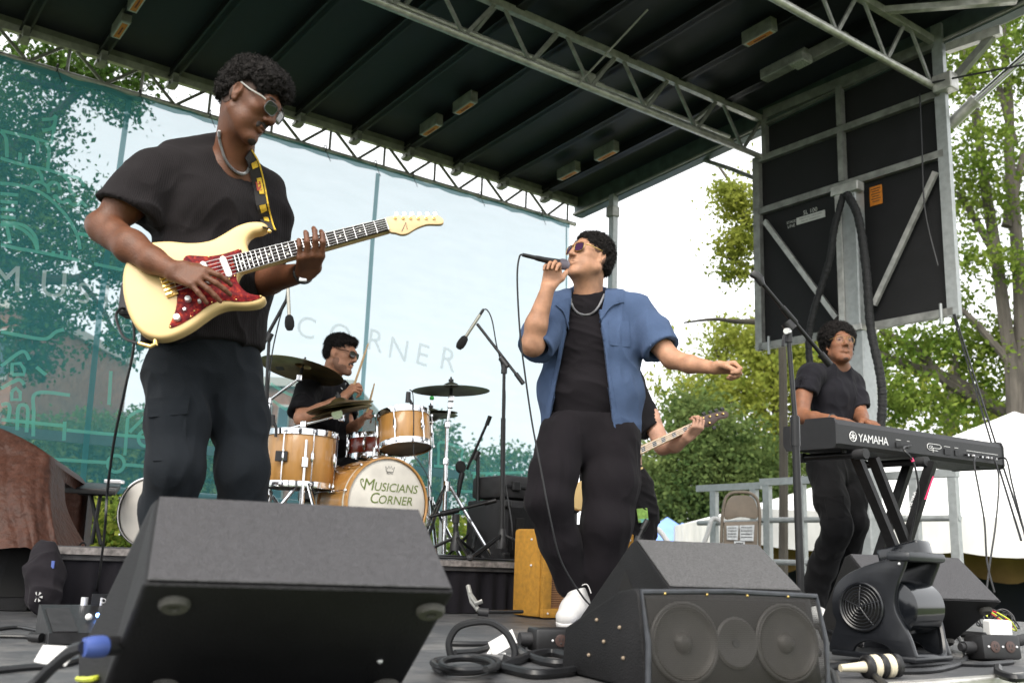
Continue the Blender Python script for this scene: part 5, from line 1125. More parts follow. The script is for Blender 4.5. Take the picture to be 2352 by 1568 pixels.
v = Vox(V3(lo[0], 5.8, RZ), V3(hi[0]+.05, 6.98, .95), .007); v.chain([A(745, 1085, 6.5), A(748, 1110, 6.5)], [.14, .15], .04, ax=sh, w=1.2); v.chain([A(735, 1095, 6.4), A(800, 1088, 6.12), A(812, 1225, 6.0)], [.10, .085, .07], .04); v.chain([A(765, 1095, 6.6), A(850, 1088, 6.45), A(852, 1225, 6.4)], [.10, .085, .07], .04); skinmesh('trousers', v, pn3, r_, folds(.008, (6, 6, 9), 38, .5), 1)
E4 = lambda l, r, s=1.04: (T4(*l), np.array(r)*s, H4)
hairmesh('hair', [E4((0, -.022, .062), (.078, .096, .074)), E4((0, -.055, .015), (.073, .056, .070)), E4((0, .045, .095), (.052, .042, .028))], 1400, C4-.18, C4+.19, .0042, HAIR, r_, [E4((0, .108, -.005), (.085, .075, .088)), E4((.078, .03, -.02), (.04, .055, .070)), E4((-.078, .03, -.02), (.04, .055, .070)), E4((0, -.02, -.10), (.12, .12, .080))], 9, (.004, .0065), .003)
patch(b4, 'beard', [E4((.052, .012, -.048), (.030, .030, .030)), E4((.045, .045, -.080), (.030, .045, .026)), E4((0, .075, -.100), (.05, .035, .022))], .0012, M('beard_shadow', (.19, .095, .06), .75, ns=180, na=.3), r_, C4-.17, C4+.17, .0008, [E4((0, .09, -.045), (.035, .04, .028))])
patch(b4, 'moustache', [E4((0, .100, -.042), (.028, .016, .008)), E4((.026, .09, -.05), (.006, .01, .010))], .0025, STUB, r_, C4-.17, C4+.17)
glasses(T4, r_, M('brown_frame', (.03, .012, .008), .3), LENS, .052, .034, .003, .107, .014, .003)
chain_necklace([hit(x, y, [b4, v4], 6.0, 6.7, .003) for x, y in ((772, 872), (778, 882), (786, 893), (793, 882), (795, 872))], .004, r_)
# ---------------------------------------------------------------- the bass player, mostly hidden by the singer
sk5 = skin('fair_skin', (.48, .27, .19), .45); pn5 = fabric('faded_black_denim', (.013, .012, .0135), 800, .4)
s_ = thing('person', 'bass player in black half hidden behind the singer, one hand on the bass neck', 'person', (A(1425, 1000, 5.75)[0], 5.75, 0))
lo = A(1310, 740, 5.8); hi = A(1625, 740, 5.8); b5 = Vox(V3(lo[0], 5.35, 0), V3(hi[0], 6.05, 1.72), .0055)
H5 = rotm((-.4, -.9, -.15), (0, 0, 1)); C5 = A(1404, 765, 5.85); T5 = head(b5, C5, H5, .95); nb = A(1412, 838, 5.88); b5.cone(T5(0, -.03, -.03), nb, .055, .062, .03)
rs, ls = A(1350, 862, 5.84), A(1452, 876, 5.88); b5.cone(nb, rs, .055, .05, .04).cone(nb, ls, .055, .05, .04); b5.chain([A(1410, 880, 5.86), A(1415, 1090, 5.86)], [.11, .11], .04, ax=V3(1, 0, 0), w=1.4)
el, wr = A(1522, 1024, 5.72), A(1578, 1004, 5.56); b5.chain([ls, A(1492, 955, 5.82), el], [.058, .056, .048], .02); b5.chain([el, A(1550, 1020, 5.64), wr], [.050, .046, .032], .02)
hand(b5, wr, un(V3(.55, -.55, .55)), V3(-.2, .5, .75), V3(.3, .7, .1), [(.9, 1.1, .6), (.9, 1.1, .6), (.85, 1.15, .6), (.8, 1.15, .6)], [(.5, .7, .5), (.4, .3, .9), (.2, .0, .95)], 1.05, spread=.14)
el2, wr2 = A(1330, 1000, 5.75), A(1395, 1060, 5.58); b5.chain([rs, el2], [.055, .047], .02); b5.chain([el2, wr2], [.047, .03], .02); hand(b5, wr2, un(V3(.8, -.1, -.5)), V3(0, .9, -.3), V3(.3, 0, .9), [(.4, .6, .4)]*4, [(.7, .5, .3), (.9, .2, .3), (1, 0, .2)])
b5.chain([A(1390, 1130, 5.83), A(1392, 1280, 5.78), A(1395, 1400, 5.85)], [.085, .06, .045], .03); b5.chain([A(1450, 1130, 5.87), A(1462, 1280, 5.82), A(1462, 1400, 5.9)], [.085, .06, .045], .03)
skinmesh('body', b5, sk5, s_)
v = Vox(V3(lo[0], 5.5, .72), V3(hi[0], 6.1, 1.56), .0065); v.chain([A(1406, 872, 5.87), A(1406, 930, 5.86), A(1402, 1118, 5.86)], [.11, .135, .14], .05, ax=V3(1, 0, 0), w=1.2); v.cone(A(1411, 842, 5.88), rs, .055, .07, .04).cone(A(1413, 842, 5.88), ls, .055, .07, .04)
s2 = v.like(); s2.chain([ls, A(1482, 956, 5.82), A(1505, 1012, 5.75)], [.062, .068, .076], .03); s2.cut(A(1505, 985, 5.78), un(V3(.55, -.35, -.75))); s2.cone(A(1500, 970, 5.8), A(1518, 1020, 5.72), .056, .062, 0, 's'); v.d = np.minimum(v.d, s2.d); v.cut(A(1415, 1112, 5.8), V3(0, 0, -1)); skinmesh('tee', v, tee4, s_, folds(.010, (7, 7, 6), 44, .5), 2)
v = Vox(V3(lo[0], 5.5, 0), V3(hi[0], 6.1, .86), .007); v.chain([A(1418, 1105, 5.86), A(1420, 1140, 5.86)], [.145, .15], .04, ax=V3(1, 0, 0), w=1.25); v.chain([A(1388, 1140, 5.82), A(1390, 1280, 5.78), A(1395, 1425, 5.85)], [.13, .105, .09], .04); v.chain([A(1456, 1140, 5.86), A(1462, 1180, 5.84), A(1460, 1280, 5.82), A(1462, 1425, 5.9)], [.125, .118, .10, .09], .04); tr5 = skinmesh('trousers', v, pn5, s_, folds(.010, (6, 6, 8), 48, .6), 1)
applique('pass_sticker', [(1462, 1168), (1487, 1166), (1490, 1197), (1467, 1201)], [v], 5.4, 6.0, .014, M('green_pass', (.30, .52, .10), .6, ns=60, na=.3), tr5, 4, .002)
applique('pass_sticker_band', [(1466, 1192), (1489, 1190), (1490, 1198), (1467, 1201)], [v], 5.4, 6.0, .018, M('teal_pass', (.20, .50, .45), .6), tr5, 3, .001)
E5 = lambda l, r, s=.95: (T5(*l), np.array(r)*s, H5)
hairmesh('hair', [E5((0, -.022, .060), (.082, .100, .084)), E5((0, -.055, .010), (.076, .060, .075))], 300, C5-.18, C5+.18, .006, HAIR, s_, [E5((0, .105, -.005), (.085, .075, .088)), E5((0, -.02, -.10), (.12, .12, .080))], 3)
for a_, y_ in ((1395, 5.86), (1462, 5.9)):
    p = A(a_, 1400, y_); p[2] = .05; q = Vox(p-V3(.15, .3, .06), p+V3(.25, .2, .12), .007); q.ell(p+V3(0, -.10, 0), (.05, .13, .05), None, .03); q.cone(p, p+V3(0, 0, .06), .045, .045, .03); q.cut(V3(0, 0, .002), V3(0, 0, -1)); skinmesh('shoe', q, shoe, s_)
# ================================================================ electric guitar
def onplane(px, py, P0, n): d = ray(px, py); return CAM+d*(((P0-CAM)@n)/(d@n))
GP = A(450, 645, 2.925); gn = un(np.cross(A(850, 645, 2.985)-GP, A(450, 245, 3.055)-GP)); gn = gn if gn[1] < 0 else -gn      # face normal, towards the audience
def G(px, py, off=0.): return onplane(px, py, GP, gn)+gn*off
gc = lambda x, y, off=0.: G(282.2+.24*x, 470.4+.24*y, off)
hc = lambda x, y, off=0.: G(188.2+.48*x, 94+.48*y, off)
cream = M('cream_lacquer', (.62, .44, .20), .45, ns=3, na=.05, coat=.12, spec=.3)
gt = thing('electric_guitar', 'cream electric guitar with a red tortoiseshell guard slung across the guitarist', 'guitar', G(440, 645))
OUT = [(1385, 200), (1340, 160), (1270, 150), (1180, 160), (1080, 195), (970, 260), (860, 320), (740, 348), (600, 352), (450, 338), (330, 342), (220, 362), (110, 422), (35, 520), (-5, 640), (-10, 790), (15, 930), (60, 1060), (120, 1160), (200, 1232), (300, 1268), (400, 1270), (510, 1240), (640, 1175), (760, 1092), (850, 1028), (940, 983), (1040, 963), (1180, 963), (1290, 948), (1348, 915), (1362, 882), (1335, 863), (1250, 856), (1170, 828), (1115, 770), (1095, 705), (1120, 640), (1190, 560), (1215, 470), (1192, 400), (1183, 350), (1200, 300), (1250, 258), (1330, 240)]
MB().slab(spline([gc(*q) for q in OUT], 4, True), gn, .046, .012, 4).build('body', cream, gt, True)
tort = M('tortoiseshell', (.20, .012, .012), .5, spec=.08); p = tort.node_tree.nodes['Principled BSDF']
vo = nd(tort, 'ShaderNodeTexNoise', Scale=75.0, Detail=5.0, Roughness=.7); tcx = nd(tort, 'ShaderNodeTexCoord'); rp_ = nd(tort, 'ShaderNodeValToRGB'); lk(tort, tcx.outputs['Object'], vo.inputs['Vector']); lk(tort, vo.outputs['Fac'], rp_.inputs[0]); lk(tort, rp_.outputs[0], p.inputs['Base Color'])
rp_.color_ramp.elements[0].position = .35; rp_.color_ramp.elements[0].color = (.035, .003, .005, 1); rp_.color_ramp.elements[1].position = .72; rp_.color_ramp.elements[1].color = (.55, .08, .02, 1); e_ = rp_.color_ramp.elements.new(.54); e_.color = (.16, .006, .010, 1)
PG = [(600, 492), (720, 490), (830, 493), (950, 475), (1050, 445), (1130, 424), (1128, 500), (1090, 560), (1085, 665), (1095, 730), (1135, 795), (1190, 842), (1260, 864), (1326, 876), (1318, 892), (1230, 922), (1100, 930), (1000, 920), (900, 930), (800, 980), (700, 1055), (600, 1118), (510, 1165), (452, 1180), (442, 1160), (470, 1100), (500, 1020), (515, 940), (515, 860), (500, 780), (520, 690), (560, 590)]
pgp = spline([gc(*q, .003) for q in PG], 3, True); MB().slab(pgp, gn, .0025, .001, 2).build('pickguard', tort, gt, True)

def pill(a_, b_, w, h, off, mat, nm):
    a_ = gc(*a_, off); b_ = gc(*b_, off); d = un(b_-a_); s_ = np.cross(d, gn)*w/2; P = [a_+s_*math.cos(t)-d*w/2*math.sin(t) for t in np.linspace(0, math.pi, 7)]+[b_-s_*math.cos(t)+d*w/2*math.sin(t) for t in np.linspace(0, math.pi, 7)]
    return MB().slab(P, gn, h, .003, 2).build(nm, mat, gt, True)
pw = M('pickup_white', (.78, .76, .72), .35)
for a_, b_ in (((958, 530), (1017, 675)), ((768, 580), (830, 735)), ((600, 640), (672, 775))):
    o = pill(a_, b_, .020, .010, .011, pw, 'pickup')
    for k in range(6):
        t = (k+.5)/6; q = gc(a_[0]+(b_[0]-a_[0])*t, a_[1]+(b_[1]-a_[1])*t, .011); MB().cyl(q, q+gn*.0015, .0027, n=8).build('pole_piece', K['silver'], o)
def knob(x, y, r, h, mat, nm='knob'): q = gc(x, y, .003); MB().lathe(q, gn, [(r*1.05, 0), (r, h*.7), (r*.8, h), (0, h)], 18).build(nm, mat, gt, True)
knob(625, 912, .0095, .014, K['silver']); knob(520, 1090, .0105, .014, K['silver']); knob(735, 935, .005, .014, K['white'], 'selector'); knob(592, 1008, .005, .008, K['silver'], 'toggle')
for x, y in ((1120, 432), (822, 502), (1070, 684), (1318, 880), (1085, 912), (852, 936), (768, 915), (684, 1018), (652, 1072), (455, 1168), (955, 496), (1018, 712)): q = gc(x, y, .003); MB().ball(q, .0028).build('screw', K['gold'], gt)
ba, bb = gc(372, 655, .0), gc(455, 885, .0); bd = un(bb-ba); bs_ = np.cross(bd, gn)
MB().box((ba+bb)/2+gn*.004+bs_*-.008, (np.linalg.norm(bb-ba), .036, .008), (bd, bs_, gn), bev=.002).build('bridge', K['gold'], gt)
for k in range(6): MB().box(ba+(bb-ba)*(k+.5)/6+gn*.011, (.008, .022, .006), (bd, bs_, gn), bev=.0015).build('saddle', K['gold'], gt)
# neck
maple = M('maple', (.60, .42, .23), .5, ns=4, na=.1, spec=.3, stretch=(1, 1, 8)); rose = M('rosewood', (.018, .014, .013), .7, spec=.12, ns=60, na=.4, stretch=(1, 1, 6))
F0, F1, N0, N1 = hc(718, 1035, .010), hc(740, 1112, .010), hc(1450, 855, .010), hc(1469, 911, .010)
MB().slab([F0, N0, N1, F1], gn, .006, .001, 1).build('fingerboard', rose, gt)
d_ = un((N0+N1)/2-(F0+F1)/2); m0, m1 = (F0+F1)/2-gn*.032, (N0+N1)/2-gn*.026; MB().tube([m0-d_*.02, m0, m0+(m1-m0)*.5, m1, m1+d_*.01], [.024, .024, .023, .020, .017], 14).build('neck', maple, gt, True)
fr = K['silver']
for n_ in range(0, 23):
    t = 1-(1-2**(-n_/12))/.7194*.985
    a_, b_ = F0+(N0-F0)*t, F1+(N1-F1)*t
    MB().cyl(a_+gn*.0012, b_+gn*.0012, .0011 if n_ else .0018, n=6).build('fret' if n_ else 'nut', fr if n_ else K['white'], gt)
dots = M('pearl', (.8, .76, .66), .3)
for n_ in (3, 5, 7, 9, 12, 15, 17, 19, 21):
    t = 1-((1-2**(-n_/12))+(1-2**(-(n_-1)/12)))/2/.7194*.985
    for u in ((.5,) if n_ != 12 else (.25, .75)):
        q = (F0+(N0-F0)*t)*(1-u)+(F1+(N1-F1)*t)*u; MB().cyl(q, q+gn*.0008, .0032, n=10).build('inlay', dots, gt)
HS = [(1450, 855), (1480, 842), (1520, 838), (1600, 840), (1690, 838), (1718, 845), (1730, 862), (1725, 876), (1700, 880), (1650, 880), (1600, 898), (1560, 922), (1530, 928), (1500, 920), (1469, 911)]
MB().slab(spline([hc(*q, .004) for q in HS], 3, True), gn, .014, .002, 2).build('headstock', maple, gt, True)
for k, x in enumerate((1497, 1535, 1571, 1608, 1646, 1683)):
    q = hc(x, 850+k*.4, .004); tn = MB().lathe(q, gn, [(.0055, 0), (.0055, .004), (.003, .005), (.003, .012), (0, .012)], 12).build('tuner', K['gold'], gt, True)
    MB().box(hc(x+8, 826, -.004), (.014, .008, .016), (d_, gn, np.cross(d_, gn)), bev=.003).build('tuner_button', K['silver'], tn)
lg = MB(); lg.tube([hc(1530, 915, .0045), hc(1550, 872, .0045), hc(1556, 905, .0045)], .0013, 5); lg.build('logo_mark', K['print_dark'], gt)
for k in range(6):
    u = (k+.5)/6; MB().cyl(ba+(bb-ba)*u+gn*.016, (N0+gn*.004)*(1-u)+(N1+gn*.004)*u, .0005+.00012*(5-k), n=5).build('string', K['silver'], gt)
# strap
strapm = M('strap_weave', (.016, .014, .014), .8, ns=60, na=.4); sy = M('strap_yellow', (.62, .40, .03), .7, ns=90, na=.3); sr = M('strap_red', (.35, .06, .03), .7)
spx = [(568, 352), (582, 378), (594, 425), (602, 470), (611, 508)]
SP = [hit(x, y, [vsh1, b1], 2.8, 3.6, .012) for x, y in spx]; SP.append(G(618, 530, .006)); SP = spline(SP, 6)
def strip(P, w0, w1, lift, th=.003):
    vs = []
    for i, p in enumerate(P):
        d = un(P[min(i+1, len(P)-1)]-P[max(i-1, 0)]); s_ = un(np.cross(d, V3(.35, -.9, .1))); n_ = np.cross(s_, d); n_ = n_ if n_[1] < 0 else -n_
        vs += [p+s_*w0+n_*lift, p+s_*w1+n_*lift, p+s_*w1+n_*(lift-th), p+s_*w0+n_*(lift-th)]
    fs = []
    for i in range(len(P)-1):
        for k in range(4): fs.append((i*4+k, i*4+(k+1) % 4, i*4+4+(k+1) % 4, i*4+4+k)) 
    return MB().add(vs, fs)
stp = strip(SP, -.021, .021, .004).build('strap', strapm, gt)
strip(SP, -.021, -.016, .006).build('strap_border', sy, stp)
for i0, i1, w0, w1, mt_ in ((5, 8, -.012, .010, sy), (10, 16, -.012, .004, sy), (11, 15, -.006, .010, sr), (18, 21, -.01, .012, sy), (23, 26, -.008, .008, sy)): strip(SP[i0:i1], w0, w1, .0075).build('strap_motif', mt_, stp)
MB().ball(G(619, 534, .008), .007).build('strap_button', K['gold'], gt)
MB().tube([gc(300, 1262, -.02), gc(296, 1310, -.02), gc(250, 1325, -.022), gc(130, 1288, -.026)], [.008, .008, .007, .006], 10).build('jack_plug', K['gold'], gt, True)
wire([gc(140, 1290, -.026), G(300, 775, -.03), G(272, 755, -.05), A(266, 725, 2.98), A(283, 708, 3.03), A(304, 735, 3.06), A(306, 800, 3.06), A(285, 900, 3.1), A(262, 1010, 3.2), A(246, 1130, 3.35), A(238, 1240, 3.5), onz(218, 1390, .01)], .0045, 'black guitar lead hanging from the cream guitar to the deck')
MB().box(A(298, 690, 3.07), (.05, .07, .11), bev=.012).build('transmitter_pack', K['black_plastic'], g_)
# ================================================================ bass guitar
bs = thing('bass_guitar', 'bass guitar with a pale block-inlaid neck and dark headstock held by the bass player', 'guitar', A(1390, 1085, 5.6))
BP = A(1500, 1030, 5.52); bn = un(V3(.10, -1, .05)); Bq = lambda x, y, o=0.: onplane(x, y, BP, bn)+bn*o
bx_ = lambda x, y, o=0.: Bq(1392.4+.216*x, 922+.216*y, o)
mp2 = M('bass_maple', (.58, .40, .22), .35, ns=5, na=.12); hd2 = M('bass_head', (.045, .018, .012), .3, coat=.4)
a0, a1, c0, c1_ = bx_(300, 505), bx_(312, 590), bx_(960, 205), bx_(985, 262)
MB().slab([a0-(c0-a0)*.35, c0, c1_, a1-(c1_-a1)*.35], bn, .010, .002, 1).build('fingerboard', mp2, bs)
MB().tube([(a0+a1)/2-bn*.032-(c0-a0)*.3, (c0+c1_)/2-bn*.027], [.024, .019], 12).build('neck', mp2, bs, True)
MB().slab(spline([bx_(*q, .002) for q in ((965, 195), (985, 165), (1060, 145), (1160, 115), (1260, 100), (1298, 118), (1300, 155), (1270, 178), (1200, 190), (1150, 235), (1100, 265), (1040, 270), (990, 262))], 3, True), bn, .014, .002, 2).build('headstock', hd2, bs, True)
MB().box((bx_(975, 200)+bx_(1005, 262))/2+bn*.004, (.03, .02, .07), (un(c0-a0), bn, np.cross(un(c0-a0), bn)), bev=.006).build('nut_clamp', K['black_plastic'], bs)
for x, y in ((1030, 175), (1100, 160), (1175, 145), (1240, 130), (1095, 228)): MB().lathe(bx_(x, y, .002), bn, [(.008, 0), (.008, .004), (.004, .012), (0, .012)], 12).build('tuner_post', K['gold'], bs, True)
for x, y in ((1045, 125), (1115, 110), (1178, 92), (1242, 75), (1155, 275)): MB().box(bx_(x, y, -.012), (.022, .012, .02), (un(c0-a0), bn, np.cross(un(c0-a0), bn)), bev=.004).build('tuner_key', K['black_plastic'], bs)
blk = M('block_inlay', (.015, .013, .012), .4)
for t in (.13, .31, .45, .62, .80, .93):
    q0 = a0+(c0-a0)*t; q1 = a1+(c1_-a1)*t; e = (c0-a0)*.03; MB().slab([q0*.8+q1*.2-e+bn*.0012, q0*.8+q1*.2+e+bn*.0012, q0*.2+q1*.8+e+bn*.0012, q0*.2+q1*.8-e+bn*.0012], bn, .001, 0, 1).build('inlay', blk, bs)
for k in range(4): u = (k+.5)/4; MB().cyl((a0-(c0-a0)*.3)*(1-u)+(a1-(c0-a0)*.3)*u+bn*.006, c0*(1-u)+c1_*u+bn*.004, .0011, n=5).build('string', K['silver'], bs)
MB().slab(spline([Bq(x, y) for x, y in ((1478, 1072), (1440, 1082), (1400, 1092), (1350, 1098), (1310, 1120), (1300, 1150), (1330, 1172), (1380, 1165), (1420, 1140), (1440, 1110), (1462, 1088))], 4, True), bn, .04, .01, 3).build('body', cream, bs, True)
# ================================================================ hand microphone
mic = thing('microphone', 'dark handheld microphone with a mesh ball held to the singer\'s mouth', 'microphone', mt)
md = un(mg-mt); MB().lathe(mt, md, [(.011, 0), (.0125, .012), (.0135, .05), (.0145, .06), (.018, .10), (.019, .118)], 18, True).build('handle', K['black_metal'], mic, True)
MB().lathe(mt+md*.118, md, [(.019, 0), (.0245, .012), (.026, .026), (.0245, .038), (.018, .050), (.008, .056), (0, .057)], 20).build('mesh_ball', M('mic_mesh', (.22, .20, .24), .4, .7, bump=.9, bs=700), mic, True)
MB().lathe(mt-md*.03, md, [(.0085, -.035), (.0095, -.01), (.010, .03)], 14, True).build('connector', K['black_plastic'], mic, True)
wire([mt-md*.06, A(1193, 590, 4.33), A(1188, 640, 4.34), A(1194, 760, 4.36), A(1206, 860, 4.38), A(1222, 970, 4.40), A(1243, 1080, 4.38), A(1262, 1180, 4.36), A(1288, 1285, 4.38), A(1335, 1365, 4.42), A(1362, 1395, 4.45)], .0042, 'thin dark microphone cable hanging down in front of the singer', n=14)
# ================================================================ drum kit
mapl = M('honey_maple', (.52, .26, .07), .34, ns=3.5, na=.16, coat=.5, stretch=(6, 6, .7)); redm = M('red_shell', (.28, .032, .015), .25, ns=5, na=.2, coat=.5)
dh = M('drum_head', (.70, .66, .60), .6, ns=6, na=.10); dhd = M('drum_head_under', (.22, .20, .18), .6, ns=7, na=.3)
def drum(name, label, c, ax, r, h, mat, lugs, top=None, bot=None, hoop='chrome', grp='drums of the kit'):
    c = np.asarray(c); ax = un(ax); t = thing(name, label, 'drum', c-ax*h/2, grp); n = 40
    MB().lathe(c, ax, [(r*.985, -h/2), (r, -h/2+.004), (r, h/2-.004), (r*.985, h/2)], n).build('shell', mat, t, True)
    for s_, nm, mt_ in ((1, 'batter_head', top or dh), (-1, 'resonant_head', bot or dhd)):
        MB().lathe(c, ax, [(0, s_*(h/2+.006)), (r*.9, s_*(h/2+.006)), (r*.985, s_*(h/2-.002))], n).build(nm, mt_, t, True)
        MB().lathe(c, ax, [(r*1.0, s_*(h/2-.022)), (r*1.035, s_*(h/2-.022)), (r*1.04, s_*(h/2+.0)), (r*1.035, s_*(h/2+.012)), (r*1.0, s_*(h/2+.014)), (r*.985, s_*(h/2+.008))], n).build('hoop', K['chrome'] if hoop == 'chrome' else hoop, t, True)
    x, y, d = frame(ax)
    for k in range(lugs):
        a_ = 2*math.pi*(k+.35)/lugs; o = math.cos(a_)*x+math.sin(a_)*y; p = c+o*(r+.012)
        lg = MB().tube([p-ax*.04, p-ax*.02, p+ax*.02, p+ax*.04], [.005, .011, .011, .005], 8).build('lug', K['chrome'], t, True)
        MB().cyl(p-ax*(h/2+.006)+o*.006, p+ax*(h/2+.006)+o*.006, .0035, n=6).build('rod', K['chrome'], lg)
        for s_ in (-1, 1): MB().box(p+ax*s_*(h/2-.004)+o*.008, (.014, .014, .018), (o, np.cross(ax, o), ax), bev=.003).build('claw', K['chrome'], lg)
    return t
bc_ = A(889, 1157, 5.85); br_r = .262
bd_ = drum('bass_drum', 'honey maple bass drum with MUSICIANS CORNER lettered on its white head', bc_+BX*.19, -BX, br_r, .38, mapl, 10, M('bass_head_skin', (.74, .70, .62), .6, ns=7, na=.16), None, mapl)
MB().lathe(bc_+BX*.19, -BX, [(br_r*1.008, .135), (br_r*1.012, .14), (br_r*1.012, .155), (br_r*1.008, .16)], 48).lathe(bc_+BX*.19, -BX, [(br_r*1.042, -.182), (br_r*1.046, -.172), (br_r*1.042, -.165)], 48).build('inlay_stripe', M('pearl_stripe', (.75, .7, .6), .35), bd_, True)
grn = M('green_print', (.17, .23, .05), .6)
fo = bc_-BX*.0075
text('M', fo-AX*.172+ZX*.072, AX, ZX, .094, grn, 'head_lettering', bd_, .18, 'LEFT', .001); text('USICIANS', fo-AX*.100+ZX*.072, AX, ZX, .070, grn, 'head_lettering', bd_, .18, 'LEFT', .001, .98)
text('C', fo-AX*.125+ZX*.0, AX, ZX, .088, grn, 'head_lettering', bd_, .18, 'LEFT', .001); text('ORNER', fo-AX*.068+ZX*.0, AX, ZX, .070, grn, 'head_lettering', bd_, .18, 'LEFT', .001, 1.0)
mb = MB(); ribbon(mb, spline([fo-BX*.001-AX*.158+ZX*.075, fo-BX*.001-AX*.180+ZX*.098, fo-BX*.001-AX*.186+ZX*.125, fo-BX*.001-AX*.172+ZX*.13, fo-BX*.001-AX*.170+ZX*.115], 5), .006); mb.build('flourish', grn, bd_)
cw = fo+ZX*.185-BX*.001; mb = MB(); ribbon(mb, [cw+AX*x+ZX*z for x, z in ((-.022, 0), (-.03, .03), (-.016, .016), (-.008, .034), (0, .018), (.008, .034), (.016, .016), (.03, .03), (.022, 0), (-.022, 0))], .003); mb.build('crown_mark', K['print_dark'], bd_)
text('REMO', cw-ZX*.014, AX, ZX, .016, K['print_dark'], 'crown_lettering', bd_, 0, 'CENTER', .001)
for s_ in (-1, 1): MB().tube([bc_+BX*.10+AX*s_*.24-ZX*.06, bc_+BX*.02+AX*s_*.34-ZX*.25, V3(*(bc_+BX*.0+AX*s_*.36))*V3(1, 1, 0)+ZX*(RZ+.008)], .009, 8).build('spur', K['chrome'], bd_, True)
MB().cyl(bc_+BX*.19+ZX*.262, bc_+BX*.19+ZX*.34, .013, n=10).box(bc_+BX*.19+ZX*.275, (.06, .05, .03), (AX, BX, ZX), bev=.005).build('tom_post', K['chrome'], bd_, True)
MB().lathe(fo-ZX*.17+AX*.09, -BX, [(0, .0022), (.055, .0022), (.062, .0018), (.062, 0)], 24).build('port_ring', K['black_plastic'], bd_)
tt = A(929, 990, 6.0); drum('rack_tom', 'honey maple rack tom mounted above the bass drum', tt, ZX+BX*.22, .155, .205, mapl, 6)
ft_ = A(690, 1057, 5.9); flt = drum('floor_tom', 'large honey maple floor tom standing beside the bass drum', ft_, ZX, .203, .31, mapl, 8)
for k in range(3):
    a_ = 2*math.pi*k/3+.2; o = AX*math.cos(a_)+BX*math.sin(a_); q = ft_+o*.225; leg = MB().tube([q+ZX*.10, q-ZX*.20, V3(q[0], q[1], RZ+.03)+o*.02], .007, 8).build('leg', K['chrome'], flt, True); MB().cyl(V3(q[0], q[1], RZ)+o*.02, V3(q[0], q[1], RZ+.04)+o*.02, .014, n=10).build('rubber_foot', K['rubber'], leg)
    MB().box(q-o*.005-ZX*.03, (.03, .035, .06), (o, np.cross(ZX, o), ZX), bev=.006).build('leg_bracket', K['chrome'], flt)
MB().box(hit(648, 1050, [], 5.0, 5.68)+0*ZX if False else A(646, 1047, 5.69), (.07, .012, .06), bev=.004).build('tape_patch', K['black_plastic'], flt)
sn = A(864, 1030, 6.35); drum('snare_drum', 'red snare drum between the two honey maple toms', sn, ZX+BX*.06, .178, .14, redm, 8)
brass = M('old_brass', (.30, .235, .11), .33, .9, ns=9, na=.4, bump=.2, bs=60); brass_d = M('dark_brass', (.20, .20, .15), .36, .85, ns=12, na=.4, bump=.2, bs=60)
def disc_n(px, py, roll, k):
    d = un(ray(px, py)); rr = un(Rv-d*(Rv@d)); uu = np.cross(rr, d); return un(math.sqrt(1-k*k)*(math.sin(roll)*rr+math.cos(roll)*uu)+k*d)
def cymbal(par, c, n, R, mat, nm='cymbal'):
    o = MB().lathe(c, n, [(.006, .030), (.02, .030), (.042, .020), (.052, .008), (R*.5, -.004), (R*.85, -.016), (R, -.024), (R*.998, -.0255), (R*.85, -.018), (R*.5, -.006), (.052, .006), (.042, .018), (.02, .028), (.006, .028)], 48).build(nm, mat, par, True)
    return o
def tripod(par, c, zt, zb, spread, mat, r=.011, az=0.3, n=3):
    for k in range(n):
        a_ = az+2*math.pi*k/n; o = V3(math.cos(a_), math.sin(a_), 0); f = V3(c[0], c[1], zb+.012)+o*spread
        lg = MB().tube([V3(c[0], c[1], zt)+o*.02, f], r, 8).build('leg', mat, par, True); MB().ball(f, .018, 8, 6).build('rubber_foot', K['rubber'], lg)
def cym_stand(label, segs, cym, base_xy, az, nm='cymbal_stand', tri=True, zt=.62):
    t = thing(nm, label, 'cymbal', V3(base_xy[0], base_xy[1], RZ), 'cymbals of the kit'); 
    for i, (p, q, r) in enumerate(segs):
        MB().cyl(p, q, r, n=10).build('tube', K['chrome'], t, True); MB().box(p, (.035, .035, .045), bev=.008).build('clamp', K['chrome'], t)
    if tri:
        tripod(t, base_xy, zt, RZ, .30, K['chrome'], .011, az); MB().cyl(V3(base_xy[0], base_xy[1], zt-.03), V3(base_xy[0], base_xy[1], zt+.03), .022, n=12).build('collar', K['chrome'], t, True)
    for c, n, R, m_ in cym: cymbal(t, c, n, R, m_); MB().cyl(c+n*.0, c+n*.065, .006, n=8).cyl(c+n*.035, c+n*.05, .016, n=12).build('wing_nut', K['black_plastic'], t); MB().cyl(c-n*.005, c-n*.07, .011, n=8).build('felt_post', K['black_metal'], t)
    return t
n1 = disc_n(695, 843, .26, .27); p1 = A(695, 843, 6.0)
bx1 = A(612, 1200, 6.1)[:2]
cym_stand('large tilted brass ride cymbal above the floor tom', [(p1-n1*.07, A(618, 920, 6.1), .009), (A(618, 920, 6.1), V3(bx1[0], bx1[1], RZ+.3), .012), (V3(bx1[0], bx1[1], RZ+.45), V3(bx1[0], bx1[1], RZ+.05), .014)], [(p1, n1, .262, brass)], bx1, .5)
tp = MB(); x, y, d = frame(n1); tpo = A(645, 832, 5.97); tp.box(p1-n1*.021-Rv*.135-n1*.0+V3(0, 0, .012), (.045, .004, .06), (Rv, n1, np.cross(Rv, n1))); tp.build('tape_patch', K['black_plastic'], bpy.data.objects['cymbal_stand'])
n2 = disc_n(778, 925, -.17, .10); p2_ = A(779, 925, 5.85); bx2 = A(697, 1150, 5.75)[:2]
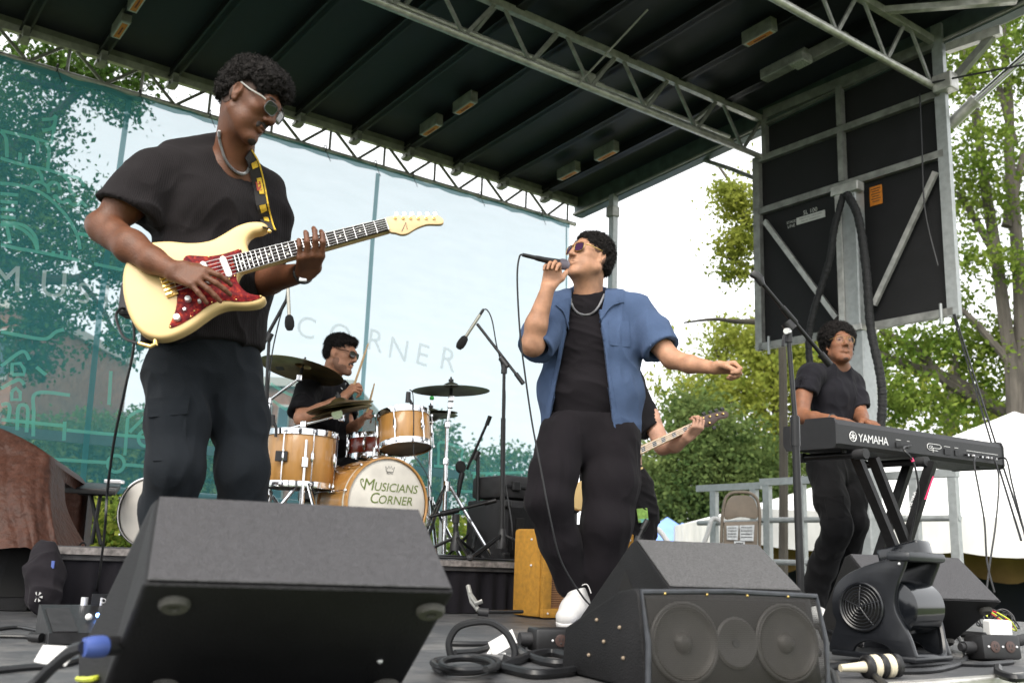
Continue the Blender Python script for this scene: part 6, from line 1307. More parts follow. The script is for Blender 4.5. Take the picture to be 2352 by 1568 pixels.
tstk = cym_stand('stack of small trashy cymbals on a boom in front of the drummer', [(p2_-n2*.09, A(765, 958, 5.84), .010), (A(772, 955, 5.84), A(645, 988, 5.72), .009), (A(697, 975, 5.75), A(697, 1070, 5.75), .011), (A(697, 1070, 5.75), V3(bx2[0], bx2[1], RZ+.05), .015)], [(p2_, n2, .200, brass), (p2_-n2*.016, un(n2+AX*.05), .19, brass), (p2_-n2*.030, un(n2-AX*.06), .175, brass)], bx2, 1.2, zt=.70)
MB().cyl(A(774, 950, 5.81), A(774, 950, 5.86), .032, n=18).build('tilter_gear', K['chrome'], tstk, True)
n3 = disc_n(1035, 889, .0, .15); p3_ = A(1036, 889, 6.15); bx3 = A(1022, 1200, 6.15)[:2]
cym_stand('thin greenish crash cymbal on a straight stand beside the rack tom', [(p3_-n3*.07, A(1034, 930, 6.15), .008), (A(1034, 930, 6.15), A(1027, 975, 6.15), .009), (A(1027, 975, 6.15), A(1024, 1060, 6.15), .011), (A(1024, 1060, 6.15), V3(bx3[0], bx3[1], RZ+.03), .014)], [(p3_, n3, .243, brass_d)], bx3, .0, zt=.72)
n4 = disc_n(985, 948, -.03, .12); p4_ = A(990, 948, 6.6); bx4 = A(985, 1200, 6.6)[:2]
hh_ = cym_stand('pair of hi-hat cymbals half hidden behind the rack tom', [(p4_-n4*.05, V3(bx4[0], bx4[1], RZ+.05), .012)], [(p4_, n4, .178, brass_d), (p4_-n4*.03, -n4, .178, brass_d)], bx4, .8, zt=.65)
MB().cyl(p4_, p4_+ZX*.12, .005, n=8).build('pull_rod', K['chrome'], hh_); MB().ball(p4_+ZX*.10, .016).build('green_clutch', M('green_plastic', (.03, .35, .06), .4), hh_)
# drumsticks
stm = M('stick_wood', (.56, .38, .20), .5, ns=20, na=.1)
for (a_, b_, Y0, Y1, lab) in (((806, 905), (846, 788), 6.08, 6.02, 'drumstick pointing up past the drummer\'s face'), ((838, 965), (860, 880), 6.28, 6.2, 'drumstick gripped low in the drummer\'s far fist')):
    P, Q = A(*a_, Y0), A(*b_, Y1); o = MB().tube([P, P+(Q-P)*.75, P+(Q-P)*.93, P+(Q-P)*.96, Q], [.0075, .007, .004, .0055, .003], 8).build('drumstick', stm, smooth=True); tag(o, lab, 'drumstick', 'drumsticks')
th_ = thing('drum_throne', 'round black stool under the seated drummer', 'stool', (A(748, 1110, 6.5)[0], 6.5, RZ)); tc_x = A(748, 1110, 6.5)[0]
zs = A(748, 1128, 6.5)[2]; MB().lathe((tc_x, 6.5, zs-.08), ZX, [(0, 0), (.15, 0), (.17, .02), (.17, .06), (.15, .08), (0, .08)], 28).build('seat', K['black_plastic'], th_, True); MB().cyl((tc_x, 6.5, RZ+.05), (tc_x, 6.5, zs-.08), .02).build('post', K['chrome'], th_); tripod(th_, (tc_x, 6.5), RZ+.25, RZ, .25, K['chrome'])
# ================================================================ keyboard
kb = thing('stage_piano', 'long black YAMAHA stage piano seen from its back panel', 'keyboard', A(2100, 1010, 5.25))
KL, KR = A(1922, 975, 4.90), A(2302, 1025, 5.60); kd = KR-KL; kd[2] = 0; klen = np.linalg.norm(kd); kd = un(kd); kw = np.cross(ZX, kd); kw = kw if kw[1] > 0 else -kw
zt_ = 1.035; O = V3(KL[0], KL[1], 0); kbp = lambda s_, t, z: O+kd*s_+kw*t+ZX*z
sec = [(0.012, .895), (0, .915), (0.0, 1.01), (.010, 1.035), (.03, 1.04), (.19, 1.045), (.20, 1.02), (.335, 1.02), (.34, 1.0), (.34, .93), (.32, .90)]
kmat = M('piano_black', (.011, .011, .0125), .42, ns=30, na=.25, bump=.15, bs=300)
MB().prism([kbp(0, t, z) for t, z in sec], kd*klen).build('case', kmat, kb)
for s_ in (0, 1): MB().prism([kbp(s_*klen-(.012 if s_ == 0 else 0), t*1.02-.003, z+(.006 if z > .95 else -.004)) for t, z in sec], kd*.012).build('end_cheek', kmat, kb)
wk = M('ivory_keys', (.7, .69, .66), .4)
for k in range(52):
    if k == 0: k0_ = MB().box(kbp(.05, .265, 1.024), (.0215, .13, .012), (kd, kw, ZX)).build('white_key', wk, kb, at=kbp(.05, .265, 1.024))
    else: copy_to(k0_, kb, kd*.0235*k)
for k in range(52):
    if k % 7 in (2, 6) or k == 51: continue
    if k == 0: k1_ = MB().box(kbp(.062, .24, 1.034), (.011, .085, .012), (kd, kw, ZX)).build('black_key', K['black_plastic'], kb, at=kbp(.062, .24, 1.034))
    else: copy_to(k1_, kb, kd*.0235*k)
lw = M('white_print', (.80, .80, .80), .5)
kz = .955; tx = -kw
text('YAMAHA', kbp(.155, -.0015, kz-.018), kd, ZX, .058, lw, 'brand_lettering', kb, 0, 'LEFT', .0, .92)
mb = MB(); mb.torus(kbp(.115, -.002, kz+.003), kw, .024, .0022, 28, 5)
for a_ in (90, 210, 330): mb.bar(kbp(.115, -.002, kz+.003)-(kd*math.cos(math.radians(a_))+ZX*math.sin(math.radians(a_)))*.016, kbp(.115, -.002, kz+.003)+(kd*math.cos(math.radians(a_))+ZX*math.sin(math.radians(a_)))*.02, .004, .002, up=kw)
mb.build('brand_emblem', lw, kb)
mb = MB(); cs_ = .68
mb.tube([kbp(cs_+x, -.002, kz+z) for x, z in ((.10, -.012), (.03, -.012), (.015, -.004), (.015, .014), (.03, .022), (.115, .022), (.13, .014), (.13, .006), (.115, -.0), (.06, -.0), (.06, -.022))], .0016, 5); mb.build('cp_outline', lw, kb)
text('CP', kbp(cs_+.045, -.0016, kz-.004), kd, ZX, .024, lw, 'model_lettering', kb)
for s_, w, h in ((.46, .04, .03), (.54, .02, .02), (.86, .05, .03), (.94, .03, .03)): MB().box(kbp(s_, -.002, kz-.01), (w, .006, h), (kd, kw, ZX)).build('socket', K['black_metal'], kb); MB().box(kbp(s_, -.0022, kz+.018), (w, .002, .002), (kd, kw, ZX)).build('socket_print', lw, kb)
for k in range(14): MB().cyl(kbp(1.02+.021*k, .0, kz-.012), kbp(1.02+.021*k, -.006-.006*(k % 3 == 0), kz-.012), .006, n=10).build('jack_socket', K['silver'] if k % 2 else K['black_metal'], kb)
MB().box(kbp(1.17, -.0022, kz+.012), (.28, .002, .002), (kd, kw, ZX)).build('socket_print', lw, kb)
for s_ in (.12, 1.2): MB().cyl(kbp(s_, .06, .88), kbp(s_, .06, .90), .014, n=12).build('foot', K['rubber'], kb)
ks = thing('keyboard_stand', 'black double-braced X keyboard stand under the stage piano', 'stand', V3(*A(2065, 1400, 5.15)[:2], 0))
def flr(px, Y): 
    q = A(px, 1445, Y); q[2] = .03; return q
for (tx_, Yt, bx_p, Yb) in ((1966, 5.02, 2132, 5.12), (2006, 5.10, 2158, 5.25), (2140, 5.18, 2022, 5.16), (2086, 5.35, 1968, 5.32)):
    p = A(tx_, 1050, Yt); p[2] = .87; MB().bar(p, flr(bx_p, Yb), .028, .055, up=kw).build('leg', K['black_metal'], ks)
for s_, nm in ((.15, 0), (.62, 1)):
    p, q = kbp(s_, -.04, .872), kbp(s_-.04, .36, .872); ar = MB().cyl(p, q, .019, n=12).build('support_arm', K['black_metal'], ks, True); MB().cyl(p-kw*.01, p+kw*.06, .026, n=14).build('rubber_sleeve', K['rubber'], ar, True); MB().cyl(q, q-kw*.05, .026, n=14).build('rubber_sleeve', K['rubber'], ar, True)
for px_, Y_ in ((2145, 5.18), (1995, 5.24)): q = flr(px_, Y_); q[2] = .02; MB().cyl(q-kw*.28, q+kw*.25, .018, n=10).build('foot_bar', K['black_metal'], ks, True)
text('PROLINE', A(2084, 1160, 5.22)-V3(0, .03, 0), un(A(2074, 1190, 5.22)-A(2092, 1130, 5.22)), un(V3(.9, 0, .3)), .035, lw, 'stand_lettering', ks)
MB().box(A(2135, 1120, 5.13), (.006, .006, .13), (AX, BX, un(A(2152, 1075, 5.14)-A(2120, 1165, 5.13)))).build('pink_tape', M('pink_tape', (.75, .04, .15), .6), ks)
for k, (pts, lab) in enumerate((([kbp(.55, -.01, .95), A(2075, 1030, 4.9), A(2098, 1060, 4.88), A(2110, 1120, 4.9), A(2103, 1180, 4.95), A(2090, 1250, 5.0), A(2086, 1330, 5.0)], 'black cable with a pink tape mark drooping from the middle of the piano'), ([kbp(1.12, -.01, .945), A(2238, 1060, 5.3), A(2250, 1130, 5.25), A(2262, 1200, 5.2), A(2268, 1290, 5.1), A(2285, 1360, 5.0)], 'thin cable hanging from the piano jacks, left of two others'), ([kbp(1.26, -.01, .945), A(2295, 1100, 5.4), A(2288, 1200, 5.3), A(2275, 1290, 5.2), A(2265, 1370, 5.1)], 'grey cable hanging straight down from the piano jacks'), ([kbp(1.30, -.01, .945), A(2312, 1055, 5.5), A(2325, 1110, 5.4), A(2345, 1190, 5.2), A(2370, 1290, 5.0)], 'black cable looping outward from the end of the piano'))): wire(pts, .005, lab)
MB().tube([A(2094, 1052, 4.885), A(2098, 1060, 4.88)], .0075, 8).build('pink_cable_mark', bpy.data.materials['pink_tape'], kb)
# ================================================================ stage monitors
def wedge(label, L0, R0, sec, mats, feet=True, side='left', faces=None):
    """L0, R0: ends of the near edge on the ground plan; sec: outline (distance back, height)"""
    L0, R0 = np.array([*L0, 0.]), np.array([*R0, 0.]); ax = un(R0-L0); w = np.cross(ZX, ax); ln = np.linalg.norm(R0-L0)
    t = thing('stage_monitor', label, 'speaker', (L0+R0)/2+w*.2, 'stage monitors')
    P = lambda s_, t_, z: L0+ax*s_*ln+w*t_+ZX*z
    MB().slab([P(0, a, z) for a, z in sec], -ax, ln, .008, 2).build('cabinet', K['wedge'], t, True)
    return t, P, ax, w, ln
# front left monitor, its back to the audience
sec1 = [(0, .232), (.297, .382), (.335, .372), (.66, .06), (.62, .004), (.43, .004)]
w1, P1, ax1, wv1, ln1 = wedge('large black stage monitor in front of the guitarist, grey textured top and rubber feet', (-.575, 1.64), (-.083, 1.80), sec1, None)
bpy.data.objects.remove(w1.children[0]); n6 = len(sec1); offL = (0, 0, .01, .13, .12, .06)
mb = MB(); mb.add([P1(0, t_, z)-ax1*o for (t_, z), o in zip(sec1, offL)]+[P1(1, t_, z) for t_, z in sec1], [tuple(range(n6)), tuple(range(2*n6-1, n6-1, -1))]+[(k, (k+1) % n6, n6+(k+1) % n6, n6+k) for k in range(n6)])
cab = mb.build('cabinet', K['wedge'], w1); bv = cab.modifiers.new('edge', 'BEVEL'); bv.width = .009; bv.segments = 3
u = un(np.array([.297, .150])); nT = un(wv1*-u[1]+ZX*u[0])
MB().slab([P1(.012, .006, .238), P1(.988, .006, .238), P1(.988, .292, .3825), P1(.012, .292, .3825)], nT, .004, .002, 1).build('textured_panel', K['wedge_top'], w1) 
for o in w1.children:
    if o.name.startswith('textured'): o.location = tuple(np.array(o.location)+nT*.004)
fd = un(np.array([.43, -.228])); nF = un(wv1*fd[1]-ZX*fd[0]); nF = nF if nF[1] < 0 else -nF
for s_, k in ((.10, .13), (.945, .14), (.10, .86), (.93, .86)):
    q = P1(s_, .43*k, .232-.228*k); MB().lathe(q, nF, [(.026, -.002), (.026, .006), (.022, .012), (.010, .012), (.008, .006), (0, .006)], 22).build('rubber_foot', M('foot_rubber', (.07, .066, .06), .7, ns=40, na=.3), w1, True)
q = P1(.86, .43*.62, .232-.228*.62); MB().ball(q, .006).build('screw', K['silver'], w1)
# handle slot and connector plate on the near end
sd = -ax1
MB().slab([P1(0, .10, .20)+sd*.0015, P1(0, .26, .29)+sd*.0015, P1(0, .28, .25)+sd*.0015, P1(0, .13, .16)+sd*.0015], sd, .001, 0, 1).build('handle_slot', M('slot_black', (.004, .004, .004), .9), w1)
MB().slab([P1(0, .22, .17)+sd*.003, P1(0, .36, .24)+sd*.003, P1(0, .40, .17)+sd*.003, P1(0, .28, .10)+sd*.003], sd, .003, .001, 1).build('connector_plate', K['wedge_edge'], w1)
blue = M('blue_plug', (.06, .10, .32), .4)
pj = P1(0, .28, .12); q0 = A(262, 1484, 1.85)
spk = thing('speaker_plug', 'blue speaker plug in the end of the large monitor', 'plug', q0); MB().tube([A(272, 1482, 1.86), A(240, 1484, 1.83)], .017, 16).build('plug_tip', K['black_plastic'], spk, True); MB().tube([A(236, 1484, 1.83), A(212, 1485, 1.81), A(192, 1486, 1.80)], [.019, .019, .016], 16).build('plug_body', blue, spk, True)
# rear right monitor with grey top
sec2 = [(0, .228), (.265, .368), (.30, .36), (.92, .03), (.90, .004), (.16, .004)]
w2, P2, ax2, wv2, ln2 = wedge('black stage monitor with a speckled grey top at the singer\'s feet', (.478, 2.95), (.90, 3.06), sec2, None)
nT = un(np.cross(P2(1, 0, .228)-P2(0, 0, .228), P2(0, .265, .368)-P2(0, 0, .228))); nT = nT if nT[2] > 0 else -nT
MB().slab([P2(.015, .008, .234)+nT*.004, P2(.985, .008, .234)+nT*.004, P2(.985, .262, .3675)+nT*.004, P2(.015, .262, .3675)+nT*.004], nT, .006, .003, 1).build('textured_panel', M('speckle_grey', (.075, .074, .076), .6, ns=180, na=.45, bump=.5, bs=500), w2)
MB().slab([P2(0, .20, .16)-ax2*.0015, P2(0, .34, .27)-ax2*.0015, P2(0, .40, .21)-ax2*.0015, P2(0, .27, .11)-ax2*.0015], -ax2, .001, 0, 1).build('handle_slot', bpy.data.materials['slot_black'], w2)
MB().box(P2(0, .19, .135)-ax2*.003, (.004, .03, .02), (ax2, wv2, ZX)).build('paper_tag', K['white'], w2); MB().ball(P2(0, .26, .20)-ax2*.004, .007).build('jack', K['silver'], w2)
# grille monitor in the front
sec3 = [(-.035, .004), (-.02, .13), (.0, .222), (.02, .236), (.10, .225), (.385, .12), (.40, .004)]
w3, P3, ax3, wv3, ln3 = wedge('low black stage monitor with a wire grille showing two cones and a horn', (.322, 2.46), (.80, 2.66), sec3, None)
nG = un(np.cross(P3(1, -.03, .01)-P3(0, -.03, .01), P3(0, 0, .225)-P3(0, -.03, .01))); nG = nG if nG[1] < 0 else -nG
gl = lambda s_, z, o=0.: P3(s_, -.035+.035*(z/.225), z)+nG*o
MB().slab([gl(.03, .012, .004), gl(.97, .012, .004), gl(.955, .215, .004), gl(.035, .215, .004)], nG, .006, .001, 1).build('baffle', M('baffle_brown', (.012, .0105, .0095), .7, ns=5, na=.4), w3)
cone_m = M('paper_cone', (.045, .040, .035), .5, ns=12, na=.35); rimm = M('cone_rim', (.05, .046, .043), .5)
for s_ in (.22, .80):
    c = gl(s_, .112, .006); cn = MB().lathe(c, nG, [(.092, .006), (.085, .012), (.078, .006), (.070, .0025), (.03, -.0), (.026, .001), (.020, .012), (.010, .017), (0, .018)], 36).build('cone', cone_m, w3, True); MB().torus(c+nG*.008, nG, .092, .005, 36, 8).build('cone_rim', rimm, cn, True)
c = gl(.51, .112, .006); hb = MB().lathe(c, nG, [(.062, .006), (.056, .010), (.02, .003), (.012, .001), (0, .001)], 30).build('horn', rimm, w3, True); MB().cyl(c, c+nG*.004, .010, n=14).build('horn_throat', K['print_dark'], hb)
gm_ = bpy.data.materials.new('wire_grille'); gm_.use_nodes = True; t = gm_.node_tree; p = t.nodes['Principled BSDF']; p.inputs['Base Color'].default_value = (.030, .027, .024, 1); p.inputs['Roughness'].default_value = .5; p.inputs['Metallic'].default_value = .3
tcg = t.nodes.new('ShaderNodeTexCoord'); vg = t.nodes.new('ShaderNodeTexVoronoi'); vg.inputs['Scale'].default_value = 210; vg.inputs['Randomness'].default_value = 0.0; rg = t.nodes.new('ShaderNodeMapRange'); rg.inputs['From Min'].default_value = .36; rg.inputs['From Max'].default_value = .46; rg.inputs['To Min'].default_value = .0; rg.inputs['To Max'].default_value = 1
tpg = t.nodes.new('ShaderNodeBsdfTransparent'); mg_ = t.nodes.new('ShaderNodeMixShader'); t.links.new(tcg.outputs['UV'], vg.inputs['Vector']); t.links.new(vg.outputs['Distance'], rg.inputs[0]); t.links.new(rg.outputs[0], mg_.inputs[0]); t.links.new(tpg.outputs[0], mg_.inputs[1]); t.links.new(p.outputs[0], mg_.inputs[2]); t.links.new(mg_.outputs[0], t.nodes['Material Output'].inputs[0])
gv = []; gf = []; NU, NV = 24, 12
for i in range(NU+1):
    for k in range(NV+1):
        s_, z = i/NU, k/NV; gv.append(gl(.012+.976*s_, .006+.222*z, .034*(1-.5*abs(2*z-1)**4)+.004*math.sin(math.pi*s_)))
for i in range(NU):
    for k in range(NV): q = i*(NV+1)+k; gf.append((q, q+NV+1, q+NV+2, q+1))
go = mesh('grille', gv, gf, gm_, w3, True); uvl = go.data.uv_layers.new(name='UVMap')
for lp in go.data.loops: vi = lp.vertex_index; uvl.data[lp.index].uv = ((vi//(NV+1))/NU*ln3, (vi % (NV+1))/NV*.225)
mb = MB(); mb.tube([gl(0, .004, .02), gl(0, .11, .036), gl(.0, .226, .02), gl(.5, .232, .022), gl(1, .226, .02), gl(1, .11, .036), gl(1, .004, .02)], .007, 8); mb.build('grille_frame', K['wedge_edge'], w3, True)
for s_ in (.12, .35, .58, .82): MB().ball(gl(s_, .223, .024), .004).build('grille_screw', K['gold'], w3); MB().ball(gl(s_, .012, .030), .004).build('grille_screw', K['gold'], w3)
for a, z in ((.08, .14), (.16, .10), (.24, .06), (.06, .07), (.2, .15)): MB().ball(P3(0, a, z)-ax3*.002, .005).build('side_screw', M('worn_screw', (.28, .22, .16), .5, .4), w3)
# monitor behind the blower
sec4 = [(0, .203), (.29, .365), (.33, .355), (.64, .05), (.6, .004), (.42, .004)]
w4, P4, ax4, wv4, ln4 = wedge('black stage monitor with a plain grey top behind the blower fan', (1.43, 3.86), (1.90, 3.90), sec4, None)
nT = un(np.cross(P4(1, 0, .203)-P4(0, 0, .203), P4(0, .29, .365)-P4(0, 0, .203))); nT = nT if nT[2] > 0 else -nT
MB().slab([P4(.012, .006, .208)+nT*.004, P4(.988, .006, .208)+nT*.004, P4(.988, .286, .3645)+nT*.004, P4(.012, .286, .3645)+nT*.004], nT, .006, .003, 1).build('textured_panel', K['wedge_top'], w4)
fd = un(np.array([.42, -.2])); nF = un(wv4*fd[1]-ZX*fd[0]); nF = nF if nF[1] < 0 else -nF
for s_, k in ((.93, .15), (.93, .85)): q = P4(s_, .42*k, .203-.2*k); MB().lathe(q, nF, [(.026, -.002), (.026, .008), (.02, .016), (.009, .016), (0, .010)], 20).build('rubber_foot', bpy.data.materials['foot_rubber'], w4, True)
# small monitor at the left edge
sec5 = [(0, .004), (0.02, .32), (.12, .36), (.30, .30), (.42, .004)]
c5 = onz(62, 1404, .0); ex = un(V3(.92, .38, 0)); w5, P5, ax5, wv5, ln5 = wedge('scuffed black monitor standing on end beside the tarpaulin', (c5-ex*.45)[:2], c5[:2], sec5, None)
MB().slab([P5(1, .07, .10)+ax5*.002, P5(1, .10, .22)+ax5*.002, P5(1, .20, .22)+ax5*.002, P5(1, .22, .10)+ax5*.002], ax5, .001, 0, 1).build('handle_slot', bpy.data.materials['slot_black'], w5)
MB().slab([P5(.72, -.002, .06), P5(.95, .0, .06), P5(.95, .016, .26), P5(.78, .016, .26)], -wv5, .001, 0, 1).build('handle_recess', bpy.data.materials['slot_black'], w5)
# ================================================================ blower fan
fan = thing('blower_fan', 'black floor blower fan with a round spider-web grille and carry handle', 'fan', onz(2030, 1505, 0))
fa = un(V3(.75, .66, 0)); FP = A(2000, 1400, 3.42); fs_ = un(np.cross(fa, ZX)); fs_ = fs_ if fs_[0] > 0 else -fs_
fq = lambda x, y, o=0.: onplane(1505+.36*x, 1082+.36*y, FP, fa)+fa*o
fpl = M('fan_plastic', (.0075, .0085, .011), .34, ns=20, na=.2, coat=.08)
OUTF = [(1112, 1150), (1120, 1060), (1150, 960), (1128, 900), (1128, 790), (1160, 710), (1230, 650), (1340, 600), (1440, 570), (1530, 540), (1600, 525), (1590, 600), (1555, 690), (1530, 780), (1530, 870), (1565, 950), (1620, 1050), (1655, 1150), (1665, 1195), (1600, 1190), (1520, 1165), (1470, 1115), (1400, 1085), (1330, 1085), (1275, 1115), (1245, 1155)]
zf = fq(1300, 1180)[2]
MB().slab(spline([fq(*q) for q in OUTF], 3, True), -fa, .022, .006, 2).build('side_plate', fpl, fan, True)
MB().slab(spline([fq(*q)+fa*.23 for q in OUTF], 3, True), -fa, .022, .006, 2).build('side_plate', fpl, fan, True)
cf = fq(1322, 862); Rg = np.linalg.norm(fq(1460, 862)-cf)*.98
MB().cyl(cf-fa*.002, cf-fa*.0035, Rg, n=36).build('intake_hole', M('fan_void', (.003, .003, .003), .9), fan)
gr_ = MB()
for k in range(1, 8): gr_.torus(cf-fa*(.008+.010*(1-(k/7)**2)), fa, Rg*k/7.0, .0022 if k < 7 else .005, 40, 5)
for k in range(5):
    a_ = math.radians(18+72*k); o = fs_*math.cos(a_)+ZX*math.sin(a_); gr_.tube([cf-fa*.018, cf+o*Rg*.5-fa*.016, cf+o*Rg-fa*.006], .0026, 6)
gr_.build('intake_grille', fpl, fan, True)
dc = fq(1610, 870); Rd = np.linalg.norm(fq(1610, 690)-dc)*1.0; dc = fq(1490, 868)
MB().lathe(dc+fa*.02, fa, [(0, 0), (Rg*.8, 0), (Rg*1.12, .01), (Rg*1.15, .10), (Rg*1.12, .20), (Rg*.8, .21), (0, .21)], 40).build('drum_housing', M('fan_gloss', (.006, .007, .009), .14, coat=.2), fan, True)
hp = [fq(1500, 548), fq(1610, 522)]; 
htop = [fq(1500, 560, -.0), fq(1515, 540), fq(1620, 515), fq(1640, 540)]
MB().slab(spline([fq(1490, 570), fq(1505, 545), fq(1600, 515), fq(1625, 530), fq(1622, 575), fq(1585, 610), fq(1530, 600)], 4, True), -fa, .03, .008, 2).slab(spline([fq(1490, 570)+fa*.23, fq(1505, 545)+fa*.23, fq(1600, 515)+fa*.23, fq(1625, 530)+fa*.23, fq(1622, 575)+fa*.23, fq(1585, 610)+fa*.23, fq(1530, 600)+fa*.23], 4, True), -fa, .03, .008, 2)
hm = (fq(1560, 545)+fa*.115); MB().box(hm+ZX*.002, (.26, .085, .032), (fa, fs_, ZX), bev=.012).build('carry_handle', M('handle_grey', (.022, .024, .028), .4, ns=20, na=.2), fan, True)
MB().box(hm+fa*.02-fs_*.0+ZX*.0185, (.10, .034, .0015), (fa, fs_, ZX)).build('badge', K['black_plastic'], fan)
text('Lasko', hm+fa*.02+ZX*.0196-fs_*-.009, fa, -fs_, .034, M('badge_grey', (.16, .16, .17), .5), 'badge_lettering', fan)
MB().box(fq(1400, 1178)+fa*.115+ZX*.0, (.26, .30, .018), (fa, fs_, ZX), bev=.006).build('base', fpl, fan, True)
MB().tube(spline([fq(1640, 1185)+fa*.02, fq(1655, 1190)+fa*.10, fq(1655, 1190)+fa*.2, fq(1600, 1000)+fa*.24, fq(1560, 900)+fa*.245], 5), .011, 8).build('guard_bar', fpl, fan, True)
for q in ((1545, 545), (1560, 590)): MB().ball(fq(*q, -.002), .005).build('screw', K['silver'], fan)
ctl = MB().box(fq(1400, 520)+fa*.21, (.10, .16, .07), (fa, un(fs_+ZX*.25), un(ZX-fs_*.25)), bev=.012).build('control_pod', bpy.data.materials['fan_gloss'], fan, True)
# ================================================================ amplifiers
tw = M('tweed', (.46, .225, .025), .75, ns=40, na=.2, bump=.5, bs=600); gcl = M('grille_cloth', (.16, .07, .03), .8, ns=8, na=.2)
amp = thing('guitar_amplifier', 'mustard tweed guitar amplifier with a brown striped grille behind the singer', 'amplifier', (.25, 5.45, 0))
a0_ = V3(.205, 5.33, 0); aw, ad, ah = .64, .26, .455
ac = lambda s_, t_, z: a0_+AX*s_+BX*t_+ZX*z
MB().box(ac(aw/2, ad/2+.014, ah/2+.006), (aw, ad-.028, ah), (AX, BX, ZX), bev=.018).build('cabinet', tw, amp, True)
for (s0, s1, z0, z1) in ((0, aw, ah-.055, ah+.005), (0, aw, .007, .055), (0, .055, .05, ah-.05), (aw-.055, aw, .05, ah-.05)): MB().box(ac((s0+s1)/2, .004, (z0+z1)/2), (s1-s0, .03, z1-z0), (AX, BX, ZX), bev=.006).build('front_frame', tw, amp, True)
MB().box(ac(aw/2, .012, ah/2), (aw-.10, .004, ah-.10), (AX, BX, ZX)).build('grille_cloth', gcl, amp)
k0 = None
for k in range(30):
    z = .062+(ah-.125)*k/29; c = ac(aw/2, .0085, z)
    if k0 is None: k0 = MB().box(c, (aw-.112, .004, .0045), (AX, BX, ZX)).build('grille_stripe', M('stripe_tan', (.30, .15, .06), .7), amp, at=c); kc = c
    else: copy_to(k0, amp, c-kc)
for s_, t_, z in ((-.001, .10, ah-.05), (-.001, .10, .27)): MB().ball(ac(s_, t_, z), .007).build('side_screw', K['silver'], amp)
for s_, z in ((aw-.03, ah-.03), (aw-.03, .03), (.03, .03)): MB().ball(ac(s_, -.012, z), .006).build('front_screw', K['silver'], amp)
stk_m = M('case_black', (.012, .012, .014), .6, ns=20, na=.3, bump=.3, bs=200)
o5 = A(1152, 1279, 6.05); o5[2] = RZ
st5 = thing('bass_amplifier', 'black bass amplifier cabinet standing on the riser behind the tweed amplifier', 'amplifier', o5); bc5 = lambda s_, t_, z: o5+AX*s_+BX*t_+ZX*z
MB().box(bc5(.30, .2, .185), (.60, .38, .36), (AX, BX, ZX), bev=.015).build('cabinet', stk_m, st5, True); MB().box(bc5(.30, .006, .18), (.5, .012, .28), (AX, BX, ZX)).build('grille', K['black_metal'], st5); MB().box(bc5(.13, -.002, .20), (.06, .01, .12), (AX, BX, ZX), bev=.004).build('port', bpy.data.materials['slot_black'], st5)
for s_, z in ((.03, .03), (.03, .34), (.57, .34)): MB().box(bc5(s_, .01, z), (.05, .05, .05), (AX, BX, ZX), bev=.012).build('corner', K['black_plastic'], st5)
kc_ = thing('equipment_case', 'black plastic equipment case lying on top of the bass amplifier', 'case', bc5(.3, .2, .37)); MB().box(bc5(.30, .2, .445), (.56, .36, .14), (AX, BX, ZX), bev=.025).build('shell', K['rubber'], kc_, True)
for s_ in (.10, .30, .50): MB().box(bc5(s_, .015, .45), (.06, .03, .06), (AX, BX, ZX), bev=.008).build('latch', K['black_plastic'], kc_)
MB().box(bc5(.30, .016, .447), (.57, .012, .02), (AX, BX, ZX), bev=.004).build('rim', K['black_plastic'], kc_)
hd = thing('amplifier_head', 'small black rack amplifier with silver knobs behind the singer\'s legs', 'amplifier', ac(.4, .5, 0)); q = A(1300, 1230, 5.9); q[2] = RZ
MB().box(S(q@AX+.25, q@BX+.1, .40), (.55, .35, .22), (AX, BX, ZX), bev=.01).build('case', stk_m, hd, True)
for k in range(6): MB().cyl(S(q@AX+.05+.07*k, q@BX-.076, .43), S(q@AX+.05+.07*k, q@BX-.095, .43), .012, n=12).build('knob', K['silver'], hd)
for k in range(7): MB().box(S(q@AX+.25, q@BX-.078, .31+.014*k), (.4, .008, .005), (AX, BX, ZX)).build('vent_slat', K['black_metal'], hd)
# ================================================================ microphone stands
def mic_stand(label, base, zb, segs, round_base=False, tri=True, spread=.30, az=.4, zt=.14, name='microphone_stand'):
    t = thing(name, label, 'stand', V3(base[0], base[1], zb), 'microphone stands')
    for i, (p, q, r) in enumerate(segs): MB().cyl(p, q, r, n=10).build('tube', K['black_metal'], t, True)
    if tri:
        tripod(t, base, zb+zt, zb, spread, K['black_metal'], .010, az); MB().lathe(V3(base[0], base[1], zb+zt-.04), ZX, [(.036, -.03), (.034, 0), (.022, .05), (.016, .08)], 18, True).build('hub', K['black_plastic'], t, True)
    return t
def clutch(t, p, d, r=.018, L=.05): MB().cyl(p-un(d)*L/2, p+un(d)*L/2, r, n=12).build('clutch', K['black_plastic'], t, True)
def pencil(label, tail, tip, foamlen=.075, par_r=.010):
    m = thing('overhead_microphone', label, 'microphone', tail, 'overhead microphones'); d = un(tip-tail); MB().lathe(tail, d, [(.008, 0), (par_r, .01), (par_r, np.linalg.norm(tip-tail))], 14, True).build('body', M('champagne', (.42, .40, .34), .35, .7), m, True)
    MB().lathe(tip, d, [(.010, -.012), (.022, 0), (.027, .03), (.026, .055), (.016, foamlen), (0, foamlen+.004)], 18, True).build('foam', M('foam', (.012, .012, .012), .95, bump=.6, bs=300), m, True); MB().lathe(tail-d*.04, d, [(.006, 0), (.009, .015), (.009, .042)], 12, True).build('connector', K['black_plastic'], m, True); return m
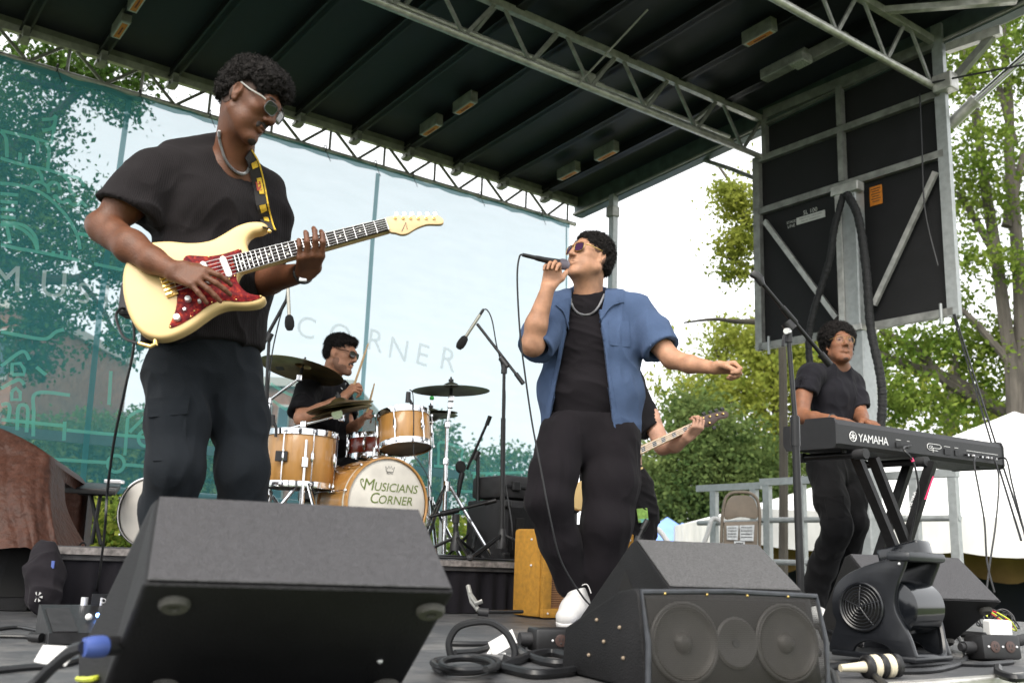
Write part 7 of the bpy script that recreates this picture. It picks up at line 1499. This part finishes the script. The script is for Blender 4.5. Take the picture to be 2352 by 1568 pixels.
# overhead by the guitarist
p0, p1_ = A(618, 775, 5.45), A(660, 685, 5.45); b0_ = V3(*A(604, 1200, 5.45)[:2])
mo = mic_stand('tall boom stand with an overhead microphone just past the guitarist', b0_, RZ, [(V3(b0_[0], b0_[1], RZ+.1), A(611, 900, 5.45), .012), (A(611, 900, 5.45), p0, .009), (A(597, 800, 5.45), p1_, .010)]); clutch(mo, p0, p1_-p0); clutch(mo, A(603, 790, 5.45), p1_-p0, .016, .06)
pencil('slim overhead microphone with black foam hanging point down beside the guitar', A(661, 660, 5.42), A(664, 728, 5.42)); wire([A(661, 648, 5.42), A(655, 690, 5.47), A(640, 740, 5.47), A(622, 830, 5.47), A(614, 950, 5.47), A(608, 1150, 5.47)], .004, 'thin cable taped along the boom stand beside the guitarist')
# overhead on the far side of the kit
b1_ = V3(*A(1153, 1240, 5.75)[:2]); p0 = A(1158, 848, 5.75); mo = mic_stand('tall boom stand with an overhead microphone between drum kit and singer', b1_, RZ, [(V3(b1_[0], b1_[1], RZ+.1), A(1156, 960, 5.75), .015), (A(1156, 960, 5.75), p0, .010), (A(1200, 878, 5.72), A(1096, 744, 5.80), .009), (A(1202, 881, 5.72), A(1185, 858, 5.73), .014)], az=.0, spread=.33); clutch(mo, p0, ZX); clutch(mo, A(1158, 832, 5.75), A(1200, 878, 5.72)-A(1096, 744, 5.8), .018, .07)
pencil('slim overhead microphone with black foam angled down over the drum kit', A(1103, 722, 5.78), A(1068, 776, 5.80)); wire([A(1106, 714, 5.78), A(1118, 711, 5.78), A(1130, 735, 5.77), A(1140, 790, 5.76), A(1152, 840, 5.76), A(1160, 900, 5.76), A(1158, 1000, 5.77), A(1160, 1100, 5.78), A(1175, 1200, 5.7), A(1178, 1262, 5.7)], .004, 'thin cable arching from the overhead microphone down its stand')
# short stands by the bass drum
b2_ = V3(*A(1097, 1250, 6.3)[:2]); mo = mic_stand('short black stand with its boom leaning up behind the low boom', b2_, RZ, [(V3(b2_[0], b2_[1], RZ+.1), A(1098, 1048, 6.3), .013), (A(1126, 955, 6.25), A(1072, 1078, 6.3), .009), (A(1126, 955, 6.25), A(1118, 976, 6.26), .014)], spread=.25, zt=.2); clutch(mo, A(1094, 1046, 6.3), V3(.4, 0, 1), .02, .06)
mk = thing('drum_microphone', 'long microphone with a round black pop filter hanging by the bass drum', 'microphone', A(1055, 1110, 6.2), 'drum microphones'); MB().lathe(A(1058, 1072, 6.2), V3(.6, -.8, 0), [(0, -.016), (.032, -.012), (.040, 0), (.032, .012), (0, .016)], 22).build('pop_filter', bpy.data.materials['foam'], mk, True); MB().tube([A(1062, 1085, 6.2), A(1056, 1110, 6.2), A(1052, 1142, 6.2)], [.018, .016, .010], 12).build('body', K['black_metal'], mk, True)
b3_ = V3(*A(1047, 1250, 5.9)[:2]); mo = mic_stand('low boom stand with its boom nearly flat in front of the bass drum', b3_, RZ, [(V3(b3_[0], b3_[1], RZ+.08), A(1047, 1188, 5.9), .016), (A(985, 1187, 5.85), A(1138, 1149, 5.95), .009), (A(1012, 1180, 5.86), A(1052, 1171, 5.9), .017), (A(1112, 1156, 5.94), A(1139, 1149, 5.95), .014)], spread=.24, zt=.12, az=.9); clutch(mo, A(1047, 1190, 5.9), ZX, .022, .05)
# tom mikes
for (px, py, Y, lab) in ((940, 922, 5.95, 'small clip microphone on the rim of the rack tom'), (628, 975, 5.7, 'small clip microphone over the rim of the floor tom')):
    t = thing('clip_microphone', lab, 'microphone', A(px, py, Y), 'drum microphones'); MB().tube([A(px-2, py-22, Y), A(px-3, py+2, Y)], [.014, .017], 12).build('capsule', K['black_plastic'], t, True); MB().tube(spline([A(px, py-5, Y), A(px+6, py+8, Y), A(px+5, py+28, Y)], 5), .009, 8).build('clip', K['black_plastic'], t, True)
wire([A(941, 895, 5.96), A(948, 905, 5.9), A(950, 960, 5.85), A(950, 1040, 5.85), A(962, 1060, 5.85), A(980, 1090, 5.85), A(992, 1130, 5.85)], .003, 'thin black wire running down from the rack tom microphone')
# empty stand in front of the keyboard player
D9 = 3.95; q1, q2, q3 = A(1811, 770, D9), A(1826, 955, D9), onz(1843, 1440, .02); q3 = V3(q3[0]*D9/q3[1], D9, .02) 
q3 = A(1843, 1440, D9); q3[2] = .02; t9 = mic_stand('tall black microphone stand with an empty clip in front of the keyboard player', q3, 0, [(q3, q2, .0155), (q2, q1, .0095), (A(1752, 652, D9-.05), A(1906, 836, D9+.05), .009), (A(1885, 812, D9+.04), A(1907, 838, D9+.05), .015), (A(1796, 705, D9-.02), A(1828, 742, D9), .0135), (q2-ZX*.005, q2-ZX*.12, .019)], spread=.30, zt=.10)
clutch(t9, q1, ZX, .016, .06); clutch(t9, A(1813, 748, D9), A(1906, 836, D9)-A(1752, 652, D9), .024, .04); MB().tube([A(1808, 762, D9-.03), A(1800, 772, D9-.04), A(1799, 795, D9-.04)], [.006, .005, .007], 8).build('t_handle', K['black_metal'], t9, True); MB().cyl(A(1806, 760, D9-.045), A(1812, 760, D9-.01), .012, n=12).build('clamp_bolt', K['silver'], t9, True)
MB().tube([A(1752, 655, D9-.05), A(1744, 640, D9-.05), A(1736, 628, D9-.05)], [.012, .018, .014], 10).box(A(1738, 634, D9-.05), (.05, .03, .028), (un(V3(.8, 0, -.5)), V3(0, 1, 0), un(V3(.5, 0, .8))), bev=.006).build('microphone_clip', K['black_plastic'], t9, True)
# small stand behind the rear monitor
b6 = V3(*A(1450, 1300, 4.0)[:2]); mo = mic_stand('short slanted microphone boom poking up behind the speckled monitor', b6, 0, [(V3(b6[0], b6[1], .05), A(1462, 1255, 4.0), .010), (A(1432, 1305, 4.0), A(1487, 1196, 4.0), .008), (A(1476, 1216, 4.0), A(1488, 1194, 4.0), .013)], spread=.22, zt=.1); clutch(mo, A(1464, 1246, 4.0), V3(.4, 0, 1), .016, .05)
# guitar stand foot by the riser
gs = thing('guitar_stand', 'folded black guitar stand lying by the drum riser', 'stand', onz(1090, 1408, 0)); a_, b_, c_ = onz(1070, 1395, .02), onz(1120, 1408, .025), onz(1075, 1360, .02)
MB().tube([A(1075, 1345, 4.9), A(1084, 1382, 4.85), A(1100, 1402, 4.8)], .012, 8).tube([A(1078, 1362, 4.88), A(1095, 1385, 4.8), A(1108, 1380, 4.8)], .011, 8).build('yoke', K['alu_dull'], gs, True); MB().tube([A(1098, 1404, 4.8), A(1122, 1406, 4.8)], .019, 14).build('foot_pad', K['rubber'], gs, True); MB().tube([A(1118, 1405, 4.81), A(1200, 1404, 5.0)], .009, 8).build('rail', K['black_metal'], gs, True)
# ================================================================ left side clutter
tarpm = M('brown_tarpaulin', (.062, .025, .016), .55, ns=30, na=.3, bump=.8, bs=38, nd=8, spec=.25)
tp_ = thing('tarpaulin', 'shiny brown tarpaulin draped over gear at the edge of the stage', 'tarpaulin', onz(80, 1330, 0))
RID = [(-140, 955, 4.75), (-60, 965, 4.72), (0, 983, 4.7), (30, 996, 4.68), (62, 1012, 4.66), (92, 1030, 4.64), (112, 1046, 4.62), (122, 1060, 4.66), (132, 1072, 4.74), (140, 1088, 4.84), (148, 1108, 4.95)]
HEM = [(-140, 1260, 4.35), (-60, 1262, 4.33), (0, 1262, 4.33), (40, 1258, 4.32), (72, 1262, 4.33), (98, 1300, 4.34), (118, 1338, 4.36), (152, 1318, 4.40), (142, 1280, 4.46), (172, 1270, 4.6), (200, 1256, 4.75)]
NU = 10; R2 = spline([A(*q) for q in RID], NU); H2_ = spline([A(*q) for q in HEM], NU); vs = []; NV = 34; m_ = len(R2)
for i in range(m_):
    for k in range(NV+1):
        t = k/NV; p = R2[i]*(1-t)+H2_[i]*t+V3(-.02, -.10, 0)*math.sin(math.pi*t)*.5; vs.append(p)
V = np.array(vs); uu = np.repeat(np.arange(m_)/(m_-1), NV+1); tt_ = np.tile(np.arange(NV+1)/NV, m_)
wz = uu*46+2.2*noise(V*V3(3, 3, 3), 70)+tt_*1.5; nz = (.020*np.abs(np.sin(wz*.22))+.008*np.abs(np.sin(wz*.61+1)))*(.15+tt_)+noise(V*V3(4, 4, 4), 74)*.03+noise(V*V3(9, 9, 6), 71)*.016+(1-2*np.abs(noise(V*V3(14, 14, 10), 73)))*.008
ed = np.array([min(1, (k % (NV+1))/5)*1.0 for k in range(len(V))]); V = V+np.array([.25, -.95, .1])*(nz*ed)[:, None]
F = [(i*(NV+1)+k, (i+1)*(NV+1)+k, (i+1)*(NV+1)+k+1, i*(NV+1)+k+1) for i in range(m_-1) for k in range(NV)]
n0 = len(V); back = np.array([R2[i]+V3(-.15, .75, -.05) for i in range(m_)]+[V3(R2[i][0]-.2, R2[i][1]+.9, .05) for i in range(m_)]); V = np.concatenate([V, back])
F += [(i*(NV+1), n0+i, n0+i+1, (i+1)*(NV+1)) for i in range(m_-1)]+[(n0+i, n0+m_+i, n0+m_+i+1, n0+i+1) for i in range(m_-1)]
mesh('sheet', V, F, tarpm, tp_, True)
for q in ((194, 1252, 4.7), (121, 1331, 4.34)): MB().torus(A(*q)-V3(0, .02, 0), V3(.2, -1, 0), .012, .004, 16, 6).build('eyelet', K['black_metal'], tp_)
bagm = fabric('black_nylon', (.016, .014, .017), 500, .4); bg_ = thing('gig_bag', 'black cloth bag with a white pinwheel logo leaning under the tarpaulin', 'bag', onz(98, 1388, 0))
c = A(98, 1330, 4.22); v = Vox(c-V3(.2, .2, .28), c+V3(.2, .25, .22), .006); v.chain([A(98, 1372, 4.22), A(100, 1320, 4.24), A(98, 1272, 4.28)], [.060, .056, .046], .03, ax=V3(1, 0, 0), w=1.08); v.cut(V3(0, 0, .003), V3(0, 0, -1)); skinmesh('sack', v, bagm, bg_, folds(.016, (9, 9, 5), 81, .6), 1)
lc = hit(87, 1370, [v], 4.0, 4.4, .006)-V3(0, .006, 0); mb = MB()
for k in range(6):
    a_ = 2*math.pi*k/6; P = [lc+V3(math.cos(a_+t)*r, 0, math.sin(a_+t)*r) for r, t in ((.005, 0), (.021, -.25), (.021, .25))]; mb.add(P, [(0, 1, 2)])
mb.build('pinwheel_logo', M('grey_logo', (.42, .42, .42), .7), bg_); MB().box(A(121, 1296, 4.20), (.012, .006, .03)).build('blue_tag', blue, bg_)
stt = thing('side_stand', 'black folding X stand with a flat tray beside the tarpaulin', 'stand', V3(*A(213, 1300, 5.35)[:2], RZ)); D6 = 5.35
MB().slab([A(140, 1104, D6+.1), A(150, 1118, D6-.15), A(266, 1124, D6-.15), A(277, 1112, D6+.1)], ZX, .03, .006, 2).build('tray', K['black_plastic'], stt, True)
MB().box(A(262, 1106, D6), (.09, .06, .02), bev=.004).build('gadget', K['silver'], stt)
for a_, b_ in (((206, 1124), (226, 1290)), ((232, 1126), (205, 1290))): 
    q = A(*b_, D6); q[2] = RZ+.01; MB().cyl(A(*a_, D6), q, .011, n=8).build('leg', K['black_metal'], stt, True)
MB().box(A(218, 1130, D6), (.16, .06, .035), bev=.005).build('crosspiece', K['black_metal'], stt)
wd = A(352, 1196, 5.45); wd[2] = RZ+.19
wdr = drum('spare_drum', 'white-headed drum standing on edge behind the guitarist\'s legs', wd, V3(-.35, -.93, 0), .175, .14, M('white_shell', (.6, .58, .54), .4), 6, dh, dh)
# effects pedal with lights
pdl = thing('effects_unit', 'black pedal unit with sockets and a blue light on the deck', 'pedal', onz(225, 1470, 0)); pp0 = onz(250, 1480, 0); dx_ = un(V3(.85, .52, 0)); dy_ = V3(-dx_[1], dx_[0], 0)
pc = lambda s_, t_, z: pp0+dx_*s_+dy_*t_+ZX*z
MB().prism([pc(-.17, 0, .004), pc(-.17, 0, .035), pc(-.17, .26, .10), pc(-.17, .30, .10), pc(-.17, .30, .004)], dx_*.27).build('case', K['black_plastic'], pdl)
MB().prism([pc(-.16, .005, .038), pc(-.16, .22, .092), pc(-.16, .22, .094), pc(-.16, .005, .040)], dx_*.07).build('treadle', K['rubber'], pdl)
lt = bpy.data.materials.new('blue_led'); lt.use_nodes = True; lt.node_tree.nodes['Principled BSDF'].inputs['Emission Color'].default_value = (.1, .3, 1, 1); lt.node_tree.nodes['Principled BSDF'].inputs['Emission Strength'].default_value = 6
MB().ball(pc(-.02, .12, .078), .007).build('status_light', lt, pdl); MB().ball(pc(-.05, .10, .074), .011).build('switch_cap', K['white'], pdl)
for k in range(3): MB().cyl(pc(-.04+.05*k, .27, .10), pc(-.04+.05*k, .27, .125), .011, n=12).build('jack', K['silver'], pdl, True)
text('ped', pc(.03, -.0015, .010), dx_, ZX, .034, lw, 'case_lettering', pdl); MB().box(pc(.03, .262, .118), (.10, .004, .036), (dx_, dy_, ZX)).build('socket_plate', K['black_plastic'], pdl); text('OUT', pc(.03, .258, .108), dx_, ZX, .022, lw, 'case_lettering', pdl)
for k in range(11):
    p = onz(205+7*k, 1352-2*(k % 3), .01); p = p*np.array([1, 1, 1]); o = V3(.02*math.sin(k*2.1), .0, 0)
    if k % 3 == 0: wire([p, p+V3(.03, .02, .09), p+V3(.09, .03, .12+.01*k), p+V3(.15, .02, .05), p+V3(.2, 0, .005)], .004, ('short thin lead looping out of the tangle nearest the gig bag', 'thin lead arching over the red lead', 'tall thin loop of lead in the tangle by the guitar lead', 'thin lead loop touching the large monitor')[k//3], ('cable', 'cable', 'cable')[k % 3], 6, 'patch_lead', 'cable', 'patch leads behind the effects unit')
redc = M('red_cable', (.5, .02, .03), .45); K['redc'] = redc; K['yel'] = M('yellow_cable', (.5, .55, .05), .5)
wire([onz(182, 1362, .02), onz(200, 1345, .05), onz(225, 1352, .03), onz(268, 1340, .04)], .005, 'red lead lying in the tangle by the effects unit', 'redc')
wire([onz(178, 1558, .01), onz(200, 1560, .03), onz(225, 1556, .035), onz(250, 1552, .01)], .006, 'bright yellow cable tie on the deck beside the large monitor', 'yel')
tg = MB(); tg.add([A(78, 1520, 1.95), A(100, 1483, 1.97), A(184, 1487, 1.93), A(164, 1512, 1.9), A(150, 1530, 1.88), A(96, 1524, 1.92)], [(0, 1, 2, 3, 4, 5)]); o = tg.build('cable_flag', K['white']); sm_ = o.modifiers.new('thick', 'SOLIDIFY'); sm_.thickness = .002; tag(o, 'blank white tape flag folded round the cable beside the blue plug', 'label')
# ================================================================ floor cables and power boxes
def fc(L, r, label, z=None, mat='cable', n=10, grp=None): return wire([onz(x, y, (r if z is None else z)) for x, y in L], r, label, mat, n, grp=grp)
cc = lambda L: [(846.7+.32*x, 1082+.32*y) for x, y in L]
wire([A(190, 1486, 1.80), A(160, 1497, 1.82), A(120, 1530, 1.86), A(90, 1560, 1.9), A(40, 1600, 1.9)], .011, 'thick black speaker cable leaving the blue plug')
fc([(-20, 1446), (40, 1440), (100, 1448), (150, 1440)], .006, 'thin cable crossing the deck in front of the small scuffed monitor'); fc([(-20, 1460), (60, 1462), (120, 1468), (200, 1455)], .006, 'thin cable with an inline plug on the deck by the effects unit'); o = MB().tube([onz(70, 1462, .015), onz(95, 1464, .015)], .014, 12).build('inline_plug', K['black_plastic'], smooth=True); tag(o, 'stubby black inline plug on the thin cable', 'plug')
fc([(-20, 1540), (60, 1532), (140, 1525), (230, 1500)], .008, 'cable running along the deck under the white tape flag')
lp = [(590, 1310), (578, 1220), (640, 1120), (760, 1082), (880, 1085), (980, 1150), (1030, 1230), (1050, 1300), (1030, 1355), (960, 1395)]
hts = [.012, .05, .10, .125, .125, .09, .06, .03, .016, .014]
P = []
for (x, y), h in zip(lp, hts): P.append(A(846.7+.32*x, 1082+.32*y, 3.05))
P[0][2] = .012; P[-1][2] = .012
wire(P, .0105, 'heavy black cable rising in an upright loop between the monitors', n=12)
P = []
for k in range(78):
    t = k*.5; cx_, cy_, rx_, ry_ = 690+30*math.sin(k*.11), 1385+14*math.sin(k*.17), 205+26*math.sin(k*.23), 48+9*math.sin(k*.31); P.append(onz(846.7+.32*(cx_+rx_*math.cos(t)), 1082+.32*(cy_+ry_*math.sin(t)), .009+.0006*k))
wire(P, .0072, 'flat coil of black cable on the deck between the monitors', n=3)
fc(cc([(930, 1400), (1060, 1360), (1200, 1310), (1330, 1300), (1480, 1335)]), .013, 'heavy cable arching from the coil to the power box', n=12); fc(cc([(920, 1395), (1040, 1425), (1200, 1455), (1400, 1440), (1560, 1420), (1800, 1440), (2000, 1490), (2300, 1560)]), .013, 'heavy cable running from the coil along the front of the grille monitor', n=12)
fc(cc([(560, 1235), (760, 1238), (960, 1230), (1100, 1215), (1200, 1230)]), .009, 'cable lying straight across the deck to the power box'); fc(cc([(620, 1300), (760, 1290), (860, 1260), (950, 1215), (1010, 1180)]), .009, 'cable with a white tape flag between the monitors')
fc(cc([(1160, 1230), (1100, 1240), (1095, 1290), (1180, 1340), (1330, 1375), (1500, 1370)]), .012, 'heavy cable curling out of the power box plug', n=12)
q = MB(); p = A(1155, 1468, 3.3); p[2] = .035; q.box(p, (.09, .003, .045), (un(V3(.8, .3, .45)), V3(.3, -.9, 0), un(V3(-.4, 0, .9)))); q.box(p+V3(-.02, .0, -.035), (.04, .003, .05), (un(V3(.5, .3, .8)), V3(.3, -.9, 0), un(V3(-.8, 0, .5)))); tag(q.build('cable_flag', K['white']), 'torn white tape flag on the cable between the monitors', 'label')
def powerbox(label, c, ex, sz, outs, tilt=0.):
    t = thing('power_box', label, 'power box', (c[0], c[1], 0), 'power boxes'); ex = un(ex); ey = V3(-ex[1], ex[0], 0); up = un(ZX+ey*tilt); ey2 = np.cross(up, ex); cc_ = V3(c[0], c[1], sz[2]/2+.004)
    MB().box(cc_, sz, (ex, ey2, up), bev=.010).build('case', M('power_black', (.014, .014, .015), .4, ns=20, na=.3), t, True); f = cc_-ey2*(sz[1]/2)
    for s_ in outs:
        q = f+ex*s_; fc_ = MB().lathe(q, -ey2, [(.020, 0), (.020, .003), (.017, .004), (0, .004)], 22).build('outlet', M('outlet_brown', (.06, .035, .03), .4), t, True)
        for dx2 in (-.006, .006): MB().box(q+ex*dx2-ey2*.0045+up*.004, (.0025, .0015, .009), (ex, ey2, up)).build('slot', K['print_dark'], fc_)
        MB().ball(q-ey2*.0045-up*.008, .003).build('ground_hole', K['print_dark'], fc_)
    for s_ in (min(outs)-.028, (min(outs)+max(outs))/2, max(outs)+.028): MB().ball(f+ex*s_-ey2*.001, .0045).build('screw', K['silver'], t)
    return t, cc_, ex
c = onz(1275, 1498, 0); t_, cb, ex_ = powerbox('black power box with plugs between the two sets of monitors', c, V3(.95, .3, 0), (.17, .10, .075), (.0, .045)); MB().cyl(cb-ex_*.085, cb-ex_*.125, .022, n=16).build('plug', K['rubber'], t_, True)
c = onz(2282, 1517, 0); t_, cb, ex_ = powerbox('black double-outlet power box beside the blower fan', c, V3(.96, .28, 0), (.165, .10, .085), (-.032, .034), .12); MB().cyl(cb-ex_*.08, cb-ex_*.125, .02, n=16).cyl(cb-ex_*.125, cb-ex_*.14, .014, n=16).build('cable_gland', K['rubber'], t_, True)
MB().cyl(cb+ex_*.085+ZX*.02, cb+ex_*.15+ZX*.03, .02, n=14).build('plug', K['rubber'], t_, True)
c8 = lambda L: [(1505+.36*x, 1082+.36*y) for x, y in L]
fc(c8([(960, 1400), (1040, 1310), (1120, 1250), (1240, 1235), (1380, 1290), (1480, 1370)]), .010, 'grey-black cable looping over the deck edge beside the grille monitor', n=12); fc(c8([(1090, 1260), (1140, 1290), (1170, 1380)]), .010, 'short end of cable dropping over the deck edge')
fc(c8([(1480, 1270), (1640, 1275), (1820, 1260), (1960, 1215), (1980, 1150), (1930, 1040), (1870, 960), (1830, 900)]), .009, 'fan power cord curling across the deck from the blower', n=12); fc(c8([(1500, 1245), (1700, 1235), (1900, 1225), (2100, 1230), (2280, 1215)]), .009, 'straight cable running from the blower to the power box'); fc(c8([(2190, 1250), (2200, 1290), (2300, 1320), (2420, 1300)]), .013, 'heavy cable bending away in front of the power box'); fc(c8([(1090, 1215), (1200, 1225), (1260, 1235)]), .009, 'cable entering the striped connector')
cn = thing('cable_connector', 'cream and black striped twist-lock connector on the deck edge', 'connector', onz(2035, 1535, 0)); e0, e1 = onz(1965, 1532, .03), onz(2048, 1528, .035); dd = un(e1-e0)
MB().lathe(e0, dd, [(.010, -.05), (.013, 0), (.016, .03)], 14, True).build('strain_relief', M('cream_plastic', (.62, .56, .42), .5), cn, True)
for k in range(5): MB().lathe(e0+dd*(.03+.024*k), dd, [(.026, 0), (.033, .006), (.033, .018), (.026, .023)], 20, True).build('band', K['black_plastic'] if k % 2 == 0 else bpy.data.materials['cream_plastic'], cn, True)
for k in range(9):
    g0 = onz(2275+9*(k % 5), 1440+5*(k % 3), .03); a_ = k*1.3; P = [g0+V3(.07*math.cos(a_+t), .05*math.sin(a_+t), .05+.045*math.sin(t*1.4+k)) for t in np.linspace(0, 5.2, 7)]
    wire(P, .0042, 'thin black lead tangled in the heap behind the power box' if k < 7 else ('red lead looped over the tangled heap' if k == 7 else 'yellow lead poking out of the tangled heap'), 'cable' if k < 7 else ('redc' if k == 7 else 'yel'), 6, 'tangled_lead', 'cable', 'leads in the tangled heap')
tb = thing('adapter_box', 'small white adapter box half buried in tangled leads', 'adapter', onz(2290, 1445, 0)); MB().box(onz(2292, 1445, .05), (.11, .08, .09), bev=.01).build('case', K['white'], tb)
bb_ = MB().box(onz(1340, 1440, .02), (.05, .05, .035), bev=.006).build('bottle_cap', blue); tag(bb_, 'small blue plastic block on the deck beside the grille monitor', 'block')
ra = onb(1130, 1280, RB+.2) @ AX
for k, lab in enumerate(('cable lying along the riser edge, ending at the tall boom stand', 'second cable curling on the riser below the short stand')):
    wire([S(ra-.55+.1*k, RB+.12+.1*k, RZ+.008), S(ra-.3, RB+.06+.12*k, RZ+.008+.012*k), S(ra-.05, RB+.14+.05*k, RZ+.008), S(ra+.2, RB+.08+.1*k, RZ+.008), S(ra+.4, RB+.3, RZ+.008)], .007, lab, grp='cables on the riser')
